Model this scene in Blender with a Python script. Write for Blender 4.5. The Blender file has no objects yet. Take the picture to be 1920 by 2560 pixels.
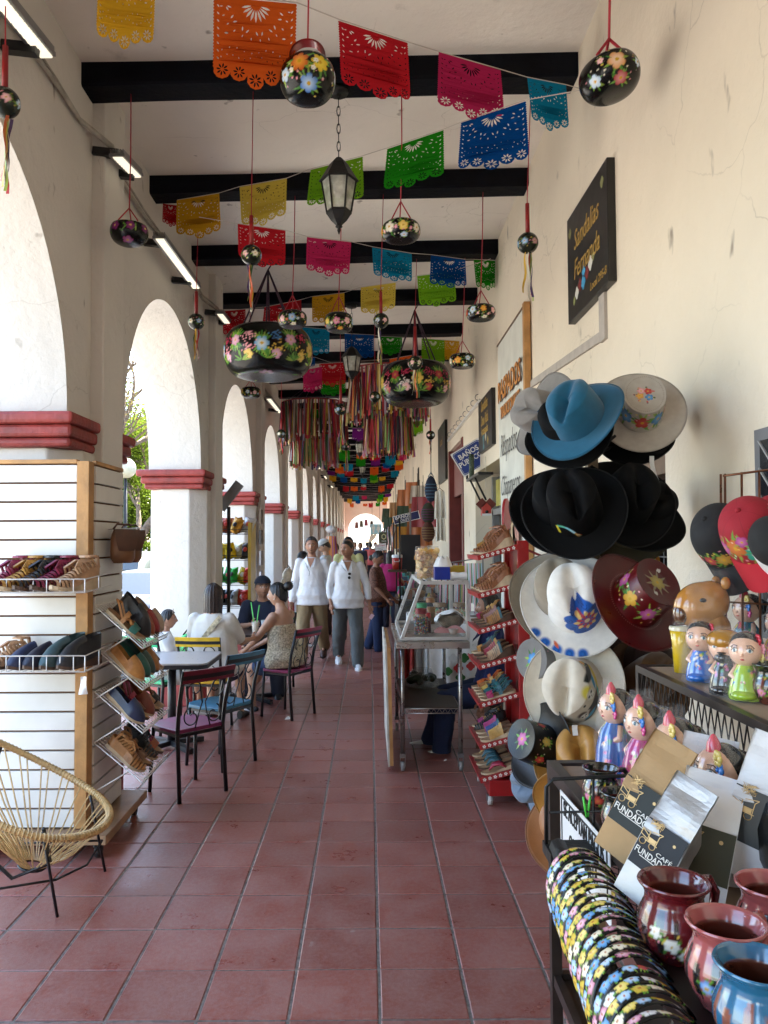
import bpy, bmesh, math, random
import numpy as np
from math import pi, sin, cos, radians as R
from mathutils import Vector as V, Matrix as Mx, noise as mnoise
from mathutils.geometry import tessellate_polygon
random.seed(7); RNG = np.random.default_rng(7)
S = bpy.context.scene
COL = S.collection
# ---------------------------------------------------------------- camera, sky, sun, exposure
FOC = 1939.0
CAMZ = 1.72
CM = Mx.Rotation(pi/2+math.atan(73/FOC), 3, 'X') @ Mx.Rotation(-R(.3), 3, 'Z')
cam = bpy.data.objects.new('camera', bpy.data.cameras.new('camera'))
COL.objects.link(cam); S.camera = cam
cam.matrix_world = Mx.Translation((0, 0, CAMZ)) @ CM.to_4x4()
cam.data.sensor_width = 36; cam.data.lens = FOC/2560*36
cam.data.shift_x = 38/2560; cam.data.clip_end = 900; cam.data.clip_start = .05
W = bpy.data.worlds.new('World'); S.world = W; W.use_nodes = True
wn = W.node_tree; sky = wn.nodes.new('ShaderNodeTexSky'); sky.sky_type = 'NISHITA'; sky.sun_disc = False
SUN_EL, SUN_AZ = R(58), R(18)      # azimuth clockwise from +Y
sky.sun_elevation = SUN_EL; sky.sun_rotation = SUN_AZ; sky.air_density = 1.2; sky.dust_density = 1.5
wn.links.new(sky.outputs[0], wn.nodes['Background'].inputs[0]); wn.nodes['Background'].inputs[1].default_value = .11
sun = bpy.data.objects.new('sun', bpy.data.lights.new('sun', 'SUN')); COL.objects.link(sun)
sun.data.energy = 5; sun.data.angle = R(.53); sun.data.color = (1, .93, .8)
sd = V((sin(SUN_AZ)*cos(SUN_EL), cos(SUN_AZ)*cos(SUN_EL), sin(SUN_EL)))
sun.rotation_euler = sd.to_track_quat('Z', 'Y').to_euler(); sun.location = (0, 0, 30)
S.view_settings.view_transform = 'Standard'; S.view_settings.look = 'None'
S.view_settings.gamma = 1; S.view_settings.use_curve_mapping = False
S.view_settings.exposure = 3.78
cy = S.cycles
cy.use_denoising = True; cy.max_bounces = 8; cy.diffuse_bounces = 6; cy.glossy_bounces = 3
cy.transmission_bounces = 6; cy.transparent_max_bounces = 12; cy.sample_clamp_indirect = 6; cy.caustics_reflective = False; cy.caustics_refractive = False
# ---------------------------------------------------------------- measuring: a point of the photograph at a given depth, wall or height
K = 1920/1659
def ray(x, y): return CM @ V(((x*K-922)/FOC, (1280-y*K)/FOC, -1))
def at(x, y, Y): d = ray(x, y); return V((0, 0, CAMZ)) + d*(Y/d.y)
def onX(x, y, X): d = ray(x, y); return V((0, 0, CAMZ)) + d*(X/d.x)
def onZ(x, y, Z): d = ray(x, y); return V((0, 0, CAMZ)) + d*((Z-CAMZ)/d.z)
def px(n, Y): return n*K*Y/FOC
# ---------------------------------------------------------------- materials
MC = {}
def mat(c, rough=.6, metal=0, var=.08, scale=14, bump=0, bscale=60, coat=0, emit=0, trans=0, alpha=1, src=None, spec=.5, sheen=0, sss=0, det=4):
    """one principled material: colour with a little noise and relief. src 'v' = painted colours, 'o' = colour of the object"""
    c = tuple(c) if c else (1, 1, 1)
    key = (tuple(round(q, 3) for q in c), rough, metal, var, scale, bump, bscale, coat, emit, trans, alpha, src, spec, sheen, sss)
    if key in MC: return MC[key]
    m = bpy.data.materials.new('m%d' % len(MC)); MC[key] = m; m.use_nodes = True
    n = m.node_tree; L = n.links.new; P = n.nodes['Principled BSDF']
    tc = n.nodes.new('ShaderNodeTexCoord')
    if src == 'v': a = n.nodes.new('ShaderNodeAttribute'); a.attribute_name = 'Col'; base = a.outputs['Color']
    elif src == 'o': a = n.nodes.new('ShaderNodeObjectInfo'); base = a.outputs['Color']
    else: a = n.nodes.new('ShaderNodeRGB'); a.outputs[0].default_value = (*c, 1); base = a.outputs[0]
    if var:
        nz = n.nodes.new('ShaderNodeTexNoise'); nz.inputs['Scale'].default_value = scale; nz.inputs['Detail'].default_value = det
        L(tc.outputs['Object'], nz.inputs['Vector'])
        mr = n.nodes.new('ShaderNodeMapRange'); mr.inputs[1].default_value = .25; mr.inputs[2].default_value = .75
        mr.inputs[3].default_value = 1-var*1.6; mr.inputs[4].default_value = 1+var*1.2; L(nz.outputs[0], mr.inputs[0])
        mx = n.nodes.new('ShaderNodeVectorMath'); mx.operation = 'SCALE'; L(base, mx.inputs[0]); L(mr.outputs[0], mx.inputs['Scale']); base = mx.outputs[0]
        rr = n.nodes.new('ShaderNodeMapRange'); rr.inputs[3].default_value = max(.03, rough-.08); rr.inputs[4].default_value = min(1, rough+.1)
        L(nz.outputs[0], rr.inputs[0]); L(rr.outputs[0], P.inputs['Roughness'])
    else: P.inputs['Roughness'].default_value = rough
    L(base, P.inputs['Base Color'])
    P.inputs['Metallic'].default_value = metal; P.inputs['Specular IOR Level'].default_value = spec
    if coat: P.inputs['Coat Weight'].default_value = coat; P.inputs['Coat Roughness'].default_value = .07
    if sheen: P.inputs['Sheen Weight'].default_value = sheen
    if trans: P.inputs['Transmission Weight'].default_value = trans; P.inputs['IOR'].default_value = 1.4
    if alpha < 1: P.inputs['Alpha'].default_value = alpha
    if emit: P.inputs['Emission Strength'].default_value = emit; L(base, P.inputs['Emission Color'])
    if bump:
        b2 = n.nodes.new('ShaderNodeTexNoise'); b2.inputs['Scale'].default_value = bscale; b2.inputs['Detail'].default_value = 5
        L(tc.outputs['Object'], b2.inputs['Vector']); bp = n.nodes.new('ShaderNodeBump'); bp.inputs['Strength'].default_value = min(1, bump*4); bp.inputs['Distance'].default_value = .012
        L(b2.outputs[0], bp.inputs['Height']); L(bp.outputs[0], P.inputs['Normal'])
    return m
def node_mat(name): 
    m = bpy.data.materials.new(name); m.use_nodes = True; n = m.node_tree
    return m, n, n.nodes['Principled BSDF'], n.links.new
def N(n, t, **kw):
    x = n.nodes.new(t)
    for k, v in kw.items():
        if k.startswith('i_'): x.inputs[k[2:].replace('_', ' ')].default_value = v
        elif k[0] == 'i' and k[1:].isdigit(): x.inputs[int(k[1:])].default_value = v
        else: setattr(x, k, v)
    return x
def plaster(name, c, stain=(.2, .17, .14), amt=.5, soot=None):
    m, n, P, L = node_mat(name)
    tc = N(n, 'ShaderNodeTexCoord'); a = N(n, 'ShaderNodeTexNoise', i_Scale=.9, i_Detail=6); L(tc.outputs['Object'], a.inputs[0])
    r1 = N(n, 'ShaderNodeMapRange', i1=.3, i2=.75, i3=1.03, i4=.86); L(a.outputs[0], r1.inputs[0])
    mp = N(n, 'ShaderNodeMapping'); mp.inputs['Scale'].default_value = (1, 1, .45); L(tc.outputs['Object'], mp.inputs[0])
    b = N(n, 'ShaderNodeTexNoise', i_Scale=3.1, i_Detail=9, i_Roughness=.62); L(mp.outputs[0], b.inputs[0])
    r2 = N(n, 'ShaderNodeMapRange', i1=.66, i2=.82, i3=0, i4=amt); L(b.outputs[0], r2.inputs[0])
    s2 = N(n, 'ShaderNodeTexNoise', i_Scale=7, i_Detail=3); L(mp.outputs[0], s2.inputs[0])
    r3 = N(n, 'ShaderNodeMapRange', i1=.69, i2=.76, i3=0, i4=.75); L(s2.outputs[0], r3.inputs[0])
    ad0 = N(n, 'ShaderNodeMath', operation='MAXIMUM'); L(r2.outputs[0], ad0.inputs[0]); L(r3.outputs[0], ad0.inputs[1])
    wv = N(n, 'ShaderNodeVectorMath', operation='ADD'); L(tc.outputs['Object'], wv.inputs[0]); L(a.outputs['Color'], wv.inputs[1])      # hairline cracks in patches
    vo = N(n, 'ShaderNodeTexVoronoi', feature='DISTANCE_TO_EDGE', i_Scale=1.7); L(wv.outputs[0], vo.inputs['Vector']); ck = N(n, 'ShaderNodeMapRange', i1=0, i2=.008, i3=.3, i4=0); L(vo.outputs['Distance'], ck.inputs[0])
    cm = N(n, 'ShaderNodeMapRange', i1=.52, i2=.6, i3=0, i4=1); L(a.outputs[0], cm.inputs[0]); cx = N(n, 'ShaderNodeMath', operation='MULTIPLY'); L(ck.outputs[0], cx.inputs[0]); L(cm.outputs[0], cx.inputs[1])
    ad = N(n, 'ShaderNodeMath', operation='MAXIMUM'); L(ad0.outputs[0], ad.inputs[0]); L(cx.outputs[0], ad.inputs[1])
    rgb = N(n, 'ShaderNodeVectorMath', operation='SCALE'); rgb.inputs[0].default_value = c; L(r1.outputs[0], rgb.inputs['Scale'])
    mx = N(n, 'ShaderNodeMix', data_type='RGBA'); L(ad.outputs[0], mx.inputs[0]); L(rgb.outputs[0], mx.inputs[6]); mx.inputs[7].default_value = (*stain, 1)
    L(mx.outputs[2], P.inputs['Base Color']); P.inputs['Roughness'].default_value = .85; P.inputs['Specular IOR Level'].default_value = .25
    h = N(n, 'ShaderNodeTexNoise', i_Scale=11, i_Detail=8, i_Roughness=.6); L(tc.outputs['Object'], h.inputs[0])
    bp = N(n, 'ShaderNodeBump', i_Strength=.5, i_Distance=.02); L(h.outputs[0], bp.inputs['Height']); L(bp.outputs[0], P.inputs['Normal'])
    return m
# ---------------------------------------------------------------- mesh builder and object helpers
class MB:
    def __init__(s, T=None): s.v = []; s.f = []; s.mi = []; s.sm = []; s.T = T
    def add(s, vs, fs, m=0, smooth=False, T=None):
        o = len(s.v); T2 = s.T
        vs = [V(p) for p in vs]
        if T is not None: vs = [T @ p for p in vs]
        if T2 is not None: vs = [T2 @ p for p in vs]
        s.v += vs; s.f += [[i+o for i in f] for f in fs]; s.mi += [m]*len(fs); s.sm += [smooth]*len(fs); return s
    def box(s, c, d, rot=None, m=0, T=None):
        x, y, z = d[0]/2, d[1]/2, d[2]/2
        vs = [V((i*x, j*y, k*z)) for i in (-1, 1) for j in (-1, 1) for k in (-1, 1)]
        if rot is not None: vs = [rot @ p for p in vs]
        c = V(c); return s.add([p+c for p in vs], [(0, 1, 3, 2), (4, 6, 7, 5), (0, 4, 5, 1), (2, 3, 7, 6), (0, 2, 6, 4), (1, 5, 7, 3)], m, False, T)
    def bb(s, lo, hi, m=0): return s.box([(a+b)/2 for a, b in zip(lo, hi)], [b-a for a, b in zip(lo, hi)], None, m)
    def beam(s, a, b, w, h=None, m=0, up=(0, 0, 1)):
        a, b = V(a), V(b); h = h or w; z = (b-a).normalized(); u = V(up)
        if abs(z.dot(u)) > .98: u = V((0, 1, 0))
        x = z.cross(u).normalized(); y = x.cross(z)
        return s.box((a+b)/2, (w, h, (b-a).length), Mx((x, y, z)).transposed(), m)
    def tube(s, pts, r, n=6, m=0, closed=False, cap=True, flat=None):
        pts = [V(p) for p in pts]; k = len(pts); rs = r if hasattr(r, '__len__') else [r]*k
        T = [(pts[(i+1) % k]-pts[i-1] if closed else pts[min(i+1, k-1)]-pts[max(i-1, 0)]) for i in range(k)]
        T = [t.normalized() if t.length > 1e-9 else V((0, 0, 1)) for t in T]
        u = T[0].orthogonal().normalized(); vs = []; fs = []
        for i in range(k):
            u = (u - T[i]*u.dot(T[i])); u = u.normalized() if u.length > 1e-6 else T[i].orthogonal().normalized(); w = T[i].cross(u)
            for j in range(n):
                a = 2*pi*j/n; vs.append(pts[i]+(u*cos(a)+w*sin(a)*(flat or 1))*rs[i])
        for i in range(k if closed else k-1):
            for j in range(n): fs.append((i*n+j, i*n+(j+1) % n, ((i+1) % k)*n+(j+1) % n, ((i+1) % k)*n+j))
        if cap and not closed: fs += [tuple(range(n))[::-1], tuple(range((k-1)*n, k*n))]
        return s.add(vs, fs, m, n > 4)
    def cyl(s, a, b, r, r2=None, n=10, m=0): return s.tube([a, b], [r, r if r2 is None else r2], n, m)
    def lathe(s, prof, n=24, c=(0, 0, 0), m=0, T=None, wob=None, cap=False):
        vs = []; fs = []; k = len(prof); c = V(c)
        for i, (r, z) in enumerate(prof):
            for j in range(n):
                a = 2*pi*j/n; q = 1 if wob is None else wob(a, z); vs.append(c+V((r*q*cos(a), r*q*sin(a), z)))
        for i in range(k-1):
            for j in range(n): fs.append((i*n+j, i*n+(j+1) % n, (i+1)*n+(j+1) % n, (i+1)*n+j))
        if cap: fs += [tuple(range(n))[::-1], tuple(range((k-1)*n, k*n))]
        return s.add(vs, fs, m, True, T)
    def sph(s, c, r, nu=16, nv=10, m=0, rot=None):
        r = r if hasattr(r, '__len__') else (r, r, r); pr = [V((r[0]*sin(pi*i/nv)*cos(2*pi*j/nu), r[1]*sin(pi*i/nv)*sin(2*pi*j/nu), -r[2]*cos(pi*i/nv))) for i in range(1, nv) for j in range(nu)]
        vs = [V((0, 0, -r[2]))]+pr+[V((0, 0, r[2]))]; e = len(vs)-1
        fs = [(0, 1+(j+1) % nu, 1+j) for j in range(nu)]
        for i in range(nv-2):
            for j in range(nu): fs.append((1+i*nu+j, 1+i*nu+(j+1) % nu, 1+(i+1)*nu+(j+1) % nu, 1+(i+1)*nu+j))
        fs += [(e, 1+(nv-2)*nu+j, 1+(nv-2)*nu+(j+1) % nu) for j in range(nu)]
        if rot is not None: vs = [rot @ p for p in vs]
        return s.add([p+V(c) for p in vs], fs, m, True)
    def grid(s, fn, nu, nv, m=0, closed=False, smooth=True):
        """sheet: fn(u,v) with u,v in 0..1"""
        vs = [fn(i/(nu if closed else nu-1), j/(nv-1)) for j in range(nv) for i in range(nu)]
        fs = [(j*nu+i, j*nu+(i+1) % nu, (j+1)*nu+(i+1) % nu, (j+1)*nu+i) for j in range(nv-1) for i in range(nu if closed else nu-1)]
        return s.add(vs, fs, m, smooth)
    def poly(s, pts, h, T=None, m=0, holes=()):
        """flat outline (x,y), with holes, thickened by h along z (h=0: a sheet)"""
        loops = [[V((p[0], p[1], 0)) for p in l] for l in (pts, *holes)]
        tri = tessellate_polygon(loops); fl = [p for l in loops for p in l]; n = len(fl)
        if sum((fl[t[1]]-fl[t[0]]).cross(fl[t[2]]-fl[t[0]]).z for t in tri) < 0: tri = [t[::-1] for t in tri]
        if not h: return s.add(fl, [tuple(t) for t in tri], m, False, T)
        vs = fl+[p+V((0, 0, h)) for p in fl]; fs = [tuple(t)[::-1] for t in tri]+[tuple(i+n for i in t) for t in tri]; o = 0
        for l in loops:
            k = len(l); ar = sum(l[i].x*l[(i+1) % k].y-l[(i+1) % k].x*l[i].y for i in range(k)); q = (ar > 0) == (l is loops[0])
            for i in range(k):
                a, b = o+i, o+(i+1) % k; fs.append((a, b, b+n, a+n) if q else (b, a, a+n, b+n))
            o += k
        return s.add(vs, fs, m, False, T)
    def np(s): return np.array([tuple(p) for p in s.v])
    def build(s, name, mats, parent=None, col=None, loc=None, bevel=0):
        me = bpy.data.meshes.new(name); me.from_pydata([tuple(p) for p in s.v], [], s.f)
        for m in (mats if isinstance(mats, (list, tuple)) else [mats]): me.materials.append(m)
        me.polygons.foreach_set('material_index', s.mi); me.polygons.foreach_set('use_smooth', s.sm)
        if col is not None:
            ca = me.color_attributes.new('Col', 'FLOAT_COLOR', 'POINT'); ca.data.foreach_set('color', np.c_[col, np.ones(len(col))].astype(np.float32).ravel())
        me.update(); return link(name, me, parent, loc, bevel)
def link(name, me, parent=None, loc=None, bevel=0):
    o = bpy.data.objects.new(name, me); COL.objects.link(o)
    if parent: o.parent = parent
    if loc is not None: o.location = loc
    if bevel:
        b = o.modifiers.new('b', 'BEVEL'); b.width = bevel; b.segments = 2; b.limit_method = 'ANGLE'; b.angle_limit = R(40)
    return o
def quads(name, P, m, parent, kind='stuff'):
    n = len(P); me = bpy.data.meshes.new(name); me.from_pydata(P.reshape(-1, 3).tolist(), [], np.arange(n*4).reshape(n, 4).tolist()); me.materials.append(m); me.update()
    return tag(link(name, me, parent), kind=kind)
def tag(o, label=None, cat=None, group=None, kind=None):
    for k, v in (('label', label), ('category', cat), ('group', group), ('kind', kind)):
        if v: o[k] = v
    return o
def thing(name, label, cat, loc=(0, 0, 0), rz=0, group=None, rot=None):
    o = bpy.data.objects.new(name, None); COL.objects.link(o); o.location = loc; o.empty_display_size = .1
    o.rotation_euler = rot.to_euler() if rot is not None else (0, 0, rz)
    return tag(o, label, cat, group)
KIDS = {}
def copy_tree(o, label=None, loc=None, rz=None, parent=None, group=None, first=True):
    c = o.copy(); COL.objects.link(c)
    if parent: c.parent = parent; c.matrix_parent_inverse = o.matrix_parent_inverse.copy()
    if label: c['label'] = label
    if group: c['group'] = group
    if loc is not None: c.location = loc
    if rz is not None: c.rotation_euler = (0, 0, rz)
    for ch in kids(o): copy_tree(ch, parent=c)
    return c
def kids(o): return [q for q in bpy.data.objects if q.parent == o]
def solid(o):
    """turn curve/modifier result into a plain mesh"""
    ws = bpy.data.scenes.get('workshop') or bpy.data.scenes.new('workshop')      # evaluated apart from the big scene, which keeps it quick
    ws.collection.objects.link(o); vl = ws.view_layers[0]; vl.update(); me = bpy.data.meshes.new_from_object(o.evaluated_get(vl.depsgraph)); ws.collection.objects.unlink(o); return me
def text(s, size, m, T, parent=None, name='lettering', depth=.001, align='CENTER', shear=0, sx=1, bold=0, lh=1):
    """raised print: T places it (x along the line, y up, z out)"""
    c = bpy.data.curves.new('t', 'FONT'); c.body = s; c.size = size; c.align_x = align; c.align_y = 'CENTER'; c.extrude = depth; c.shear = shear; c.offset = bold*size; c.space_line = lh; c.resolution_u = 3
    o = bpy.data.objects.new('t', c); me = solid(o); bpy.data.objects.remove(o); bpy.data.curves.remove(c)
    me.transform(T @ Mx.Diagonal((sx, 1, 1, 1))); me.materials.clear(); me.materials.append(m); me.name = name
    return link(name, me, parent)
def frame(o, x, y=None, z=None):
    """matrix with origin o, x axis and y axis given (z out)"""
    x = V(x).normalized()
    if z is not None: z = V(z).normalized(); y = z.cross(x)
    else: y = V(y); y = (y-x*y.dot(x)).normalized(); z = x.cross(y)
    return Mx.Translation(V(o)) @ Mx((x, y, z)).transposed().to_4x4()
# ---------------------------------------------------------------- painting flowers on lacquer, felt and clay (colours of the print only)
class Paint:
    def __init__(s, P, Nn, base): s.P = P; s.N = Nn; s.C = np.tile(np.array(base, float), (len(P), 1)); s.up = np.array((0, 0, 1.))
    def loc(s, c, n):
        n = np.array(n)/np.linalg.norm(n); t = np.cross(s.up, n); t = t/np.linalg.norm(t) if np.linalg.norm(t) > .05 else np.array((1., 0, 0)); u = np.cross(n, t)
        d = s.P-np.array(c); return d@t, d@u, (s.N@n > .15) & (abs(d@n) < .6*np.hypot(d@t, d@u)+.03)
    def put(s, a, col): a = np.clip(a, 0, 1)[:, None]; s.C = s.C*(1-a)+np.asarray(col)*a
    def flower(s, L, x0, y0, r, c1, c2, cc=(.6, .35, .02), k=5, rot=0, e=None, sharp=.36):
        x, y, ok = L; x = x-x0; y = y-y0; q = np.hypot(x, y); th = np.arctan2(y, x)-rot; rb = r*(1-sharp+sharp*abs(np.cos(k*th/2))**.6); e = e or r*.09
        t = np.clip(q/r, 0, 1)[:, None]; s.put(ok*(rb-q)/e, np.array(c2)*(1-t)+np.array(c1)*t); s.put(ok*(r*.23-q)/(e*.7), cc)
    def leaf(s, L, x0, y0, l, w, ang, col):
        x, y, ok = L; x = x-x0; y = y-y0; a = x*cos(ang)+y*sin(ang); b = -x*sin(ang)+y*cos(ang); t = a/l
        h = w*4*np.clip(t, 0, 1)*(1-np.clip(t, 0, 1)); s.put(ok*(t > 0)*(t < 1)*(h-abs(b))/(w*.35), col)
    def dot(s, L, x0, y0, r, col): x, y, ok = L; s.put(ok*(r-np.hypot(x-x0, y-y0))/(r*.4), col)
FLC = [((.75, .22, .03), (.9, .6, .1)), ((.8, .55, .05), (.9, .75, .3)), ((.12, .35, .75), (.75, .85, .95)), ((.75, .12, .3), (.9, .6, .65)), ((.8, .75, .62), (.9, .85, .7)), ((.6, .03, .03), (.85, .3, .2)), ((.45, .65, .85), (.85, .9, .95)), ((.8, .35, .42), (.95, .75, .7))]
GRN = [(.06, .2, .03), (.12, .3, .04), (.25, .38, .06), (.03, .12, .03)]
def normals(P, c): d = P-np.array(c); return d/np.maximum(np.linalg.norm(d, axis=1), 1e-6)[:, None]
def bouquet(p, c, n, r, cols=None, rnd=random, leaves=9, k=5):
    """a flower with leaves and small blossoms round it"""
    L = p.loc(c, n); c1, c2 = cols or rnd.choice(FLC)
    for i in range(leaves): p.leaf(L, 0, 0, r*rnd.uniform(1.3, 1.9), r*rnd.uniform(.1, .2), rnd.uniform(0, 2*pi), rnd.choice(GRN[:3]))
    p.flower(L, 0, 0, r, c1, c2, k=k, rot=rnd.uniform(0, 6))
    for i in range(5): a = rnd.uniform(0, 6.3); p.dot(L, cos(a)*r*1.5, sin(a)*r*1.5, r*.13, rnd.choice([(.8, .75, .6), (.75, .3, .35), (.75, .55, .1)]))
# ================================================================ THE SETTING
XL, XR, ZC, Y0, Y1 = -1.778, 1.322, 4.74, -9, 57
TS = .33; GX = .03; GY = 3.518-3*.33          # floor tile pitch and grid
# ---- floor: grout bed, tiles set one by one, the far ones as one mass
m_grout = mat((.2, .172, .148), .9, var=.3, scale=30, bump=.08)
def tile_material():
    m, n, P, L = node_mat('terracotta'); tc = N(n, 'ShaderNodeTexCoord'); gm = N(n, 'ShaderNodeNewGeometry'); oi = N(n, 'ShaderNodeObjectInfo')
    a = N(n, 'ShaderNodeTexNoise', i_Scale=4.5, i_Detail=8, i_Roughness=.68); L(gm.outputs['Position'], a.inputs[0])
    b = N(n, 'ShaderNodeTexNoise', i_Scale=45, i_Detail=6, i_Roughness=.7); L(gm.outputs['Position'], b.inputs[0])
    cr = N(n, 'ShaderNodeValToRGB'); e = cr.color_ramp.elements; e[0].color = (.25, .042, .024, 1); e[0].position = .36; e[1].color = (.31, .118, .092, 1); e[1].position = .6
    L(a.outputs[0], cr.inputs[0])
    rv = N(n, 'ShaderNodeMapRange', i3=.84, i4=1.14); L(oi.outputs['Random'], rv.inputs[0])
    mm = N(n, 'ShaderNodeVectorMath', operation='SCALE'); L(cr.outputs[0], mm.inputs[0]); L(rv.outputs[0], mm.inputs['Scale'])
    d = N(n, 'ShaderNodeMapRange', i1=.42, i2=.75, i3=.1, i4=.55); L(b.outputs[0], d.inputs[0])
    mx = N(n, 'ShaderNodeMix', data_type='RGBA'); L(d.outputs[0], mx.inputs[0]); L(mm.outputs[0], mx.inputs[6]); mx.inputs[7].default_value = (.34, .23, .205, 1)
    s = N(n, 'ShaderNodeTexNoise', i_Scale=9, i_Detail=2); L(gm.outputs['Position'], s.inputs[0]); s3 = N(n, 'ShaderNodeMapRange', i1=.74, i2=.79, i3=0, i4=.6); L(s.outputs[0], s3.inputs[0])
    m2 = N(n, 'ShaderNodeMix', data_type='RGBA'); L(s3.outputs[0], m2.inputs[0]); L(mx.outputs[2], m2.inputs[6]); m2.inputs[7].default_value = (.4, .33, .3, 1)
    L(m2.outputs[2], P.inputs['Base Color']); P.inputs['Specular IOR Level'].default_value = .45
    r = N(n, 'ShaderNodeMapRange', i1=.3, i2=.7, i3=.24, i4=.46); L(a.outputs[0], r.inputs[0]); L(r.outputs[0], P.inputs['Roughness'])
    bp = N(n, 'ShaderNodeBump', i_Strength=.35, i_Distance=.004); L(b.outputs[0], bp.inputs['Height']); L(bp.outputs[0], P.inputs['Normal'])
    return m
m_tile = tile_material()
floor = tag(MB().bb((-2.62, Y0, -.2), (3.2, Y1+12, -.0035)).build('floor', m_grout), kind='structure')
def tile_mb(mb, x, y, w=.1595, d=.1608, z=0):
    b = .004; vs = [(x+i*(w-q), y+j*(d-q), z-h) for q, h in ((0, .02), (0, .003), (b, 0)) for i, j in ((-1, -1), (1, -1), (1, 1), (-1, 1))]
    fs = [(l*4+k, l*4+(k+1) % 4, l*4+4+(k+1) % 4, l*4+4+k) for l in (0, 1) for k in range(4)]+[(8, 9, 10, 11)]; mb.add(vs, fs)
tmes = []
for i in range(4):
    mb = MB(); tile_mb(mb, 0, 0,   .1595+random.uniform(-.001, .001), .1608+random.uniform(-.001, .001)); o = mb.build('tile', m_tile, floor); tmes.append(o)
n = 0
for j in range(24):
    for k in range(-8, 4):
        c = (GX+TS*(k+.5), GY+TS*(j+.5)+random.uniform(-.002, .002), random.uniform(-.0012, .001))
        if not (.0 < 1) or abs(c[0])/c[1] > .62: continue
        o = tmes[n] if n < 4 else tmes[n % 4].copy()
        if n >= 4: COL.objects.link(o)
        n += 1
        o.location = c; o.rotation_euler = (random.uniform(-.002, .002), random.uniform(-.002, .002), random.choice((0, pi)))
mb = MB()
for j in range(-36, 180):
    for k in range(-8, 4):
        x, y = GX+TS*(k+.5), GY+TS*(j+.5)
        if 0 <= j < 24 and abs(x)/y <= .62: continue
        tile_mb(mb, x, y)
tag(mb.build('tile', m_tile, floor), kind='stuff')
# ---- street outside and beyond the end
m_asph = mat((.18, .172, .16), .9, var=.2, scale=3, bump=.05, bscale=90)
mb = MB().bb((-400, -300, -.6), (-2.62, 500, -.16)); mb.bb((-2.62, Y1+12, -.6), (300, 500, -.16)); mb.bb((3.2, -300, -.6), (300, Y1+12, -.16)); mb.bb((-2.62, -300, -.6), (3.2, Y0, -.16))
tag(mb.build('street', m_asph), kind='structure')
m_kerb = mat((.55, .54, .51), .9, var=.15, scale=8, bump=.05)
tag(MB().bb((-3.05, Y0, -.2), (-2.624, Y1, -.02)).build('pavement', m_kerb), kind='structure')
# ---- ceiling with its beams (the left side lies a little lower)
m_ceil = plaster('ceiling_plaster', (.87, .82, .75), amt=.5)
m_beam = mat((.0025, .0032, .006), .6, var=.4, scale=9, bump=.1, bscale=25, spec=.12)
SL = .05
def cz(x): return (x-XL)/(XR-XL)*SL-SL/2
mb = MB()
mb.add([(-2.4, Y0, ZC+cz(-2.4)), (1.7, Y0, ZC+cz(1.7)), (1.7, Y1, ZC+cz(1.7)), (-2.4, Y1, ZC+cz(-2.4)), (-2.4, Y0, 5.7), (6, Y0, 5.7), (6, Y1, 5.7), (-2.4, Y1, 5.7)],
       [(3, 2, 1, 0), (4, 5, 6, 7), (0, 1, 5, 4), (2, 3, 7, 6), (1, 2, 6, 5), (3, 0, 4, 7)])  # thick slab carried past the shops, unseen, added to keep sun out
ceil = tag(mb.build('ceiling', m_ceil), kind='structure')
BY = lambda i: 4.73+1.5*(i-1)      # near face of beam i
bm0 = []
for i in range(-8, 36):
    y = BY(i); mb = MB(); ny = 14; pr = []
    def pt(t, dy, dz):
        x = XL-.02+(XR-XL+.04)*t; w = mnoise.noise(V((x*1.3, i*3.1, dz)))*.012
        return (x, y+dy+w*.6, ZC-.145+cz(x)+dz+w)
    fl = [(0, .16), (0, .012), (.012, 0), (.2, 0), (.215, .012), (.215, .16)]
    vs = [pt(t/ny, a, b) for t in range(ny+1) for a, b in fl]; q = len(fl)
    fs = [(t*q+k, (t+1)*q+k, (t+1)*q+(k+1) % q, t*q+(k+1) % q) for t in range(ny) for k in range(q)]
    mb.add(vs, fs, 0, False); mb.build('beam', m_beam, ceil)
# ---- arcade: wall with arches, pillars with red capitals, pilasters
m_arc = plaster('arcade_lime', (.7, .665, .615), amt=.75)
m_red = mat((.27, .035, .03), .55, var=.25, scale=7, bump=.12, bscale=30)
ZS, AR, PER, ON, OF = 2.485, 1.36, 3.65, 5.6, 8.2
arc = thing('arcade_wall', 'whitewashed arcade wall of round arches on pillars with red capitals', 'arcade')
ks = list(range(-4, 14))
out = [(Y0-.5, ZS)]; NA = 36
soff = MB()
for k in ks:
    a, b = ON+PER*k, OF+PER*k; c = (a+b)/2; r = (b-a)/2
    A = [(c-r*cos(pi*t/NA)*(1+.0*t), ZS+AR*sin(pi*t/NA)) for t in range(NA+1)]; out += A
    vs = [(x, p[0], p[1]) for p in A for x in (-2.33, XL)]
    soff.add(vs, [(2*t, 2*t+1, 2*t+3, 2*t+2) for t in range(NA)], 0, True)
out += [(Y1, ZS), (Y1, 5.6), (Y0-.5, 5.6)]
mb = MB(); T = Mx(((0, 0, 1, 0), (1, 0, 0, 0), (0, 1, 0, 0), (0, 0, 0, 1)))
mb.poly(out, 0, Mx.Translation((XL, 0, 0)) @ T); mb.poly(out, 0, Mx.Translation((-2.33, 0, 0)) @ T)
mb.build('wall_face', m_arc, arc); soff.build('arch_soffit', m_arc, arc)
def oct_prof(x0, x1, y0, y1, c): return [(x0+c, y0), (x1-c, y0), (x1, y0+c), (x1, y1-c), (x1-c, y1), (x0+c, y1), (x0, y1-c), (x0, y0+c)]
me_sh = me_cap = None
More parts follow.
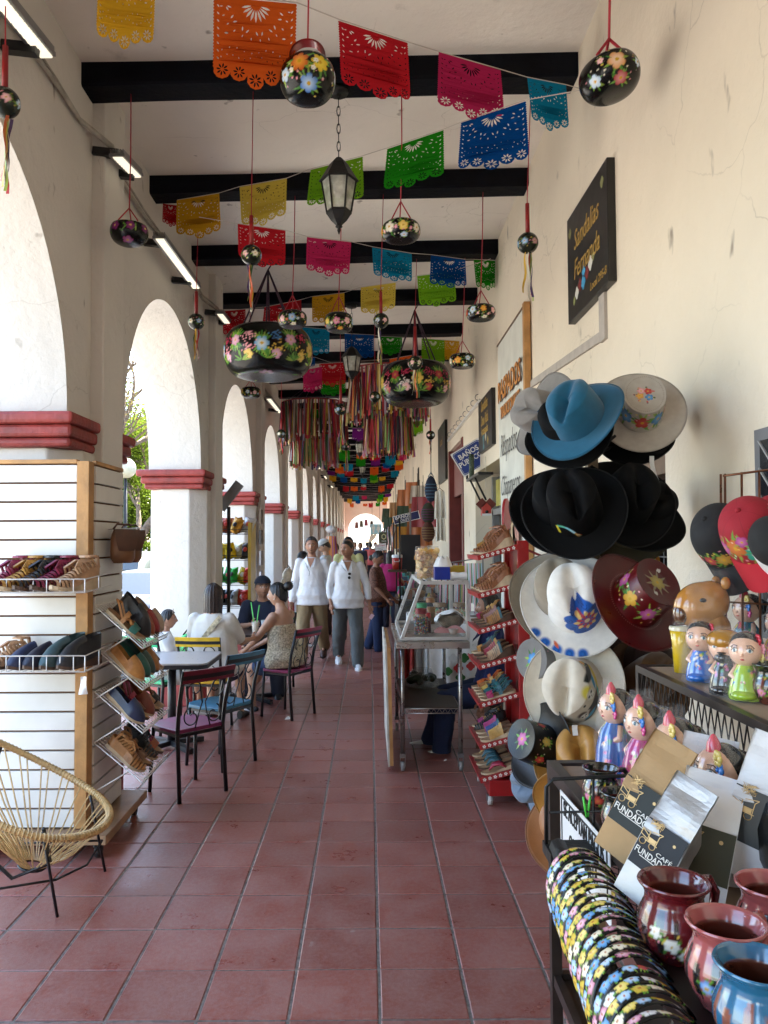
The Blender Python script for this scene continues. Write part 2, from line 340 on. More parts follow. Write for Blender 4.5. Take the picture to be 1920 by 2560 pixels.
for k in ks:
    a, b = OF+PER*(k-1), ON+PER*k
    if me_sh is None:
        L_ = b-a; P_ = oct_prof(-2.36, XL+.03, .03, L_-.03, .16)
        sh = MB().poly(P_, ZS-.2).build('pillar_shaft', m_arc, arc, bevel=.012); me_sh = sh.data
        mb = MB()
        for z0, z1, e in ((ZS-.2, ZS-.145, .025), (ZS-.145, ZS-.07, .055), (ZS-.07, ZS, .095)):
            mb.bb((-2.35-e, -e, z0), (XL+.02+e*.5, L_+e, z1))
        cp = mb.build('capital', m_red, arc, bevel=.02); me_cap = cp.data
        pl = MB().poly(oct_prof(-2.4, XL+.07, -.01, L_+.01, .17), .36).build('plinth', m_red, arc, bevel=.01)
        ps = MB().bb((XL-.02, .38, 0), (XL+.085, .78, ZC+.02)).build('pilaster', m_arc, arc, bevel=.012)
        for o in (sh, cp, pl, ps): o.location.y = a
    else:
        for q in (sh, cp, pl, ps): o = q.copy(); COL.objects.link(o); o.location.y = a
# cable run along the arcade with strip lamps
m_wire = mat((.42, .39, .34), .7, var=.2); m_alu = mat((.25, .25, .25), .35, .8, var=.1); m_dk = mat((.012, .012, .013), .5)
m_led = mat((1, .93, .72), .4, emit=.075, var=0)
zc_ = 4.3
pts = []
for y in np.arange(2.2, 40, .35):
    d = .05 if .38 < ((y-OF) % PER) < .78 or .38 < ((y+.2-OF) % PER) < .78 else -.035
    pts.append((XL+.06+d, y, zc_+.012*sin(y*5)))
for q, r_ in ((0, .013), (.035, .008)):
    MB().tube([(p[0], p[1], p[2]+q+.01*sin(p[1]*3+q*90)) for p in pts], r_, 6).build('cable', m_wire, arc)
LAMPS = [(onX(-40, -50, -1.6), onX(99, 118, -1.6)), (onX(252, 335, -1.6), onX(294, 378, -1.6)), (onX(343, 512, -1.6), onX(423, 620, -1.6)), (onX(474, 676, -1.6), onX(493, 700, -1.6)), (onX(580, 860, -1.6), onX(604, 890, -1.6))]
for y in (20.5, 24, 28, 33): LAMPS.append((V((-1.6, y, 4.1)), V((-1.6, y+1.2, 4.1))))
lbl = ['long lit strip lamp high on the arcade wall before the first beam', 'short lit strip lamp above the hanging magenta flower bowl gourd', 'long lit strip lamp between second and third beam on arcade wall', 'short lit strip lamp peeping above the large left gourd', 'lit strip lamp above the third arch of the arcade']
for i, (a, b) in enumerate(LAMPS):
    t = thing('strip_lamp', (lbl+['small lit strip lamp, sixth along the arcade wall', 'small lit strip lamp, seventh along the arcade wall', 'small lit strip lamp, eighth along the arcade wall', 'small lit strip lamp, last one seen along the arcade wall'])[i], 'strip lamp', (a+b)/2, 0, 'strip lamps along the arcade')
    h = (b-a)/2; mb = MB()
    mb.beam(-h, h, .1, .02)
    for q in (-.04, -.024, -.008, .008, .024, .04): mb.beam(-h+V((q, 0, .024)), h+V((q, 0, .024)), .006, .03)
    mb.build('heat_sink', m_alu, t)
    n_ = max(4, int(h.length*2/.045)); mb = MB()
    for j in range(n_): mb.box(-h+h*2*((j+.5)/n_)+V((.005, 0, -.012)), (.06, h.length*2/n_*.8, .012))
    mb.build('diode', m_led, t)
    for s_ in (-.7, .7): MB().beam(V((-.17, h.length*s_, .02)), V((0, h.length*s_, .0)), .05, .05).build('bracket', m_dk, t)
# ---- shop wall on the right, its doors and dark shops behind
m_shop = plaster('shop_plaster', (.8, .715, .58), amt=.7)
shop = thing('shop_wall', 'cream plaster shop wall with stains and doorways', 'wall')
DO = [(3.445, 5.36, 2.15), (7.75, 9.6, 2.55), (10.77, 12.7, 3.17), (16.5, 18.2, 2.9), (22.7, 28.5, 3.1), (33, 35, 3), (40, 42, 3)]
out = [(Y0, -.1)]
for a, b, h in DO: out += [(a, -.1), (a, h), (b, h), (b, -.1)]
out += [(Y1, -.1), (Y1, 5.6), (Y0, 5.6)]
T = Mx(((0, 0, 1, XR), (1, 0, 0, 0), (0, 1, 0, 0), (0, 0, 0, 1)))
MB().poly(out, .38, T).build('wall_face', m_shop, shop)
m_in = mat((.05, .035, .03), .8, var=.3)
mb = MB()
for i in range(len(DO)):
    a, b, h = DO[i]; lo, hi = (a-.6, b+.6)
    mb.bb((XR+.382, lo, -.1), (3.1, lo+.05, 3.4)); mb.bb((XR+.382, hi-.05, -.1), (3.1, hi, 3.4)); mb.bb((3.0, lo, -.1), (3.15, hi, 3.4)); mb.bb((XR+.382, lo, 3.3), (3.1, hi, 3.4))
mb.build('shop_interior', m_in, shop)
MB().bb((5.9, Y0, -.2), (6, Y1, 5.7)).build('rear_sun_block', m_shop, shop)  # unseen wall added behind the shops to block the sun
m_brown = mat((.16, .1, .06), .6, var=.3, scale=6); m_dred = mat((.16, .03, .025), .5, var=.2, scale=6); m_black = mat((.012, .011, .011), .45, var=.3)
mb = MB().bb((XR+.06, 3.45, 2.03), (XR+.2, 5.35, 2.15)); mb.build('door_lintel', m_brown, shop)
mb = MB().bb((XR+.16, 5.26, 0), (XR+.24, 5.355, 2.03)).bb((XR+.16, 3.45, 0), (XR+.24, 3.53, 2.03)); mb.build('door_post', m_black, shop)
t = MB().bb((XR+.26, 7.8, 2.1), (XR+.3, 9.55, 2.5)); t.build('transom', mat((.05, .05, .05), .5), shop)
mb = MB()
for i in range(16): mb.bb((XR+.24, 7.85+i*.107, 2.14), (XR+.255, 7.9+i*.107, 2.46))
mb.build('transom_glass', mat((.75, .68, .2), .3), shop)
MB().bb((XR+.2, 7.78, 2.03), (XR+.3, 9.57, 2.1)).bb((XR+.2, 9.5, 0), (XR+.28, 9.58, 2.5)).build('door_frame', mat((.2, .2, .2), .6), shop)
for (a, b, h) in (DO[2], DO[4]):
    MB().bb((XR-.015, a-.005, 0), (XR+.2, a+.16, h)).bb((XR-.015, b-.16, 0), (XR+.2, b+.005, h)).bb((XR+.06, a+.16, h-.75), (XR+.12, b-.16, h)).build('door_frame', m_dred, shop)
    MB().bb((XR+.1, a+.16, 0), (XR+.14, a+.16+(b-a)*.25, h-.75)).build('door', m_dred, shop)
m_vent = mat((.03, .028, .025), .8)
for y, z0, z1 in ((20.2, 3.05, 3.65), (20.9, 0, 0), (27.5, 3.2, 3.9), (36, 3.2, 3.9)):
    if z1: MB().bb((XR-.012, y, z0), (XR+.01, y+.5, z1)).build('window', m_vent, shop)
# plastered-over cable duct below the sandal sign
m_duct = mat((.43, .39, .35), .8, var=.1)
a = onX(1305, 612, XR); b = onX(1305, 738, XR); c = onX(1150, 838, XR)
MB().bb((XR-.018, a.y-.05, b.z), (XR+.002, a.y+.05, a.z+.1)).beam((XR-.008, a.y-.05, b.z+.03), (XR-.008, c.y, c.z+.03), .055, .018, up=(1, 0, 0)).build('cable_duct', m_duct, shop)
# barred window at the right edge
mb = MB(); g0, g1 = onX(1648, 930, XR), onX(1648, 1180, XR); ya = g0.y
mb.bb((XR-.03, ya-1.0, g1.z-.3), (XR, ya, g0.z)).build('window_frame', mat((.16, .16, .17), .6), shop)
mb = MB(); zt, zb = g0.z-.04, g1.z-.28
for i in range(22):
    for s_ in (-1, 1):       # diagonal bars clipped to the frame
        z = zt+.45-i*.09; p0 = (ya-.5-s_*.46, z); p1 = (ya-.5+s_*.46, z-.92)
        t0 = max(0, (z-zt)/.92); t1 = min(1, (z-zb)/.92)
        if t1 > t0+.03: mb.beam(*[(XR-.036, p0[0]+(p1[0]-p0[0])*t, p0[1]+(p1[1]-p0[1])*t) for t in (t0, t1)], .006)
mb.build('grille', mat((.3, .3, .3), .5), shop)
MB().bb((XR-.033, ya-.96, g1.z-.28), (XR-.0305, ya-.04, g0.z-.04)).build('pane', mat((.015, .016, .02), .2), shop)
# ---- end wall with its arch
mb = MB(); w = 1.3; xc = -.22
out = [(XL-.5, -.1), (xc-w, -.1), (xc-w, 2.5)]+[(xc-w*cos(pi*t/24), 2.5+1.25*sin(pi*t/24)) for t in range(1, 24)]+[(xc+w, 2.5), (xc+w, -.1), (XR+.4, -.1), (XR+.4, 5.6), (XL-.5, 5.6)]
mb.poly(out, .5, Mx(((1, 0, 0, 0), (0, 0, 1, Y1), (0, 1, 0, 0), (0, 0, 0, 1))))
tag(mb.build('end_wall', m_arc), 'pale wall with a round arch closing the far end of arcade', 'wall')
tag(MB().bb((XL-.6, Y0-.3, -.1), (6, Y0, 5.7)).build('rear_end_wall', m_arc), 'pale wall closing the arcade behind the viewer', 'wall')
# ================================================================ HANGING FROM THE BEAMS
def paper_material():
    m, n, P, L = node_mat('paper'); oi = N(n, 'ShaderNodeObjectInfo'); d = N(n, 'ShaderNodeBsdfDiffuse'); t = N(n, 'ShaderNodeBsdfTranslucent'); mx = N(n, 'ShaderNodeMixShader', i0=.4)
    L(oi.outputs['Color'], d.inputs[0]); L(oi.outputs['Color'], t.inputs[0]); L(d.outputs[0], mx.inputs[1]); L(t.outputs[0], mx.inputs[2])
    n.nodes.remove(P); L(mx.outputs[0], n.nodes['Material Output'].inputs[0]); return m
m_paper = paper_material(); m_string = mat((.55, .5, .45), .8, var=0)
PC = dict(y=(.6, .33, .02), o=(.6, .1, .015), r=(.42, .014, .022), m=(.45, .022, .1), c=(.008, .2, .35), b=(.004, .06, .25), g=(.015, .22, .01), l=(.15, .36, .015), p=(.15, .015, .18), Y=(.6, .46, .07))
def lens(x, y, l, w, a): 
    q = [(0, 0), (.3, w*.8), (.65, w), (1, 0), (.65, -w), (.3, -w*.8)]
    return [(x+l*u*cos(a)-v*sin(a), y+l*u*sin(a)+v*cos(a)) for u, v in q]
def flag_pattern(simple):
    rnd = random.Random(3); out = []; n = 22 if not simple else 6
    out += [(0, 0)]+[(-.012*abs(sin(pi*t*n)), t*.8) for t in np.linspace(0, 1, n*3+1)[1:]] if not simple else [(0, 0), (0, .8)]
    for c, dep in ((.1, .84), (.3, .87), (.5, .95), (.7, .87), (.9, .84)):
        m = 14 if not simple else 5
        for i in range(m+1): a = pi-pi*i/m; rr = .098*(1 if simple else 1+.09*abs(sin(a*5))); out.append((c+rr*cos(a), dep+(rr*1.0)*sin(a)-.02))
    out += ([(1+.012*abs(sin(pi*t*n)), t*.8) for t in np.linspace(1, 0, n*3+1)[:-1]] if not simple else [(1, .8)])+[(1, 0)]
    H = []
    for c, dep in ((.1, .84), (.3, .87), (.5, .95), (.7, .87), (.9, .84)):
        q = 1.0 if c != .5 else 1.15
        for i in range(8): a = i*pi/4+.2; H.append(lens(c+.016*cos(a), dep-.02+.016*sin(a), .06*q, .011*q, a))
    for i in range(9): a = pi*(.08+.84*i/8); H.append(lens(.5+.06*cos(a), .05+.06*sin(a), .15-.03*abs(i-4)/4, .014, a))
    if not simple:
        for i in range(11): a = pi*(.05+.9*i/10); H.append(lens(.5+.3*cos(a), .06+.3*sin(a), .055, .009, a+.5*(-1)**i))
        for i in range(12): a = pi*(.03+.94*i/11); H.append(lens(.5+.4*cos(a), .06+.38*sin(a), .035, .007, a))
        for e in (.03, .97):
            for i in range(8): 
                for s in (-1, 1): H.append(lens(e+s*.004, .08+i*.085, .045*s if False else .04, .008, (pi/2-.7*s)))
        for i in range(13): u = .08+.84*i/12; H.append(lens(u, .66+.03*cos(u*18), .024, .006, 1.2))
        for i in range(10): u = .1+.8*i/9; H.append(lens(u, .58+.03*cos(u*14), .022, .006, 2))
        for s in (-1, 1):
            for i in range(4): H.append(lens(.5+s*(.36+.02*(i % 2)), .1+.1*i, .05, .01, pi/2+s*(.6+.3*i)))
    keep = []; cen = []
    for h in H:
        a = np.array(h); c = a.mean(0); r = np.hypot(*(a-c).T).max()
        if a[:, 0].min() < .012 or a[:, 0].max() > .988 or a[:, 1].min() < .02: continue
        P_ = np.concatenate([a]+[(a+np.roll(a, -1, 0))/2]+[c[None]])
        if any(np.hypot(*(c-c2)) < r+r2 and np.sqrt(((P_[:, None]-Q[None])**2).sum(2)).min() < .007 for c2, r2, Q in cen): continue
        keep.append(h); cen.append((c, r, P_))
    H = keep
    loops = [[V((p[0], p[1], 0)) for p in l] for l in [out]+H]
    return [p for l in loops for p in l], [tuple(t) for t in tessellate_polygon(loops)]
FPAT = [flag_pattern(False), flag_pattern(True)]
m_fold = m_paper
def flag_part(A, B, h, c, par, simple=0, sway=0, lab=None):
    A, B = V(A), V(B); vs, fs = FPAT[simple]; x = B-A; nrm = x.cross(V((0, 0, 1))).normalized(); w = x.length; ph = random.uniform(0, 6); tw = random.uniform(-.22, .22); cv = random.uniform(.02, .055)*w
    P = [A+x*p.x+V((0, 0, -1))*p.y*h+nrm*(cv*sin(p.x*5+ph)*(.3+p.y)+tw*w*p.y*(p.x-.5)+sway*p.y*h)+V((0, 0, -.02*w*sin(pi*p.x))) for p in vs]
    o = MB().add(P, fs, 0, False).build('flag', m_paper, par); o.color = (*PC[c], 1)
    if lab: o['label'] = lab
    return o
CN = dict(y='yellow', o='orange', r='red', m='magenta', c='cyan', b='blue', g='green', l='lime', p='purple', Y='pale yellow')
def garland(label, fl, ends, simple=0):
    """fl: (colour, x0,y0,x1,y1,Y0,Y1, height ratio) in pixels of the viewed photograph and metres away"""
    t = thing('paper_garland', label, 'paper bunting', (0, 0, 0), 0, 'cut-paper garlands across the arcade'); pts = []
    for c, x0, y0, x1, y1, ya, yb, hr in fl:
        A, B = at(x0, y0, ya), at(x1, y1, yb); flag_part(A, B, .36*hr, c, t, simple, random.uniform(-.15, .15), CN[c]+' cut-paper flag'); pts += [A, B]
    a, b = [at(*e) for e in ends]; pts = ([a]+pts if pts[0].x < pts[-1].x else [a]+pts)+[b]
    MB().tube([p+V((0, 0, .004)) for p in pts], .0025, 4).build('string', m_string, t)
garland('nearest paper garland with orange, red and cyan flags sloping down to shop wall', [('y', 214, -78, 336, -55, 3.1, 3.1, .95), ('o', 463, -8, 640, 7, 3.2, 3.3, 1.02), ('r', 733, 44, 880, 92, 3.5, 3.75, .92), ('m', 948, 113, 1081, 151, 4.1, 4.35, .86), ('c', 1139, 168, 1222, 184, 4.5, 4.6, .83)], ((-60, -110, 3), (1262, 195, 4.75)))
garland('paper garland of green and blue flags rising to the right before second beam', [('r', 352, 440, 384, 444, 6.5, 6.5, .5), ('y', 383, 433, 473, 418, 6.3, 6.2, .87), ('Y', 518, 404, 619, 386, 5.9, 5.75, .86), ('l', 671, 366, 782, 338, 5.4, 5.2, .85), ('g', 836, 321, 957, 281, 4.9, 4.65, .85), ('b', 997, 265, 1134, 218, 4.3, 4.1, .88)], ((335, 440, 6.6), (1290, 190, 3.9)))
garland('third paper garland with red, magenta, cyan and blue flags above large gourd', [('r', 514, 484, 616, 498, 5.7, 5.8, .8), ('m', 664, 512, 758, 523, 6.1, 6.3, .78), ('c', 805, 534, 889, 548, 6.8, 6.9, .78), ('b', 932, 551, 1005, 561, 7.3, 7.5, .8), ('g', 1024, 561, 1070, 563, 7.7, 7.9, .85)], ((430, 470, 5.5), (1085, 566, 8)))
garland('fourth paper garland with yellow flags at the fourth beam', [('r', 482, 672, 530, 668, 8.7, 8.7, .8), ('r', 572, 664, 650, 648, 8.6, 8.4, .6), ('y', 675, 641, 743, 633, 8.3, 8.2, .85), ('Y', 780, 621, 855, 611, 8.0, 7.8, .8), ('l', 901, 596, 980, 586, 7.7, 7.5, .85)], ((470, 678, 8.8), (1060, 560, 7.2)))
garland('fifth paper garland with cyan, blue and green flags behind second gourd', [('c', 654, 707, 711, 712, 9.5, 9.5, .9), ('b', 745, 721, 807, 724, 9.7, 9.7, .87), ('g', 818, 727, 868, 729, 9.9, 9.9, .6), ('l', 911, 731, 960, 735, 10, 10, .95), ('y', 960, 735, 992, 737, 10.2, 10.2, .8)], ((600, 700, 9.4), (1015, 742, 10.4)))
garland('sixth paper garland with red and orange flags over hanging ribbons', [('m', 655, 800, 695, 792, 10.6, 10.6, .9), ('r', 690, 786, 746, 783, 10.7, 10.7, .88), ('o', 842, 776, 900, 766, 10.9, 10.9, .7), ('m', 905, 770, 930, 768, 11, 11, .8)], ((585, 815, 10.4), (980, 752, 11.2)))
garland('small green and blue paper garland under the sixth', [('g', 694, 812, 746, 808, 12.3, 12.3, .9), ('b', 640, 775, 680, 772, 12.1, 12.1, .4), ('p', 780, 806, 810, 800, 12.5, 12.5, .8)], ((600, 820, 12), (960, 800, 12.6)))
rf = random.Random(5); seq = 'rcygmbolyrgcopl'
for i, Yg in enumerate((14.2, 16, 18, 20, 22, 24, 26, 28.5, 31, 34, 38, 42, 47)):
    t = thing('paper_garland', 'small mixed paper garland %s' % ['above the left ribbon hoop', 'just behind the ribbon hoops', 'with cyan end flag', 'below the ribbons', 'second row below ribbons', 'third row below ribbons', 'fourth row below ribbons', 'over the far lantern', 'past the far lantern', 'with purple flags', 'near the end wall', 'sagging low before the end wall', 'last row by the end wall'][i], 'paper bunting', (0, 0, 0), 0, 'cut-paper garlands across the arcade')
    n = 7; z0 = 4.42-.22*rf.random()-(.2 if i > 9 else 0); pts = []
    for k in range(n):
        x0 = XL+.15+(k+rf.uniform(.05, .3))*2.8/n; x1 = x0+rf.uniform(.24, .31); y_ = Yg+rf.uniform(-.3, .3); sg = .16*(1-((k-3)/3.5)**2); zl = z0-sg
        if rf.random() < .36: continue
        A, B = (x0, y_, zl+.02*(3-k)/3), (x1, y_+.05, zl-.02*(3-k)/3); flag_part(A, B, .25*rf.uniform(.6, 1.2), seq[(i*4+k*3) % len(seq)], t, 1, rf.uniform(-.3, .3)); pts += [V(A), V(B)]
    MB().tube([(XL+.05, Yg, z0)]+pts+[(XR-.05, Yg, z0)], .003, 4).build('string', m_string, t)
# ---- lacquered gourds
m_lac = mat(None, .26, src='v', var=.0, coat=.15, spec=.22); m_ribr = mat((.42, .012, .03), .5, var=.1); m_cordp = mat((.035, .008, .03), .6, var=.1)
LAC = (.003, .0035, .003)
def gourd_shape(rx, rz, top=.12, bot=.1, e=.72, cut=None, nu=72, nv=44, ribs=0, rnd=random):
    mb = MB(); pr = []; ph = rnd.uniform(0, 6)
    for i in range(nv+1):
        t = pi*i/nv; r = abs(sin(t))**e; z = -cos(t); z = z*(1-.0)
        z = z-(top*max(0, z)**6 if z > 0 else -bot*max(0, -z)**6)
        if cut is not None and z > cut: break
        pr.append((max(r*rx, .0015), z*rz))
    if cut is not None: pr += [(pr[-1][0]*.93, pr[-1][1]-.002), (pr[-1][0]*.85, -rz*.3), (.002, -rz*.5)]
    mb.lathe(pr, nu, wob=(lambda a, z: 1+.018*sin(2*a+ph)+.012*sin(3*a+ph*2)+ribs*abs(sin(a*4))))
    return mb
def hang(t, top, knot, rim, mr=None, r=.004, n=3, rad=None):
    """ribbon from the beam to a knot, and cords from the knot to the rim"""
    mr = mr or m_ribr; MB().tube([top, (V(top)+V(knot))/2+V((.004, 0, 0)), knot], r, 5).build('hanger', mr, t)
    for i in range(n):
        a = 2*pi*i/n-.45; q = V(rim)+V((rad*cos(a), rad*sin(a), 0)); MB().tube([knot, (V(knot)+q)/2, q], r*1.1, 5).build('cord', mr, t)
def local(t, v): return V(v)-t.location
def gourd(label, x, y, Y, w, h, top, style, knot=None, cords=3, cut=None, rnd=random, dens=1, ribs=0, tilt=None, mr=None, rr=.004, hi=0):
    c = at(x, y, Y); rx = px(w, Y)/2; rz = px(h, Y)/2*cos(math.atan((1353-y*K)/FOC))
    t = thing('hanging_gourd', label, 'gourd', c, 0, 'painted gourds hanging from the beams')
    mb = gourd_shape(rx, rz, nu=int(96*dens), nv=int(60*dens), cut=cut, ribs=ribs, rnd=rnd, top=.3, bot=.22 if not hi else .1, e=.62 if not hi else .8)
    P = mb.np(); p = Paint(P, normals(P, (0, 0, 0)), LAC); style(p, rx, rz, rnd)
    o = mb.build('gourd_shell', m_lac, t, p.C)
    if tilt: o.rotation_euler = tilt
    tp = local(t, top); kz = local(t, at(x, knot, Y)) if knot else V((0, 0, rz*1.6))
    kz = V((0 if knot else 0, 0, kz.z)); hang(t, tp, kz, (0, 0, rz*.72), mr, rr, cords, rx*.62)
    return t
def pt_on(rx, rz, a, z): q = math.sqrt(max(0, 1-z*z))**.75; return (rx*q*cos(a), rx*q*sin(a), rz*z), (cos(a)*q/rx, sin(a)*q/rx, z/rz)
def st_turban(p, rx, rz, rnd):
    a0 = rnd.uniform(0, 6)
    for i in range(8): bouquet(p, *pt_on(rx, rz, a0+i*pi/4, rnd.uniform(-.2, .1)), rx*rnd.uniform(.2, .3), rnd=rnd)
    for i in range(8): c, n = pt_on(rx, rz, a0+.4+i*pi/4, rnd.uniform(-.5, -.2)); bouquet(p, c, n, rx*.1, rnd=rnd, leaves=6)
    bouquet(p, *pt_on(rx, rz, -1.4, -.75), rx*.2, rnd=rnd)
def st_jug(p, rx, rz, rnd):
    bouquet(p, *pt_on(rx, rz, -1.8, .12), rx*.36, ((.55, .06, .02), (.9, .45, .05)), rnd, k=7); bouquet(p, *pt_on(rx, rz, -1.05, .1), rx*.34, ((.75, .5, .02), (.9, .75, .1)), rnd, k=7)
    bouquet(p, *pt_on(rx, rz, -1.45, -.68), rx*.34, ((.02, .15, .55), (.6, .8, .95)), rnd, k=6); bouquet(p, *pt_on(rx, rz, -2.5, -.2), rx*.25, FLC[6], rnd)
    for q in (-2.15, -1.3, -1.2): bouquet(p, *pt_on(rx, rz, q, -.15+.3*(q > -1.25)), rx*.1, ((.8, .78, .7), (.9, .9, .85)), rnd, leaves=5)
    bouquet(p, *pt_on(rx, rz, 0, 0), rx*.3, rnd=rnd)
def st_two(p, rx, rz, rnd):
    bouquet(p, *pt_on(rx, rz, -1.65, .02), rx*.3, ((.7, .3, .08), (.9, .75, .6)), rnd); bouquet(p, *pt_on(rx, rz, -1.6, -.66), rx*.24, ((.35, .02, .03), (.75, .35, .35)), rnd)
    bouquet(p, *pt_on(rx, rz, -2.5, -.4), rx*.22, FLC[6], rnd); bouquet(p, *pt_on(rx, rz, -.8, -.1), rx*.18, FLC[6], rnd); bouquet(p, *pt_on(rx, rz, -2.15, .25), rx*.12, FLC[7], rnd)
def st_bowl(p, rx, rz, rnd):
    for i in range(60): c, n = pt_on(rx, rz, rnd.uniform(0, 6.3), rnd.uniform(-.45, .4)); L = p.loc(c, n); p.leaf(L, 0, 0, rx*.35, rx*.028, rnd.uniform(.6, 2.5), rnd.choice(GRN[:3]))
    for i in range(7): p.flower(p.loc(*pt_on(rx, rz, -1.2+i*pi/3.5, .12)), 0, 0, rx*.27, (.14, .015, .1), (.22, .03, .16), (.8, .5, .1), 5)
    for i in range(24): p.dot(p.loc(*pt_on(rx, rz, i*pi/12, .52)), 0, 0, rx*.05, (.75, .5, .1))
    p.flower(p.loc(*pt_on(rx, rz, -1.4, -.86)), 0, 0, rx*.3, (.2, .02, .12), (.4, .2, .35))
def st_big(pal):
    def f(p, rx, rz, rnd):
        n = 10
        for i in range(n):
            a = -1.57+i*2*pi/n; c1 = pal[i % len(pal)]; L = p.loc(*pt_on(rx, rz, a,   .12 if i % 2 else -.05)); 
            for q in range(7): p.leaf(L, 0, 0, rx*.3, rx*.028, 1.57+(q-3)*.28, GRN[q % 3]); p.leaf(L, 0, 0, rx*.26, rx*.028, -1.57+(q-3)*.28, GRN[(q+1) % 3])
            p.flower(L, 0, 0, rx*(.17 if i % 2 == 0 else .13), c1[0], c1[1], k=5 if i % 3 else 6, rot=i)
            L2 = p.loc(*pt_on(rx, rz, a+pi/n, .2)); L3 = p.loc(*pt_on(rx, rz, a+pi/n, -.18))
            for LL, cc in ((L2, rnd.choice([(.5, .04, .1), (.75, .35, .4), (.06, .2, .45)])), (L3, rnd.choice([(.8, .7, .65), (.75, .3, .35), (.75, .5, .08)]))):
                for q in range(30): p.dot(LL, rnd.gauss(0, rx*.095), rnd.gauss(0, rx*.06), rx*.021, cc)
            p.flower(p.loc(*pt_on(rx, rz, a+pi/n, -.34)), 0, 0, rx*.115, pal[(i+1) % len(pal)][0], pal[(i+1) % len(pal)][1], k=5)
            L4 = p.loc(*pt_on(rx, rz, a+pi/n*.4, -.48))
            for q in range(9): p.leaf(L4, 0, 0, rx*.22, rx*.02, rnd.uniform(0, 3.1), GRN[q % 3])
        for q in range(14): p.leaf(p.loc(*pt_on(rx, rz, q*.45, -.85)), 0, 0, rx*.2, rx*.02, q, GRN[q % 3])
        p.flower(p.loc(*pt_on(rx, rz, -1.5, -.9)), 0, 0, rx*.18, tuple(.3*q for q in pal[1][0]), tuple(.4*q for q in pal[1][1]), k=7)
        for q in range(16): p.leaf(p.loc(*pt_on(rx, rz, q*.4, .72)), 0, 0, rx*.1, rx*.012, q, (.12, .03, .06))
    return f
def bt(x, y, i): q = at(x, y, BY(i)+.1); q.z = ZC-.15+cz(q.x); return q
gd = random.Random(11)
t = gourd('round black gourd jug with orange flower and red hoop handle', 665, 172, 3.33, 122, 128, at(668, -330, 3.33), st_jug, 84, 0, rnd=gd, dens=1.6, hi=1)
rx = px(61, 3.33); rzz = px(64, 3.33)*.86
MB().grid(lambda u, v: V((rx*.6*cos(pi*u), (v-.5)*.05, rzz*.7+.085*sin(pi*u)**.8)), 24, 5).grid(lambda u, v: V((rx*.66*cos(pi*u), (.5-v)*.05, rzz*.7+.093*sin(pi*u)**.8)), 24, 5).build('hoop_handle', mat((.45, .02, .02), .3, coat=.5), t)
gourd('tilted black gourd with peach flower hanging close to shop wall', 1317, 168, 3.33, 134, 118, at(1320, -330, 3.33), st_two, 84, 3, rnd=gd, dens=1.6, hi=1, tilt=(0, R(-14), 0), rr=.006)
gourd('open bowl gourd with purple flowers near arcade wall lamps', 279, 503, 4.83, 80, 66, bt(283, 170, 1), st_bowl, 450, 3, cut=.5, rnd=gd, hi=1)
for lab, x, y, i, w, h, tx, kn in (('flattened black gourd with blue and yellow flowers under the green flag', 866, 500, 1, 86, 55, 869, 435), ('small black gourd with blue flower overlapping the largest gourd', 632, 690, 2, 64, 45, 637, 637), ('small black gourd with red and orange flowers between two large gourds', 732, 697, 2, 63, 52, 738, 640), ('small black gourd with green leaves beside the shop wall', 1039, 676, 2, 64, 42, 1043, 627), ('small black gourd with orange and blue flowers beside second large gourd', 999, 780, 3, 58, 39, 1003, 736), ('small dark gourd hanging just below the largest gourd', 542, 848, 4, 42, 30, 540, 820)):
    gourd(lab, x, y, BY(i)+.1, w, h, bt(tx, 400, i), st_turban, kn, 3, rnd=gd, dens=1)
for lab, x, y, i, w, h, kx, ky, pal in (('largest black gourd with blue and yellow flowers, hung on dark cords', 579, 762, 3, 196, 140, 588, 577, [((.05, .3, .6), (.8, .85, .8)), ((.55, .25, .4), (.8, .55, .65)), ((.7, .5, .1), (.85, .65, .2)), ((.75, .7, .6), (.85, .8, .7))]), ('second large black gourd with yellow and red flowers, farther back', 897, 829, 4, 156, 118, 903, 664, [((.7, .5, .08), (.85, .65, .15)), ((.4, .02, .03), (.55, .12, .12)), ((.75, .4, .4), (.85, .6, .6)), ((.05, .25, .4), (.3, .5, .6))])):
    Yb = BY(i)+.1; tp = bt(kx, ky, i); t = gourd(lab, x, y, Yb, w, h, tp, st_big(pal), ky+6, 6, rnd=gd, dens=2.3, ribs=0, mr=m_cordp, rr=.008)
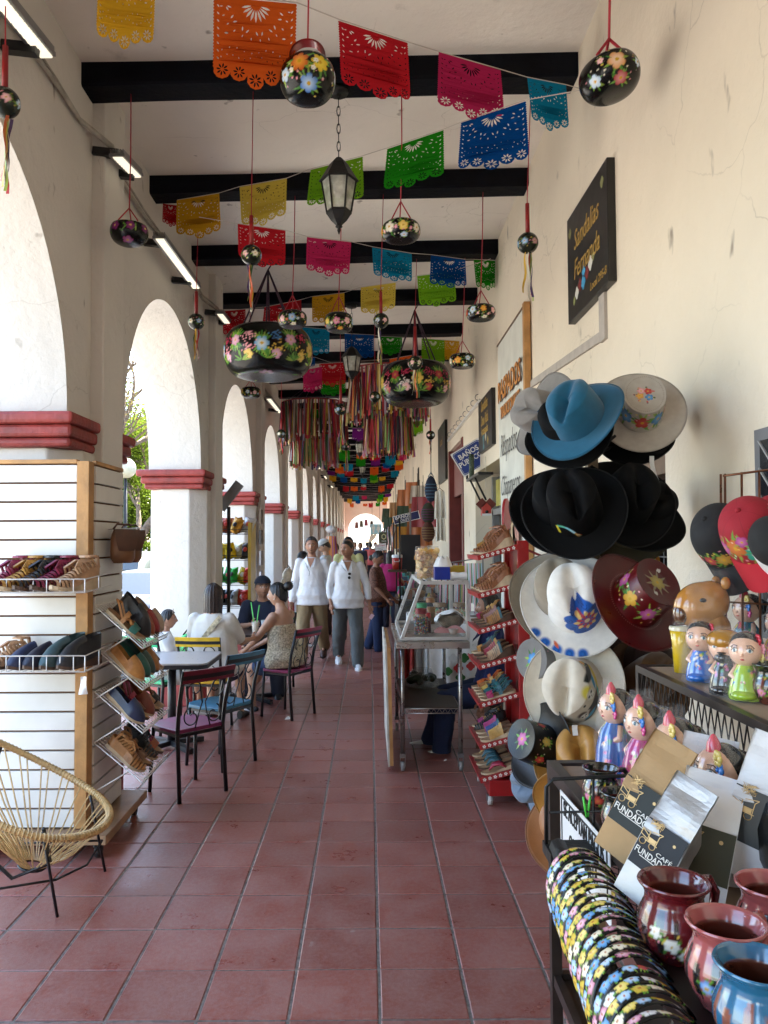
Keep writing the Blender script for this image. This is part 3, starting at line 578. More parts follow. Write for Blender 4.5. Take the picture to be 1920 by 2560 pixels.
# ---- rattles: ball, red stick, ribbons
m_stick = mat((.3, .01, .012), .45, var=.15); m_rbn = mat(None, .45, src='o', var=.05, sheen=.2)
def ribbon(t, p, l, w, c, sway=0, tw=0):
    o = MB().grid(lambda u, v: V(p)+V(((u-.5)*w*cos(tw+v*2)+sway*v*v*l+.006*sin(v*9+tw*5), (u-.5)*w*sin(tw+v*2)+.006*cos(v*7+tw), -v*l)), 2, 9).build('ribbon', m_rbn, t); o.color = (*c, 1)
RB = [(.02, .12, .03), (.75, .72, .6), (.6, .12, .04), (.65, .42, .03), (.05, .02, .1), (.5, .02, .03), (.3, .4, .05)]
def rattle(label, x, y, Y, r, s0, s1, top, rib, pal=0):
    c = at(x, y, Y); rr = px(r, Y); t = thing('gourd_rattle', label, 'rattle', c, 0, 'painted rattles with ribbons hanging from the beams')
    mb = MB().sph((0, 0, 0), rr, 48, 32); P = mb.np(); p = Paint(P, normals(P, (0, 0, 0)), (.012, .016, .01))
    for i in range(6): bouquet(p, *pt_on(rr, rr, -1.57+i*pi/3-.5, -.1), rr*.32, FLC[[7, 4, 2, 7, 6][(i+pal) % 5]], gd, 7)
    for i in range(40): p.dot(p.loc(*pt_on(rr, rr, gd.uniform(0, 6), gd.uniform(-.5, .4))), 0, 0, rr*.05, (.1, .09, .04))
    mb.build('ball', m_lac, t, p.C)
    z0 = local(t, at(x, s0, Y)).z; z1 = rr*.95
    MB().cyl((0, 0, z1), (0, 0, z0), rr*.22, rr*.2).build('stick', m_stick, t)
    MB().tube([(0, 0, z0), (0, 0, z0+.03), local(t, top)], .003, 5).build('hanger', m_ribr, t)
    l = -local(t, at(x, rib, Y)).z-rr
    for i in range(6): ribbon(t, (gd.uniform(-.3, .3)*rr, gd.uniform(-.3, .3)*rr, -rr*.95), l*gd.uniform(.75, 1), .014, RB[(i*2+pal) % 7], gd.uniform(-.06, .06), gd.uniform(0, 3))
    return t
rattle('black ball rattle with blue flower at the top corner by arcade wall', 10, 222, 3.33, 33, 100, 180, at(12, -300, 3.33), 436, 2)
rattle('black ball rattle with pink roses in front of the red flag', 543, 551, 4.83, 22.5, 466, 525, bt(547, 165, 1), 676)
rattle('small ball rattle hanging lowest beside second pilaster', 424, 695, 6.33, 18, 630, 675, bt(430, 385, 2), 783, 1)
rattle('black ball rattle with blue rose hanging along the shop wall', 1140, 525, 4.83, 23, 440, 500, bt(1146, 115, 1), 662, 2)
rattle('small olive ball rattle between the two large gourds', 823, 693, 6.33, 17, 630, 675, bt(828, 415, 2), 790, 4)
rattle('small ball rattle in front of second large gourd', 897, 784, 7.83, 16, 705, 768, bt(900, 570, 3), 862)
rattle('small dark ball rattle at the edge of second gourd', 810, 857, 9.33, 12, 800, 845, bt(810, 700, 4), 880, 3)
rattle('small ball rattle before the left ribbon hoop', 736, 884, 9.33, 13, 820, 870, bt(735, 700, 4), 980, 2)
rattle('tiny ball rattle next to arcade pillar below the ribbons', 608, 937, 11, 10, 905, 928, bt(608, 760, 5), 985, 1)
rattle('tiny ball rattle next to the shop wall signs', 930, 940, 11, 10, 905, 928, bt(931, 760, 5), 985, 3)
rattle('tiny ball rattle far back below the left ribbons', 748, 965, 14, 9, 940, 955, bt(748, 850, 7), 1030, 4)
# ---- iron lanterns
m_iron = mat((.012, .012, .012), .5, .3, var=.3, scale=20, bump=.05); m_lglass = mat((.75, .78, .68), .25, alpha=.5, var=.25, scale=18); m_bulb = mat((.85, .85, .8), .4, var=0)
def lantern(label, x, y0, y1, i, w, chain=True):
    Yb = BY(i)+.1; a, b = at(x, y0, Yb), at(x, y1, Yb); hh = a.z-b.z; r = px(w, Yb)/2
    t = thing('hanging_lantern', label, 'lantern', (a+b)/2, 0, 'iron lanterns down the middle of the arcade'); h = hh/2
    def ring(rq, z): return [(rq*cos(j*pi/3), rq*sin(j*pi/3), z) for j in range(6)]
    def frus(mb, r0, z0, r1, z1): vs = ring(r0, z0)+ring(r1, z1); mb.add(vs, [(j, (j+1) % 6, 6+(j+1) % 6, 6+j) for j in range(6)]+[tuple(range(6))[::-1], tuple(range(6, 12))])
    mb = MB(); zt = h*.42; zb = -h*.45
    frus(mb, r*1.02, zt, r*.72, zt+h*.22); frus(mb, r*.72, zt+h*.22, r*.5, zt+h*.4); frus(mb, r*1.08, zt-h*.04, r*1.02, zt); frus(mb, r*.5, zt+h*.4, r*.2, zt+h*.55); mb.build('roof', m_iron, t)
    mb = MB(); frus(mb, r*.68, zb-h*.03, r*.7, zb+h*.04); frus(mb, r*.42, zb-h*.2, r*.66, zb-h*.03); frus(mb, r*.16, zb-h*.32, r*.42, zb-h*.2); mb.lathe([(r*.16, zb-h*.32), (r*.2, zb-h*.36), (r*.08, zb-h*.4), (r*.1, zb-h*.45), (.003, -h)], 10); mb.build('finial', m_iron, t)
    tp, bp = ring(r*.93, zt-h*.04), ring(r*.66, zb+h*.04); mb = MB()
    for j in range(6): mb.beam(tp[j], bp[j], r*.09)
    mb.build('frame', m_iron, t)
    for j in range(6): k = (j+1) % 6; MB().add([V(q)*.97 for q in (tp[j], tp[k], bp[k], bp[j])], [(0, 1, 2, 3)]).build('pane', m_lglass, t)
    MB().lathe([(.002, zt-h*.5), (r*.3, zt-h*.38), (r*.32, zt-h*.15), (r*.2, zt-.01)], 12).build('bulb', m_bulb, t)
    L_ = ZC-.15-t.location.z-zt-h*.5; n_ = max(4, int(L_/.052)); mb = MB()
    for q in range(n_):
        z = zt+h*.52+L_*(q+.5)/n_; e = L_/n_*.62; mb.tube([((.011 if q % 2 else 0)*cos(2*pi*s/8), (0 if q % 2 else .011)*cos(2*pi*s/8), z+e*sin(2*pi*s/8)) for s in range(8)], .003, 4, closed=True)
    mb.build('chain', m_iron, t); MB().cyl((0, 0, zt+h*.5+L_-.03), (0, 0, zt+h*.5+L_), .06, .07).build('ceiling_rose', m_iron, t)
for a in (('nearest iron lantern with hexagonal glass on a chain', 732, 340, 506, 1, 82), ('second iron lantern between the two large gourds', 760, 748, 826, 4, 44), ('third iron lantern amid the far paper flags', 777, 945, 992, 10, 21), ('fourth iron lantern low over the far paper flags', 783, 1000, 1030, 15, 15), ('fifth tiny lantern before the end wall', 786, 1040, 1064, 21, 12)): lantern(*a)
# ---- hoops of ribbons
def hoop(label, x, y0, y1, i, w, tiers):
    Yb = BY(i)+.1; c = at(x, y0, Yb); t = thing('ribbon_hoop', label, 'ribbon mobile', c); mb = MB(); cols = []
    R_ = px(w, Yb)/2; zb = local(t, at(x, y1, Yb)).z
    PAL = [(.22, .008, .012), (.3, .015, .03), (.3, .2, .02), (.35, .28, .12), (.1, .15, .03), (.02, .07, .02), (.02, .01, .05), (.14, .02, .07), (.28, .08, .02), (.3, .25, .2), (.008, .008, .012), (.2, .15, .2), (.3, .05, .08), (.2, .01, .015), (.25, .01, .02)]
    for q, (rs, za, zc2, n_) in enumerate(tiers):
        for j in range(n_):
            a = 2*pi*j/n_+gd.uniform(-.05, .05); p = V((R_*rs*cos(a), R_*rs*sin(a), zb*za)); l = -zb*(zc2-za)*gd.uniform(.82, 1.05); w_ = .032; s = gd.gauss(0, .07); s2 = gd.gauss(0, .07); th = gd.uniform(0, 3); cc = gd.choice(PAL)
            mb.grid(lambda u, v: p+V(((u-.5)*w_*cos(th+v)+s*v*l*.6, (u-.5)*w_*sin(th+v)+s2*v*l*.6, -v*l)), 2, 5); cols += [tuple(1.7*q_ for q_ in cc)]*10
        MB().tube([(R_*rs*cos(a), R_*rs*sin(a), zb*za) for a in np.linspace(0, 2*pi, 24, False)], .012, 5, closed=True).build('hoop', m_stick, t)
    tag(mb.build('ribbon', mat(None, .5, src='v', var=0, sheen=.2), t, np.array(cols)), kind='stuff')
    apex = V((0, 0, ZC-.15-c.z))
    for j in range(6): a = j*pi/3; MB().tube([apex, (R_*cos(a), R_*sin(a), 0)], .006, 4).build('cord', m_cordp, t)
hoop('hoop of red and purple ribbons on the arcade side', 678, 873, 1010, 7, 140, [(1, 0, .62, 230), (.72, .5, 1, 180)])
hoop('hoop of multicoloured ribbons behind second large gourd', 838, 803, 985, 6, 165, [(1, 0, .6, 260), (.62, .5, 1, 180)])
# ================================================================ SHOES
m_upp = mat(None, .42, src='o', var=.14, scale=40, bump=.03, bscale=120); m_upp2 = mat(None, .5, src='o', var=.1, scale=60); m_sole = mat((.5, .38, .24), .6, var=.15, scale=30); m_soled = mat((.07, .035, .02), .5, var=.2, scale=30); m_insole = mat((.38, .22, .11), .6, var=.15)
SHM = {}
def hw(t): return .5*np.interp(t, [0, .08, .25, .45, .68, .85, .95, 1], [.036, .058, .06, .058, .084, .07, .04, .012])
def sole_top(t, hh, hf): return hf+(hh-hf)*(1 if t < .2 else max(0, 1-(t-.2)/.42)**1.3)
def bend(t): return .012*max(0, (t-.4))*(.6-t)*0+.006*sin(t*6-2.2)
def shoe_meshes(kind, hh, hf, dark):
    key = (kind, hh, hf, dark)
    if key in SHM: return SHM[key]
    Lg = .245; n = 18; res = []; ts = [i/(n-1) for i in range(n)]
    def P(t, s, z): return V((bend(t)+s*hw(t), (t-.0)*Lg, z))
    mb = MB(); vs = []; fs = []
    for t in ts:
        zt = sole_top(t, hh, hf); spring = .012*max(0, (t-.75)/.25)**2; zb = spring
        if kind == 'heel' and .3 < t < .6: zb = max(0, zt-.012)
        vs += [P(t, -1.04, zb), P(t, 1.04, zb), P(t, 1.04, zt+spring), P(t, -1.04, zt+spring)]
    for i in range(n-1): fs += [(4*i+k, 4*i+4+k, 4*i+4+(k+1) % 4, 4*i+(k+1) % 4) for k in range(4)]
    fs += [(0, 1, 2, 3), (4*n-1, 4*n-2, 4*n-3, 4*n-4)]; mb.add(vs, fs); res.append(('sole', mb, m_soled if dark else m_sole))
    zt = lambda t: sole_top(t, hh, hf)+.012*max(0, (t-.75)/.25)**2
    mb = MB().grid(lambda u, v: P(v, (u*2-1)*.96, zt(v)+.003), 3, 14); res.append(('insole', mb, m_insole))
    def arch(mb, t0, t1, h0, h1, m=0, k=1.0, nu=9, lift=0):
        def f(u, v):
            t = t0+(t1-t0)*v; a = pi*(1-u); h = h0+(h1-h0)*v; return V((bend(t)+hw(t)*1.03*k*cos(a), t*Lg, zt(t)+lift+max(h, .004)*sin(a)**.75))
        mb.grid(f, nu, max(2, int((t1-t0)*14)+2))
    up = MB()
    def wall(mb, h):   # quarter: sides and heel, open above
        def f(u, v):
            a = u*2-1; t = abs(a)*.62; s = 1.03 if a > 0 else -1.03; w = hw(max(t, .02))*s
            if t < .06: w = hw(.06)*(a*.62/.06); 
            hv = h*(1-.25*(t/.62)) ; return V((bend(t)+w*(1-.12*v), t*Lg-(.006*v if t < .1 else 0), zt(t)+hv*v))
        mb.grid(f, 31, 5)
    if kind in ('loafer', 'heel', 'clog', 'bootie'):
        h = dict(loafer=.045, heel=.05, clog=.03, bootie=.105)[kind]; vt = dict(loafer=.5, heel=.6, clog=.4, bootie=.36)[kind]; vh = dict(loafer=.055, heel=.045, clog=.07, bootie=.09)[kind]
        if kind != 'clog': wall(up, h)
        def f(u, v):
            t = vt+(1-vt)*v; a = pi*(1-u); hq = vh*(1-v**2.2)+.02*(1-v)**0*(1-v**8); return V((bend(t)+hw(t)*1.04*cos(a), t*Lg, zt(t)+hq*max(0, sin(a))**.7))
        up.grid(f, 13, 12); res.append(('upper', up, m_upp))
    elif kind == 'huarache':
        for i in range(8): t = .38+i*.075; arch(up, t, t+.05, .07*(1-i*.085), .066*(1-i*.09), lift=-.001)
        for i in range(5): t = .04+.5*i/5
        wall(up, .05)
        for s in (-1, 1):
            for i in range(6):
                t = .16+i*.07; up.tube([P(t, s*1.0, zt(t)+.045), P(t+.05, s*.8, zt(t)+.068), P(.42, s*.35, zt(.42)+.088)], .006, 4)
        up.tube([(bend(.15)+hw(.15)*1.1*cos(a), .15*Lg*.6+.03*(1+sin(a)), zt(.1)+.085) for a in np.linspace(0, 2*pi, 14)], .006, 4)
        for s in (-1, 1): up.tube([P(.08, s*.8, zt(.08)+.04), P(.12, s*.8, zt(.1)+.088)], .008, 4)
        res.append(('upper', up, m_upp))
    elif kind == 'wedge':
        arch(up, .36, .74, .068, .05); res.append(('upper', up, m_upp)); b = MB(); arch(b, .33, .4, .076, .074, lift=.001)
        for i in range(6): arch(b, .45+i*.05, .462+i*.05, .066-.004*i, .066-.004*i, lift=.002)
        res.append(('strap', b, m_upp2))
    elif kind == 'sandal':
        arch(up, .62, .8, .042, .034); res.append(('upper', up, m_upp)); b = MB(); arch(b, .36, .46, .062, .058)
        for s in (-1, 1): b.tube([P(.42, s, zt(.42)+.03), P(.62, -s*.8, zt(.62)+.03)], .008, 4); b.tube([P(.36, s, zt(.36)+.02), P(.12, s*1.02, zt(.1)+.06), P(.015, 0, zt(0)+.062)], .007, 4)
        res.append(('strap', b, m_upp2))
    elif kind == 'flip':
        for s in (-1, 1): up.tube([P(.3, s*1.0, zt(.3)), P(.42, s*.9, zt(.42)+.03), P(.6, s*.45, zt(.6)+.035), P(.76, 0, zt(.76)+.006)], [.008, .011, .01, .005], 6)
        res.append(('strap', up, m_upp))
    SHM[key] = [(nm, mb.build(nm, m), ) for nm, mb, m in res]
    return SHM[key]
SHUSED = set()
def shoe(label, kind, loc, rz, c, c2=None, hh=.03, hf=.014, dark=0, pitch=0, roll=0, s=1, group=None, rot=None):
    """toe towards +y before turning; origin on the ground under the middle"""
    ms = shoe_meshes(kind, hh, hf, dark); nm = {'flip': 'flip_flop', 'sandal': 'sandal', 'wedge': 'wedge_sandal', 'huarache': 'huarache_sandal', 'loafer': 'flat_shoe', 'heel': 'shoe', 'clog': 'clog', 'bootie': 'ankle_boot'}[kind]
    t = thing(nm, label, nm.replace('_', ' ').replace('huarache sandal', 'sandal').replace('wedge sandal', 'sandal'), loc, 0, group)
    M3 = rot if rot is not None else (Mx.Rotation(rz, 3, 'Z') @ Mx.Rotation(pitch, 3, 'X') @ Mx.Rotation(roll, 3, 'Y')); t.rotation_euler = M3.to_euler(); t.scale = (s, s, s)
    for pn, src in ms:
        o = src if src.name not in SHUSED else src.copy()
        if src.name in SHUSED: COL.objects.link(o)
        else: SHUSED.add(src.name)
        o.parent = t; o.location = (0, -.122, 0); o.color = (*((c2 or c) if pn == 'strap' else c), 1)
    return t
# ================================================================ SHOE DISPLAY BY THE FIRST PILLAR
m_slat = mat((.72, .71, .67), .38, var=.1, scale=3, bump=.01); m_pine = mat((.48, .25, .085), .55, var=.25, scale=7, bump=.05); m_ply = mat((.33, .2, .11), .6, var=.3, scale=6, bump=.05); m_gap = mat((.16, .07, .03), .8); m_wh = mat((.75, .75, .74), .3, var=.03)
YF, XS = 4.35, -1.565
sw = thing('shoe_display_wall', 'tall white slatted shoe display on a plywood dolly before the first pillar', 'display wall', (XS, YF, 0))
pt_ = .1065; zt_ = 2.17; mb = MB()
MB().bb((-1.2, .03, .14), (-.075, .042, zt_)).bb((-.035, .09, .14), (-.02, .58, zt_)).build('backing', m_gap, sw)
for i in range(19):
    z1 = zt_-i*pt_-.012; z0 = z1-pt_+.011
    MB().bb((-1.19, .006+random.uniform(0, .003), z0), (-.078, .029, z1)).build('slat', m_slat, sw, bevel=.002)
    MB().bb((-.019, .085, z0), (.002+random.uniform(0, .003), .575, z1)).build('slat', m_slat, sw, bevel=.002)
MB().bb((-.074, -.004, .14), (-.006, .08, zt_+.01)).build('corner_post', m_pine, sw, bevel=.003)
MB().bb((-1.2, .0, zt_-.004), (-.076, .05, zt_+.02)).bb((-.02, .084, zt_-.004), (.004, .58, zt_+.02)).build('top_rail', m_pine, sw, bevel=.003)
q = onZ(318, 1707, .13)-sw.location; q0 = onZ(229, 1808, .13)-sw.location
MB().poly([(-1.4, q0.y), (q0.x, q0.y), (q.x, q.y), (-1.4, q.y)], .05, Mx.Translation((0, 0, .085))).build('base_board', m_ply, sw, bevel=.004)
for x, y in ((q0.x-.06, q0.y+.06), (q.x-.06, q.y-.08), (-1.2, q0.y+.06)):
    c = MB().cyl((x-.014, y, .036), (x+.014, y, .036), .036, n=14).cyl((x-.02, y, .036), (x+.02, y, .036), .012); c.build('caster', m_dk, sw); MB().bb((x-.022, y-.02, .06), (x-.018, y+.02, .085)).bb((x+.018, y-.02, .06), (x+.022, y+.02, .085)).build('caster_fork', m_alu, sw)
def front_shelf(label, yr, yf):
    """wire shelf on the front of the slatted wall; yr/yf = height of rail and floor in the picture"""
    Yq = YF-.3; a = at(0, yf, Yq); z = a.z; t = thing('wire_shelf', label, 'wire shelf', (XS, YF, z), 0, 'white wire shelves on the shoe display')
    x1 = at(182, yf, Yq).x-XS; zr = at(0, yr, Yq).z-z; mb = MB()
    for zz in (0, zr): mb.tube([(-1.1, -.29, zz), (x1, -.29, zz), (x1+.04, .0, zz+.02)], .004, 5)
    mb.tube([(x1, -.29, 0), (x1, -.29, zr)], .004, 5)
    for i in range(16): x = x1-.07*i-.06; mb.cyl((x, -.29, 0), (x, -.29, zr), .003, n=5)
    mb.tube([(x1+.02, -.14, .01), (x1+.02, -.14, zr+.01)], .003, 5); mb.build('rail', m_wh, t)
    mb = MB()
    for i in range(26): x = x1-.04*i-.01; mb.cyl((x, -.29, 0), (x, 0, 0), .0025, n=5)
    mb.build('wire', m_wh, t); return V((0, Yq, z))
s1 = front_shelf('upper white wire shelf holding five woven sandals', 1252, 1281); s2 = front_shelf('lower white wire shelf holding five leather clogs', 1418, 1453)
TAN, BRN, WIN, BLK, NAT, NAV, TEAL, GRNS, RUST, OLV = (.36, .16, .05), (.16, .065, .025), (.2, .015, .05), (.02, .02, .022), (.45, .26, .14), (.015, .025, .07), (.04, .08, .09), (.01, .09, .075), (.3, .07, .02), (.12, .08, .03)
for i, (x, c, l) in enumerate(((12, WIN, 'wine red'), (45, (.4, .2, .04), 'mustard tan'), (80, BLK, 'black'), (116, (.18, .012, .04), 'deep crimson'), (158, NAT, 'natural beige'))):
    p = at(x, 1278, s1.y+.13); shoe(l+' woven ankle-strap sandal on upper wire shelf', 'huarache', (p.x, s1.y+.14, s1.z+.004), R(180-22), c, hh=.045, dark=i in (2, 3), group='sandals on the upper wire shelf', s=1.38)
for i, (x, c, l, k) in enumerate(((12, NAT, 'pale woven slip-on', 'huarache'), (62, NAV, 'navy blue leather clog', 'clog'), (96, (.012, .014, .03), 'black-blue leather clog', 'clog'), (131, TEAL, 'slate teal ankle boot', 'bootie'), (167, BLK, 'black ankle boot with purple paper', 'bootie'))):
    p = at(x, 1450, s2.y+.13); shoe(l+' on the lower wire shelf', k, (p.x, s2.y+.14, s2.z+.004), R(180-25), c, hh=.04, dark=1, group='shoes on the lower wire shelf', s=1.2)
# racks on the side, sloping outwards
SIDE = [(1310, 1402, 'topmost sloping wire rack', [((.015, .12, .1), 'green braided', 'sandal'), (BLK, 'black fabric', 'bootie'), (RUST, 'rust embroidered', 'loafer'), ((.25, .02, .02), 'red', 'loafer'), ((.4, .3, .22), 'pale', 'loafer')]),
        (1400, 1492, 'second sloping wire rack', [((.42, .19, .05), 'caramel', 'loafer'), ((.02, .11, .09), 'dark green', 'loafer'), ((.03, .07, .06), 'black-green', 'loafer'), (TAN, 'mustard', 'loafer'), (BRN, 'brown', 'sandal')]),
        (1495, 1586, 'third sloping wire rack', [(NAV, 'navy embroidered', 'loafer'), (BRN, 'brown strappy', 'sandal'), ((.2, .05, .03), 'maroon flowered', 'loafer'), (TAN, 'tan', 'sandal'), (BLK, 'black', 'sandal')]),
        (1605, 1694, 'lowest sloping wire rack', [(TAN, 'tan striped', 'huarache'), (BRN, 'brown', 'sandal'), (BLK, 'black woven', 'huarache'), (RUST, 'orange woven', 'sandal')])]
for ya, yb, lab, items in SIDE:
    a0 = at(205, ya, 4.42); o1 = at(302, yb, 4.40); dx = o1.x-XS; dz = o1.z-a0.z; d = .52
    t = thing('sloping_wire_rack', lab+' of shoes on the side of the display wall', 'wire rack', (XS+.01, 4.42, a0.z), 0, 'sloping wire racks on the shoe display'); mb = MB()
    for i in range(14): y = d*i/13; mb.tube([(0, y, 0), (dx, y, dz), (dx+.012, y, dz+.03)], .0025, 4)
    mb.build('wire', m_wh, t); mb = MB()
    for f, zz in ((0, 0), (.33, 0), (.66, 0), (1, 0), (1.03, .03)): mb.cyl((dx*f, 0, dz*f+zz), (dx*f, d, dz*f+zz), .004, n=5)
    for y in (0, d): mb.tube([(0, y, 0), (dx, y, dz), (dx+.012, y, dz+.03)], .004, 5); mb.tube([(0, y, dz-.05), (dx*.7, y, dz*.72)], .0045, 5)
    mb.build('rail', m_wh, t); n = len(items); ang = math.atan2(dz, dx); rot = Mx.Rotation(-ang, 3, 'Y') @ Mx.Rotation(-pi/2, 3, 'Z')
    for i, (c, l, k) in enumerate(items):
        up_ = rot @ V((0, 0, 1)); p = V((XS+.01+dx*.52, 4.42+d*(i+.55)/n, a0.z+dz*.52))+up_*.006
        shoe('%s shoe on the %s' % (l, lab.replace(' sloping wire', '')), k, p, 0, c, random.choice((BRN, TAN, (.3, .03, .06))) if k == 'sandal' else None, hh=.02, dark=i % 2, group='shoes on the sloping racks', s=1.1, rot=rot @ Mx.Rotation(random.uniform(-.12, .12), 3, 'Z'))
# two leather bags on a hook
m_lth = mat((.17, .07, .025), .4, var=.3, scale=9, bump=.05); m_lthd = mat((.08, .03, .015), .45, var=.2)
for i, (x, l) in enumerate(((235, 'brown leather saddle bag nearest on the hook of the display wall'), (266, 'brown leather saddle bag behind the first on the hook'))):
    Yb = 4.62+.14*i; c = onX(x, 1180, XS+.1); c.y = Yb; c.z = at(x, 1180, Yb).z; t = thing('saddle_bag', l, 'bag', c, R(-48), 'leather bags on the hook'); h, w = .1, .075
    body = MB().grid(lambda u, v: V(((.045*(1-.5*(v-.3)**2))*cos(u*2*pi), w*(1-.35*max(0, v-.75)*3)*sin(u*2*pi), -h+2*h*v)) if v > .02 else V((.03*cos(u*2*pi), w*.75*sin(u*2*pi), -h)), 20, 8, closed=True); body.build('body', m_lth, t)
    MB().grid(lambda u, v: V((.052+.006*sin(v*3), w*(u*2-1)*.98*(1-.35*v*v), h*(.98-1.25*v))), 9, 7).grid(lambda u, v: V((-.03+.08*v, w*(u*2-1)*.96, h*(1.0+.02*sin(v*3)))), 9, 4).build('flap', m_lthd, t)
    MB().tube([(.0, -w*.8, h), (0, -w*.5, h+.03), (0, w*.5, h+.03), (0, w*.8, h)], .006, 5).build('strap', m_lthd, t)
MB().tube([(0.0, .3, onX(255, 1145, XS).z), (.2, .3, onX(255, 1145, XS).z+.01), (.2, .3, onX(255, 1145, XS).z+.03)], .004, 5).build('hook', m_wh, sw)
tg = thing('paper_tag', 'white paper strip hanging from the end of lower wire shelf', 'tag', at(180, 1462, 4.05)); MB().grid(lambda u, v: V((.03*(u-.5)*(1+.5*v), .01*sin(v*4+u*3), -.09*v)), 4, 6).build('paper', m_wh, tg)
# ================================================================ WOVEN ROUND CHAIR
m_cord = mat((.6, .42, .19), .45, var=.2, scale=30); m_blk = mat((.01, .01, .012), .4, var=.2)
ac = thing('acapulco_chair', 'round chair strung with straw coloured cord on thin black legs', 'chair', (-1.63, 3.77, 0))
A_, B_ = V((-.42, 0, .235)), V((0, .36, 0)); C_ = V((-.06, 0, .575)); bot = V((.02, -.02, .19))
rim = [C_+A_*cos(a)+B_*sin(a)*(1-.12*cos(a))+V((0, 0, .03*cos(2*a))) for a in np.linspace(0, 2*pi, 72, False)]
MB().tube(rim, .016, 8, closed=True).build('rim', m_cord, ac); mb = MB()
for i in range(150):
    f = i*72/150; k = int(f); p = rim[k].lerp(rim[(k+1) % 72], f-k); d = (rim[(k+1) % 72]-rim[k]).normalized(); u = d.orthogonal().normalized(); w = d.cross(u)
    mb.tube([p+(u*cos(a)+w*sin(a))*.0175+d*(j*.0008) for j, a in enumerate(np.linspace(0, 2*pi, 9))], .0032, 4, cap=False)
tag(mb.build('wrapping', m_cord, ac), kind='stuff')
for i in range(46):
    p = rim[int(i*72/46)]; a = 2*pi*i/46; q = bot+V((-.05*cos(a), .05*sin(a), .012*cos(a))); 
    MB().tube([p, p.lerp(q, .5)+V((0, 0, -.035)), q], .0042, 4).build('cord', m_cord, ac)
MB().tube([bot+V((-.06*cos(a), .06*sin(a), .012*cos(a)-.004)) for a in np.linspace(0, 2*pi, 16, False)], .007, 6, closed=True).build('seat_ring', m_blk, ac)
F = [onZ(124, 1980, 0)-ac.location, onZ(227, 1882, 0)-ac.location, V((-.55, -.22, 0)), V((-.5, .3, 0))]
for f, tp in zip(F, (rim[30], rim[42] if False else C_-A_*.75+B_*.62, C_+A_*.5-B_*.8, C_+A_*.5+B_*.8)):
    tp = V(tp); tp = {0: C_-A_*.55-B_*.75, 1: C_-A_*.6+B_*.72}.get(F.index(f), tp); MB().tube([f, f.lerp(tp, .97)], .0075, 6).build('leg', m_blk, ac)
mid = lambda f: V(f)+(V((0, 0, .55))-V(f)*.15)*.3
MB().tube([mid(F[0]), (mid(F[0])+mid(F[1]))/2+V((.03, 0, -.03)), mid(F[1])], .006, 5).tube([mid(F[2]), (mid(F[2])+mid(F[0]))/2+V((0, -.02, -.03)), mid(F[0])], .006, 5).tube([mid(F[3]), (mid(F[3])+mid(F[1]))/2, mid(F[1])], .006, 5).build('stretcher', m_blk, ac)
MB().tube([bot+V((-.2, -.2, .2)), bot+V((-.05, -.1, -.02)), bot+V((.12, -.08, .04)), C_-A_*.55-B_*.72], .009, 6).build('seat_bar', m_blk, ac)
# ================================================================ TABLES AND IRON CHAIRS
m_top = mat((.4, .38, .37), .3, var=.06, scale=40); m_topd = mat((.05, .035, .03), .3, var=.2)
def cafe_table(label, x, y, w, d, top, rz=0):
    t = thing('cafe_table', label, 'table', (x, y, 0), rz); c = .06; pr = []
    for sx, sy in ((1, 1), (-1, 1), (-1, -1), (1, -1)):
        for k in range(5): a = {(1, 1): 0, (-1, 1): 1, (-1, -1): 2, (1, -1): 3}[(sx, sy)]*pi/2+k*pi/8; pr.append((sx*(w/2-c)+c*cos(a), sy*(d/2-c)+c*sin(a)))
    MB().poly(pr, .012, Mx.Translation((0, 0, .741))).build('tabletop', top, t); MB().poly([(a*1.004, b*1.004) for a, b in pr], .034, Mx.Translation((0, 0, .706))).build('edge_band', m_blk, t)
    MB().cyl((0, 0, .04), (0, 0, .705), .035, n=12).build('pedestal', m_blk, t); mb = MB()
    for a in range(4): mb.beam((0, 0, .05), (.3*cos(a*pi/2+pi/4), .3*sin(a*pi/2+pi/4), .025), .05, .04)
    mb.build('foot', m_blk, t); return t
cafe_table('grey square café table in front, black edged, behind the shoe racks', -1.66, 6.56, .72, .7, m_top); cafe_table('dark café table where four people sit with drinks', -1.28, 8.45, .72, .72, m_topd, R(8))
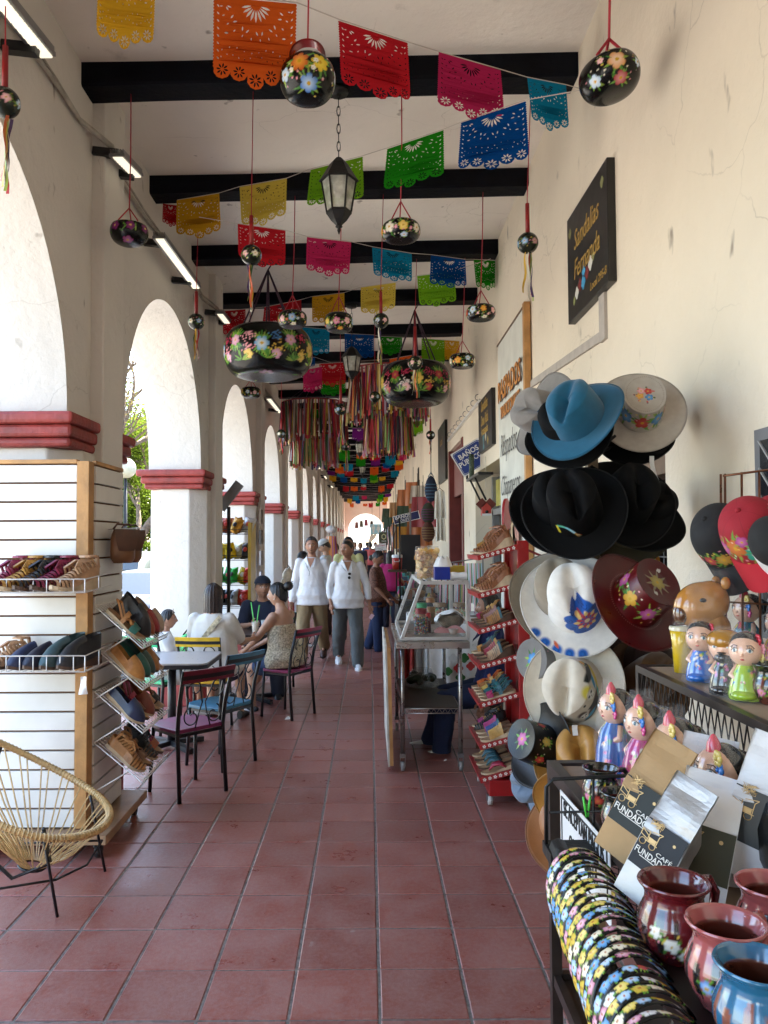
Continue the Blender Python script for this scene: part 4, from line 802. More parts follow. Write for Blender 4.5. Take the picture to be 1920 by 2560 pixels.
def cafe_chair(label, x, y, rz, seat, rail, s=1):
    t = thing('cafe_chair', label, 'chair', (x, y, 0), rz, 'painted iron chairs at the café tables'); ms = mat(seat, .45, var=.2, scale=9, bump=.02); mr = mat(rail, .4, var=.15)
    pr = [(-.19, -.17), (.19, -.17), (.205, .02), (.19, .15), (.13, .205), (0, .215), (-.13, .205), (-.19, .15), (-.205, .02)]
    MB().poly(pr, .026, Mx.Translation((0, 0, .445))).build('seat', ms, t, bevel=.006)
    for sx in (-1, 1):
        MB().tube([(sx*.185, -.2, 0), (sx*.18, -.165, .45), (sx*.185, -.19, .62), (sx*.195, -.265, .87)], .0145, 8).build('leg', m_blk, t)
        MB().tube([(sx*.185, .175, 0), (sx*.17, .155, .444)], .0135, 8).build('leg', m_blk, t)
    MB().beam((-.17, .15, .43), (.17, .15, .43), .02).beam((-.175, -.165, .43), (.175, -.165, .43), .02).beam((-.172, -.16, .43), (-.165, .15, .43), .02).beam((.172, -.16, .43), (.165, .15, .43), .02).build('seat_frame', m_blk, t)
    for z0, z1, m in ((.79, .812, mr), (.812, .842, m_blk), (.842, .875, mr)):
        cv = lambda u, v: V(((u*2-1)*.205, -.2-(z0+(z1-z0)*v-.62)*.29-.022*(1-(u*2-1)**2), z0+(z1-z0)*v)); e = .012 if m is mr else .009
        MB().grid(lambda u, v: cv(u, v)+V((0, e, 0)), 9, 2, smooth=True).grid(lambda u, v: cv(1-u, v)-V((0, e, 0)), 9, 2).grid(lambda u, v: cv(u, 1)+V((0, e*(1-2*v), 0)), 9, 2).grid(lambda u, v: cv(u, 0)-V((0, e*(1-2*v), 0)), 9, 2).build('top_rail' if m is mr else 'rail_band', m, t)
    bk = lambda x, z: V((x, -.19-max(0, z-.6)*.29, z))
    mb = MB()
    for sx in (-1, 1):
        for c0, r0, z0, dirn in (((sx*.085), .075, .735, 1), (sx*.085, .07, .545, -1)):
            sp = [(c0+sx*r0*(1-.72*q)*cos(a*1), z0+dirn*r0*(1-.72*q)*sin(a)) for q, a in ((k/22, -1.2+k/22*6.6) for k in range(23))]; mb.tube([bk(*p) for p in sp], .0048, 5)
        mb.tube([bk(sx*.012, .64), bk(sx*.03, .69), bk(sx*.01+sx*.05, .78)], .0048, 5); mb.tube([bk(sx*.012, .64), bk(sx*.03, .57), bk(sx*.06, .47)], .0048, 5)
    mb.build('scrollwork', m_blk, t); return t
MAG, BLU, YEL, GRC = (.2, .025, .1), (.03, .16, .26), (.7, .42, .02), (.03, .4, .16)
cafe_chair('empty magenta seated chair with wine red back rail nearest the aisle', -1.27, 5.44, R(46), MAG, (.16, .012, .03)); cafe_chair('empty blue chair tucked at the grey table', -1.17, 6.12, R(58), BLU, (.03, .15, .24))
cafe_chair('yellow chair under the woman in white lace', -1.5, 7.2, R(-6), YEL, YEL); cafe_chair('green chair under the little girl', -1.93, 7.22, R(-28), GRC, GRC); cafe_chair('wine red chair under the young woman in denim shorts', -.82, 7.78, R(58), (.28, .03, .1), (.3, .012, .035))
cafe_chair('green chair of the man in navy cap', -1.12, 9.1, R(170), GRC, GRC)
# ================================================================ RED SHOE RACK
m_rk = mat((.33, .008, .01), .32, var=.15, scale=9, coat=.3); m_wprint = mat((.8, .75, .7), .5, var=0)
def flower_poly(cx, cz, r, k=5): return [(cx+r*(.55+.45*abs(cos(k*a/2)))*cos(a), cz+r*(.55+.45*abs(cos(k*a/2)))*sin(a)) for a in np.linspace(0, 2*pi, 20, False)]
rk = thing('shoe_rack', 'red painted shoe rack with seven sloping shelves and white flowers on the edges', 'shoe rack', (.72, 5.1, 0))
ZL = [1.613, 1.363, 1.13, .898, .65, .38, .168]; RX = .26; RD = .54; SLP = math.atan2(.072, RX)
MB().bb((RX-.005, .0, .1), (RX+.07, .045, 1.72)).bb((RX-.005, RD-.045, .1), (RX+.07, RD, 1.72)).build('upright', m_rk, rk, bevel=.003)
MB().bb((RX+.03, .046, .2), (RX+.05, RD-.046, 1.7)).build('back_board', m_rk, rk); MB().bb((.05, -.03, .07), (RX+.18, RD+.03, .17)).build('base', m_rk, rk, bevel=.004)
for z in ZL:
    zc = z+.12; mb = MB()
    for i in range(6): mb.poly([(.02*i*.3+.1+random.uniform(-.05, .05)+q[0], q[1]) for q in ((0, 0), (.012, .02), (.008, .07), (-.004, .06))], 0, Mx(((0, 0, 1, RX+.0285), (1, 0, 0, .12), (0, 1, 0, zc-.07), (0, 0, 0, 1))))
    if z > .3: mb.build('painted_tassel', mat((.4, .3, .22), .5), rk)
T7 = Mx.Rotation(-SLP, 4, 'Y')
for i, z in enumerate(ZL):
    Tm = Mx.Translation((0, 0, z)) @ T7; mb = MB(T=Tm); l = RX/cos(SLP)
    mb.bb((0, .008, -.012), (l, RD, 0)); sh_ = mb.build('shelf', m_rk, rk)
    e = MB(T=Tm); e.bb((0, -.004, -.022), (l+.03, .006, .012)); e.bb((-.008, -.004, -.022), (.0, RD, .01)); e.build('shelf_edge', mat((.36, .02, .02), .4, var=.2, scale=20), rk)
    f = MB(T=Tm)
    for k in range(7): f.poly(flower_poly(.022+k*(l-.02)/7, -.005, .0125), 0, Mx(((1, 0, 0, 0), (0, 0, -1, -.0065), (0, 1, 0, 0), (0, 0, 0, 1))), holes=[[(.022+k*(l-.02)/7+.0035*cos(a), -.005+.0035*sin(a)) for a in np.linspace(0, 2*pi, 6, False)]])
    f.build('flower_print', m_wprint, rk)
for x, y in ((.06, .02), (RX+.12, .02), (.06, RD-.02), (RX+.12, RD-.02)):
    MB().cyl((x-.014, y, .035), (x+.014, y, .035), .035, n=14).build('caster', mat((.5, .48, .45), .5), rk); MB().beam((x-.02, y, .03), (x-.02, y, .075), .004, .03).beam((x+.02, y, .03), (x+.02, y, .075), .004, .03).bb((x-.022, y-.02, .066), (x+.022, y+.02, .071)).build('caster_fork', m_alu, rk)
MB().tube([(RX+.06, .02, 1.66), (RX+.35, -.35, 1.5)], .009, 6).build('brace', mat((.15, .02, .02), .4), rk)
ov = thing('oval_sign', 'upright red oval board with faint white lettering behind the shoe rack', 'sign', at(1091, 1123, 5.62), R(-25))
mb = MB(); T = Mx(((0, 0, 1, 0), (1, 0, 0, 0), (0, 1, 0, 0), (0, 0, 0, 1)))
mb.poly([(.095*cos(a), .155*sin(a)) for a in np.linspace(0, 2*pi, 32, False)], .018, T); mb.build('board', mat((.35, .015, .02), .4), ov)
MB().poly([(.08*cos(a), .14*sin(a)) for a in np.linspace(0, 2*pi, 32, False)], .003, Mx.Translation((-.004, 0, 0)) @ T).build('face', mat((.5, .13, .14), .5), ov)
TO = frame((-.0065, 0, 0), (0, -1, 0), (0, 0, 1))
text('Chiapas', .035, m_wprint, TO @ Mx.Translation((0, .03, 0)), ov); text('México', .035, m_wprint, TO @ Mx.Translation((0, -.05, 0)), ov)
MB().cyl((0, 0, -.14), (.0, 0, -.75), .008).build('stake', m_rk, ov)
CB = (.25, .09, .035)
SHL = [[('huarache', CB, .07, 0, 'brown slit leather'), ('huarache', (.2, .08, .03), .07, 0, 'dark slit leather'), ('huarache', (.3, .12, .05), .07, 0, 'brown yellow-flowered'), ('wedge', (.4, .2, .04), .05, 0, 'ochre flowered')],
       [('huarache', (.27, .1, .04), .07, 0, 'chestnut strap'), ('huarache', (.34, .15, .06), .07, 0, 'pale chestnut strap'), ('huarache', (.24, .09, .045), .06, 0, 'dark chestnut strap'), ('wedge', (.3, .13, .06), .05, 0, 'russet')],
       [('wedge', (.4, .19, .07), .05, 1, 'tan cut-work'), ('wedge', (.3, .16, .14), .05, 1, 'dusty rose'), ('wedge', (.16, .06, .03), .05, 1, 'dark brown'), ('sandal', (.35, .02, .07), .04, 1, 'crimson beaded')],
       [('wedge', (.48, .32, .2), .065, 1, 'woven natural'), ('wedge', (.35, .06, .09), .065, 1, 'raspberry'), ('wedge', (.14, .06, .03), .065, 1, 'espresso'), ('sandal', (.5, .22, .05), .05, 0, 'orange and cream')],
       [('sandal', (.33, .025, .09), .02, 0, 'magenta'), ('sandal', (.02, .12, .13), .02, 0, 'teal'), ('sandal', (.5, .33, .08), .02, 0, 'yellow'), ('sandal', (.33, .13, .04), .02, 0, 'cinnamon'), ('sandal', (.5, .11, .02), .02, 0, 'orange')],
       [('wedge', (.5, .28, .07), .035, 0, 'honey perforated'), ('wedge', (.06, .09, .25), .035, 0, 'blue'), ('wedge', (.4, .05, .16), .035, 0, 'pink'), ('huarache', (.012, .012, .012), .04, 1, 'black woven'), ('sandal', (.35, .05, .16), .03, 0, 'pink strapped')],
       [('flip', (.35, .03, .06), .025, 0, 'pink'), ('flip', (.2, .1, .05), .025, 1, 'brown'), ('flip', (.5, .3, .12), .025, 0, 'straw'), ('flip', (.015, .03, .08), .025, 1, 'navy'), ('flip', (.55, .35, .15), .025, 0, 'pale tan')]]
lev = ['top shelf', 'second shelf', 'third shelf', 'fourth shelf', 'fifth shelf', 'sixth shelf', 'bottom shelf']
for i, row in enumerate(SHL):
    n = len(row)
    for j, (k, c, hh, dk, l) in enumerate(row):
        rot = Mx.Rotation(-SLP, 3, 'Y') @ Mx.Rotation(pi/2+random.uniform(-.08, .08), 3, 'Z'); up_ = rot @ V((0, 0, 1)); d = V((cos(SLP), 0, sin(SLP)))
        p = V((.72, 5.1+.07+(RD-.12)*j/max(1, n-1), ZL[i]))+d*.135+up_*.001
        shoe('%s %s on the %s of the red rack' % (l, {'huarache': 'sandal', 'wedge': 'mule', 'sandal': 'strappy sandal', 'flip': 'flip-flop'}[k], lev[i]), k, p, 0, c, random.choice((c, (.5, .3, .1), (.03, .1, .12))), hh=hh, dark=dk, rot=rot, s=1.02 if n < 4 else .98, group='shoes on the red rack')
# ================================================================ HATS
HU = [0]
def hat(label, x, y, Y, axis, c, kind='fedora', front=(-.3, -1, 0), size=1, rough=.8, paint=None, curl=.035, band=None, pos=None, sheen=.25, curve=1):
    if max(c) < .03: sheen = 0
    ax = V(axis).normalized(); fr = V(front); fr = (fr-ax*fr.dot(ax)).normalized(); xx = fr.cross(ax); M3 = Mx((xx, fr, ax)).transposed()
    o_ = pos or at(x, y, Y); t = thing('hat', label, 'hat', o_, 0, 'hats on the hat stand', rot=M3); t.scale = (size,)*3; lc = M3.transposed() @ (V((0, 0, CAMZ))-o_); HU[0] = math.atan2(lc.y, lc.x)/(2*pi)
    ca, cb = (.094, .11) if kind == 'fedora' else (.088, .102); ra, rb = .172, .186; H = .135 if kind == 'fedora' else .115
    m = mat(None, rough, src='v', var=.07, scale=30, bump=.02, bscale=220, sheen=sheen, spec=.15 if rough > .6 else .4)
    def brim(u, v):
        a = 2*pi*u; top = v <= .5; s = v*2 if top else 2-v*2; ix, iy = ca*cos(a), cb*sin(a); ox, oy = ra*cos(a), rb*sin(a)
        z = (curl*abs(cos(a))**2.2-curl*.45*abs(sin(a))**2)*s**2*curve; return V((ix+(ox-ix)*s, iy+(oy-iy)*s, z+(.0015 if top else -.0015)*(1 if s < .97 else .3)))
    def crown(u, v):
        a = 2*pi*u
        if kind == 'fedora':
            if v < .62: q = v/.62; k = 1-.17*q**1.4; z = H*.86*q
            else: q = (v-.62)/.38; k = .83*(1-q)**.55*(1-.0*q) if q < 1 else 0; z = H*(.86+.14*sin(min(1, q*1.3)*pi/2))
            px_, py_ = ca*k*cos(a), cb*k*sin(a)
            hz = max(0, (z-H*.45)/(H*.55)); z -= .042*math.exp(-(px_/.02)**2)*hz**2*(.75+.6*py_/cb)
            pin = .2*max(0, sin(a))**3*hz*abs(cos(a))**.5; px_ *= 1-pin*1.3; z += .012*max(0, -sin(a))*0-.014*max(0, sin(a))*hz
            return V((px_, py_, z))
        if v < .6: q = v/.6; k = 1-.1*q; z = H*q
        else: q = (v-.6)/.4; k = .9*(1-q); z = H-.004*(1-abs(2*q-1))-.006*q
        return V((ca*k*cos(a), cb*k*sin(a), z))
    pq = 2.6 if paint else 1
    for nm, fn, nu, nv in (('brim', brim, int(96*pq), int(17*pq)), ('crown', crown, int(72*pq), int(40*pq))):
        mb = MB().grid(fn, nu, nv, closed=True); P = mb.np(); Nn = normals(P, (0, 0, .02)) if nm == 'crown' else np.tile((0, 0, 1.), (len(P), 1)); p = Paint(P, Nn, c); p.up = np.array((0, 1., 0)) if nm == 'brim' else np.array((0, 0, 1.))
        if paint: paint(p, nm, crown, brim)
        mb.build(nm, m, t, p.C)
    if band: MB().grid(lambda u, v: V((ca*1.02*(1-.02*v)*cos(2*pi*u), cb*1.02*(1-.02*v)*sin(2*pi*u), .001+.014*v)), 40, 2, closed=True).build('band', mat(band, .6), t)
    MB().tube([brim(i/64, .5) for i in range(64)], .0022, 5, closed=True).build('brim_edge', mat(tuple(q*.8 for q in c), rough), t)
    return t
hr = random.Random(4)
def cf(crown, u, v): return cn(crown, HU[0]+u, v)
def cn(crown, u, v): q = crown(u, v); return tuple(q), tuple((q-V((0, 0, .02))))
def hp_flowers(sp):
    def f(p, nm, crown, brim):
        if nm == 'crown':
            for u, v, r, cols in sp:
                if v >= 2: L = p.loc((0, (u), .1), (0, 0, 1)); [p.leaf(L, 0, 0, r*1.7, r*.2, a, hr.choice(GRN)) for a in np.arange(0, 6.2, .8)]; p.flower(L, 0, 0, r, *cols, k=6)
                else: bouquet(p, *cn(crown, u, v), r, cols, hr)
    return f
RO = ((.35, .015, .02), (.6, .08, .06)); BL = ((.02, .12, .35), (.15, .4, .65)); OR = ((.65, .25, .03), (.8, .5, .12)); PK = ((.6, .2, .2), (.8, .5, .5)); MG_ = ((.35, .03, .2), (.6, .2, .4)); OC = ((.35, .25, .05), (.5, .4, .12))
def hp_cream(p, nm, crown, brim):
    if nm != 'crown': return
    for u, cols in ((.03, RO), (-.1, BL), (.15, BL), (.27, RO), (-.22, OR), (.5, RO), (.38, PK), (-.35, BL)): bouquet(p, *cf(crown, u, .3), .032, cols, hr, leaves=14)
    L = p.loc((0, 0, .1), (0, 0, 1))
    for i in range(26): p.dot(L, .036*cos(i*.9)*hr.uniform(.8, 1.1), .036*sin(i*.9)*hr.uniform(.8, 1.1), .004, hr.choice([(.03, .05, .1), (.5, .1, .1), (.6, .4, .15), (.03, .1, .03)]))
    for dx, dy, cols in ((-.016, .012, BL), (.018, .006, OR), (-.012, -.016, RO), (.013, -.017, PK)): p.flower(L, dx, dy, .016, *cols)
    for i in range(60): a = i*2*pi/60; p.dot(L, .068*cos(a), .081*sin(a), .0022, (.25, .22, .2))
def hp_mandala(p, nm, crown, brim):
    if nm == 'crown': c, n = cf(crown, .07, .34); x_, y_, k_ = p.loc(c, n); L = (x_/1.2, y_/1.2, k_)
    else: L = p.loc((-.11, .055, 0), (0, 0, 1))
    if nm == 'crown':
        x, y, ok = L; q = np.hypot(x, y); th = np.arctan2(y, x)
        p.put(ok*(.058*(.88+.12*abs(cos(1))*0+.12*abs(np.cos(th*4.5)))-q)/.002, (.015, .1, .42)); p.put(ok*(.036*(.8+.2*np.cos(th*8))-q)/.002, (.75, .55, .2)); p.put(ok*(.03*(.8+.2*np.cos(th*8+3))-q)/.002, (.45, .05, .08)); p.put(ok*(.021*(.75+.25*np.cos(th*8))-q)/.002, (.02, .1, .4)); p.put(ok*(.014*(.7+.3*np.cos(th*8))-q)/.0015, (.5, .04, .1)); p.put(ok*(.008-q)/.001, (.75, .65, .4))
        for i in range(9):
            a = i*2*pi/9+.2; x2, y2 = x-.046*cos(a), y-.046*sin(a); r = np.hypot(x2, y2); p.put(ok*(.0012-abs(((r-.0055*((np.arctan2(y2, x2)-a)/(2*pi) % 1)*1.6) % .006)-.003))/.0008*(r < .0095), (.005, .03, .15))
    else:
        for u in (-.14, -.1, -.06, -.02, .02): b_ = brim(HU[0]+u, .44); p.dot(p.loc(tuple(b_), (0, 0, 1)), 0, 0, .021, (.015, .12, .45)); p.dot(p.loc(tuple(b_), (0, 0, 1)), .001, 0, .011, (.01, .06, .25)); p.dot(p.loc(tuple(b_), (0, 0, 1)), .002, 0, .007, (.015, .12, .45))
        b_ = brim(HU[0]-.06, .42); p.leaf(p.loc(tuple(b_), (0, 0, 1)), -.004, .0, .03, .007, -1.2, (.6, .12, .04))
def hp_skull(p, nm, crown, brim):
    """plain painted festival motif: two skulls with a sombrero and coloured bands"""
    if nm != 'crown': return
    def skull(L, x, y, r, hatc):
        p.dot(L, x, y+r*.75, r*1.15, hatc); p.dot(L, x, y, r, (.8, .78, .72)); p.dot(L, x, y-r*.6, r*.65, (.8, .78, .72))
        for s in (-1, 1): p.dot(L, x+s*r*.4, y+r*.05, r*.28, (.01, .01, .01))
        p.dot(L, x, y-r*.38, r*.12, (.01, .01, .01)); p.leaf(L, x-r*.35, y-r*.75, r*.7, r*.06, 0, (.01, .01, .01))
    x_, y_, k_ = p.loc(*cf(crown, -.05, .36)); L = (x_/1.4, y_/1.4, k_)
    p.leaf(L, -.05, -.045, .11, .016, .5, (.05, .02, .012))
    for k, c in enumerate(((.02, .25, .5), (.6, .1, .03), (.55, .4, .04), (.02, .3, .3))): p.leaf(L, .0+k*.006, -.04+k*.006, .08, .004, .75, c)
    p.leaf(L, -.015, .0, .06, .011, -.4, (.008, .008, .01)); p.leaf(L, -.042, -.032, .05, .008, .2, (.05, .3, .5)); skull(L, -.03, -.012, .013, (.06, .025, .015)); skull(L, .022, .024, .0155, (.6, .5, .06)); p.dot(L, -.008, .02, .005, (.01, .01, .01))
    p.leaf(L, .035, .005, .05, .006, .9, (.02, .25, .45)); p.leaf(L, .04, -.005, .06, .006, .8, (.65, .5, .05)); p.leaf(L, .035, .055, .05, .012, -.6, (.02, .02, .015))
    bouquet(p, *cf(crown, .2, .5), .012, OR, hr)
def hp_bird(p, nm, crown, brim):
    if nm != 'crown': return
    L = p.loc(*cf(crown, -.06, .2))
    for k in range(16): a = k/15; p.dot(L, -.03+.055*a, .014*sin(a*3)-.016*a+.002, .0055, [(.08, .35, .22), (.1, .4, .3), (.2, .5, .6), (.35, .6, .7)][k//4])
    for k in range(5): p.dot(L, -.034+.002*k, -.004-.005*k, .006, (.6, .5, .03))
    for k in range(5): p.leaf(L, .024, -.012, .028, .0015, -.5-k*.13, [(.55, .03, .03), (.6, .5, .1), (.1, .5, .4)][k % 3])
def hp_red(p, nm, crown, brim):
    if nm != 'crown':
        for i in range(80): b_ = brim(i/80, .045); p.dot(p.loc(tuple(b_), (0, 0, 1)), 0, 0, .0016, (.4, .2, .18))
        return
    L = p.loc((0, 0, .1), (0, 0, 1)); [p.leaf(L, 0, 0, .05, .005, a, (.25, .2, .12)) for a in np.arange(0, 6.2, .7)]; p.flower(L, 0, 0, .028, *OC, k=6); [p.leaf(L, -.005+dx, .04, .018, .004, a, (.6, .55, .5)) for dx, a in ((0, 1), (.01, 2), (.0, 1.6))]; [p.leaf(L, dx, -.045, .018, .004, a, (.6, .55, .5)) for dx, a in ((0, -1), (.01, -2), (0, -1.6))]
    for u, cols, r in ((-.04, ((.6, .28, .02), (.7, .45, .05)), .026), (.1, MG_, .026), (-.17, MG_, .026), (.3, OR, .02), (.5, MG_, .02)): bouquet(p, *cf(crown, u, .3), r, cols, hr)
stp = at(1278, 1000, 3.05)
hs = thing('hat_stand', 'tall wooden hat stand hidden under rows of hats', 'hat stand', (stp.x, 3.05, 0)); m_wd = mat((.13, .08, .035), .5, var=.3)
MB().bb((-.02, -.02, 0), (.02, .02, 2.12)).build('pole', m_wd, hs); MB().beam((-.02, -.16, .02), (.02, .16, .02), .06, .04).beam((-.16, .02, .02), (.16, -.02, .02), .05, .035).build('foot', m_wd, hs)
mb = MB()
for z in (.95, 1.3, 1.72, 2.05):
    for a in (.5, 1.3, 2.6, 4.1, 5.0): MB().tube([(0, 0, z), (.16*cos(a), .16*sin(a), z+.06)], .006, 6).build('peg', m_iron, hs)
CAM_ = V((-.33, -.94, -.05))
GRY, BKH, BLH, CRM, WHH, BEI, DRD, TNL = (.2, .18, .16), (.0022, .0022, .0025), (.012, .1, .18), (.4, .36, .31), (.76, .735, .68), (.27, .225, .165), (.09, .003, .004), (.4, .2, .045)
hat('grey felt hat half hidden behind the blue hat', 1182, 900, 3.06, (-.88, -.4, .3), GRY)
hat('black hat directly under the blue hat', 1232, 930, 2.93, (-.55, -.62, .5), BKH)
hat('teal blue felt hat at the top of the stand', 1250, 905, 2.86, (-.55, -.62, .6), BLH, front=(-.6, -.6, -.5), curl=.025, size=1.02)
hat('black hat under the pale painted hat', 1362, 930, 3.16, (.1, -.75, .5), BKH)
hat('pale grey flat-topped hat painted with roses at the top of the stand', 1383, 888, 3.04, (-.14, -.86, .42), CRM, 'flat', rough=.45, paint=hp_cream, curl=.012, front=(0, .3, -1), sheen=0)
hat('large plain black hat behind the hat with the embroidered bird', 1208, 1098, 2.9, (-.28, -.8, .52), BKH, size=1.05, front=(.1, -.5, -.8))
hat('black felt hat with a small embroidered bird on the crown', 1240, 1102, 2.83, (-.28, -.8, .52), BKH, paint=hp_bird, size=1.08, front=(.1, -.5, -.8), curl=.03)
hat('plain black hat on the right of the bird hat', 1352, 1082, 2.97, (.15, -.85, .5), BKH, front=(0, -.5, -.8), size=1.05)
hat('second plain black hat overlapping farther right', 1388, 1110, 3.06, (.3, -.8, .5), BKH, size=1.0)
hat('olive felt hat peeking below the black hats', 1352, 1140, 3.12, (.1, -.8, .6), (.07, .055, .025))
hat('beige hat behind the white hat with blue mandala', 1212, 1288, 2.9, (-.26, -.8, .48), BEI, size=1.08, front=(0, -.5, -.8), curl=.045)
hat('white felt hat painted with a blue mandala', 1240, 1303, 2.83, (-.22, -.8, .5), WHH, paint=hp_mandala, size=1.1, front=(.0, -.5, -.8), curl=.03)
hat('dark red leather hat painted with flowers', 1374, 1298, 2.7, (.32, -.62, .5), DRD, 'flat', rough=.3, paint=hp_red, front=(-.5, -.2, -.8), size=1.08, curl=.02, sheen=0)
hat('grey hat with painted flowers behind the cream skull hat', 1196, 1430, 2.95, (-.85, -.45, .15), (.16, .15, .14), 'flat', paint=hp_flowers([(.25, .3, .025, PK), (.4, .35, .024, BL), (.1, .3, .02, BL), (.6, .3, .022, PK), (0, 2, .03, BL)]), size=.95)
hat('cream felt hat painted with two small skulls', 1243, 1490, 2.78, (-.5, -.8, .25), (.6, .535, .43), paint=hp_skull, size=1.05, front=(-.35, -.4, -.8), curl=.03)
hat('dark brown hat on the shop side of the skull hat', 1370, 1448, 2.98, (.35, -.75, .45), (.03, .012, .008), size=1.12)
hat('second brown hat lower on the shop side', 1392, 1478, 2.86, (.25, -.75, .5), (.1, .045, .015), size=.95)
hat('black leather hat with painted flowers under the cream hat', 1172, 1612, 2.75, (-.8, -.35, .35), BKH, 'flat', rough=.35, paint=hp_flowers([(.2, .3, .02, RO), (.35, .3, .02, OC), (.5, .3, .02, RO), (.05, .3, .02, OC), (0, 2, .03, MG_)]), size=.85, sheen=0)
hat('mustard leather hat under the cream skull hat', 1262, 1655, 2.66, (-.3, -.5, .8), TNL, rough=.4, size=.95, sheen=0)
hat('mustard leather hat hanging lowest with brim facing out', 1258, 1745, 2.55, (-.5, -.7, -.3), TNL, rough=.42, size=.92, sheen=0)
hat('tan leather hat behind the wire panel at the bottom', 1232, 1795, 2.6, (-.5, -.6, .5), (.3, .12, .04), rough=.45, size=.85, sheen=0)
hat('denim hat hanging beside the flowered black hat', 1163, 1690, 2.85, (-.9, -.3, -.1), (.12, .16, .22), size=.7)
for x, y, Y, n_, tl in ((1408, 985, 3.0, 'small white paper price tag under the rose-painted hat', 60), (1242, 1566, 2.63, 'small white price sticker on cream hat brim', 22)):
    t = thing('price_tag', n_, 'price tag', at(x, y, Y)); MB().grid(lambda u, v: V(((u-.5)*.018+.02*v*v*(tl > 30), .004*sin(v*5), -px(tl, Y)*v)), 3, 7).build('paper', m_wh, t)
# ================================================================ STEEL CART WITH GLASS CASE
m_steel = mat((.42, .4, .38), .28, .9, var=.12, scale=12); m_wire2 = mat((.3, .29, .27), .35, .8, var=.15); m_pan = mat((.55, .5, .42), .5, var=.3, scale=7)
CT = thing('steel_cart', 'stainless steel cart on casters with a wire bottom shelf', 'cart', (.2, 5.85, 0)); cw, cd = .52, 1.33
MB().bb((-.0, -.03, .955), (cw+.03, cd, .965)).bb((0, -.032, .915), (cw+.03, -.022, .964)).bb((cw+.02, -.021, .915), (cw+.03, cd, .954)).bb((0, -.021, .915), (.01, cd, .954)).build('top', m_steel, CT, bevel=.003)
for x in (.045, cw-.04):
    for y in (.03, cd-.06):
        MB().cyl((x, y, .13), (x, y, .953), .017, n=12).build('leg', m_steel, CT); mb = MB()
        for z in np.arange(.18, .93, .05): mb.cyl((x, y, z), (x, y, z+.003), .0178, n=10)
        mb.build('leg_groove', m_wire2, CT); MB().cyl((x-.013, y, .035), (x+.013, y, .035), .035, n=14).build('caster', mat((.3, .29, .28), .5), CT); MB().beam((x-.019, y, .03), (x-.019, y, .12), .004, .03).beam((x+.019, y, .03), (x+.019, y, .12), .004, .03).bb((x-.021, y-.02, .1), (x+.021, y+.02, .13)).build('caster_fork', m_alu, CT)
mb = MB()
for z in (.425, .46):
    for a, b in (((.04, .03), (cw-.04, .03)), ((.04, cd-.06), (cw-.04, cd-.06)), ((.04, .03), (.04, cd-.06)), ((cw-.04, .03), (cw-.04, cd-.06))): mb.cyl((*a, z), (*b, z), .0045, n=6)
mb.tube([(.05+i*(cw-.1)/20, .03, .425+.035*(i % 2)) for i in range(21)], .003, 5).build('shelf_wire', m_steel, CT)
MB().bb((.05, .04, .462), (cw-.05, cd-.07, .47)).build('shelf_board', mat((.05, .032, .02), .5, var=.4, scale=12), CT)
mb = MB().cyl((.17, .8, .97), (.36, .8, .97), .0)
pn = thing('painted_panel', 'tall wood framed painted panel leaning on the end of the steel cart', 'panel', (.195, 5.83, 0)); lean = .07
mb = MB(T=Mx.Rotation(-.02, 4, 'Y')); mb.bb((-.045, .0, .05), (-.02, .035, .93)); mb.bb((-.045, 1.25, .05), (-.02, 1.285, .93)); mb.bb((-.045, .036, .05), (-.02, 1.249, .085)); mb.bb((-.045, .036, .895), (-.02, 1.249, .93)); mb.build('wood_frame', m_pine, pn)
mb = MB(T=Mx.Rotation(-.02, 4, 'Y')); mb.bb((-.06, -.002, .045), (-.0465, 1.29, .94)); mb.build('canvas', mat((.6, .57, .5), .5, var=.35, scale=5), pn)
# glass case
m_fr = mat((.62, .62, .6), .3, .5, var=.05); m_glass = mat((.35, .4, .4), .03, alpha=.07, var=0, spec=.8)
gc = thing('glass_case', 'slanted aluminium framed glass showcase standing on the steel cart', 'display case', (.245, 5.9, .967)); D_ = 1.2
A = [(0, 0), (.155, .42), (.5, .42), (.5, 0)]
mb = MB()
for y in (0, D_):
    for i in range(4): p, q = A[i], A[(i+1) % 4]; mb.beam((p[0], y, p[1]+.015), (q[0], y, q[1]+.015), .03, .026)
for p in A: mb.beam((p[0], .013, p[1]+.015), (p[0], D_-.013, p[1]+.015), .026, .03)
mb.build('case_frame', m_fr, gc, bevel=.002)
for i, nm in ((0, 'pane'), (1, 'pane'), (2, 'pane')):
    p, q = A[i], A[i+1]; MB().add([(p[0], .015, p[1]+.015), (q[0], .015, q[1]+.015), (q[0], D_-.015, q[1]+.015), (p[0], D_-.015, p[1]+.015)], [(0, 1, 2, 3)]).build(nm, m_glass, gc)
for y in (0.004, D_-.004): MB().add([(p[0], y, p[1]+.015) for p in A], [(0, 1, 2, 3)]).build('pane', m_glass, gc)
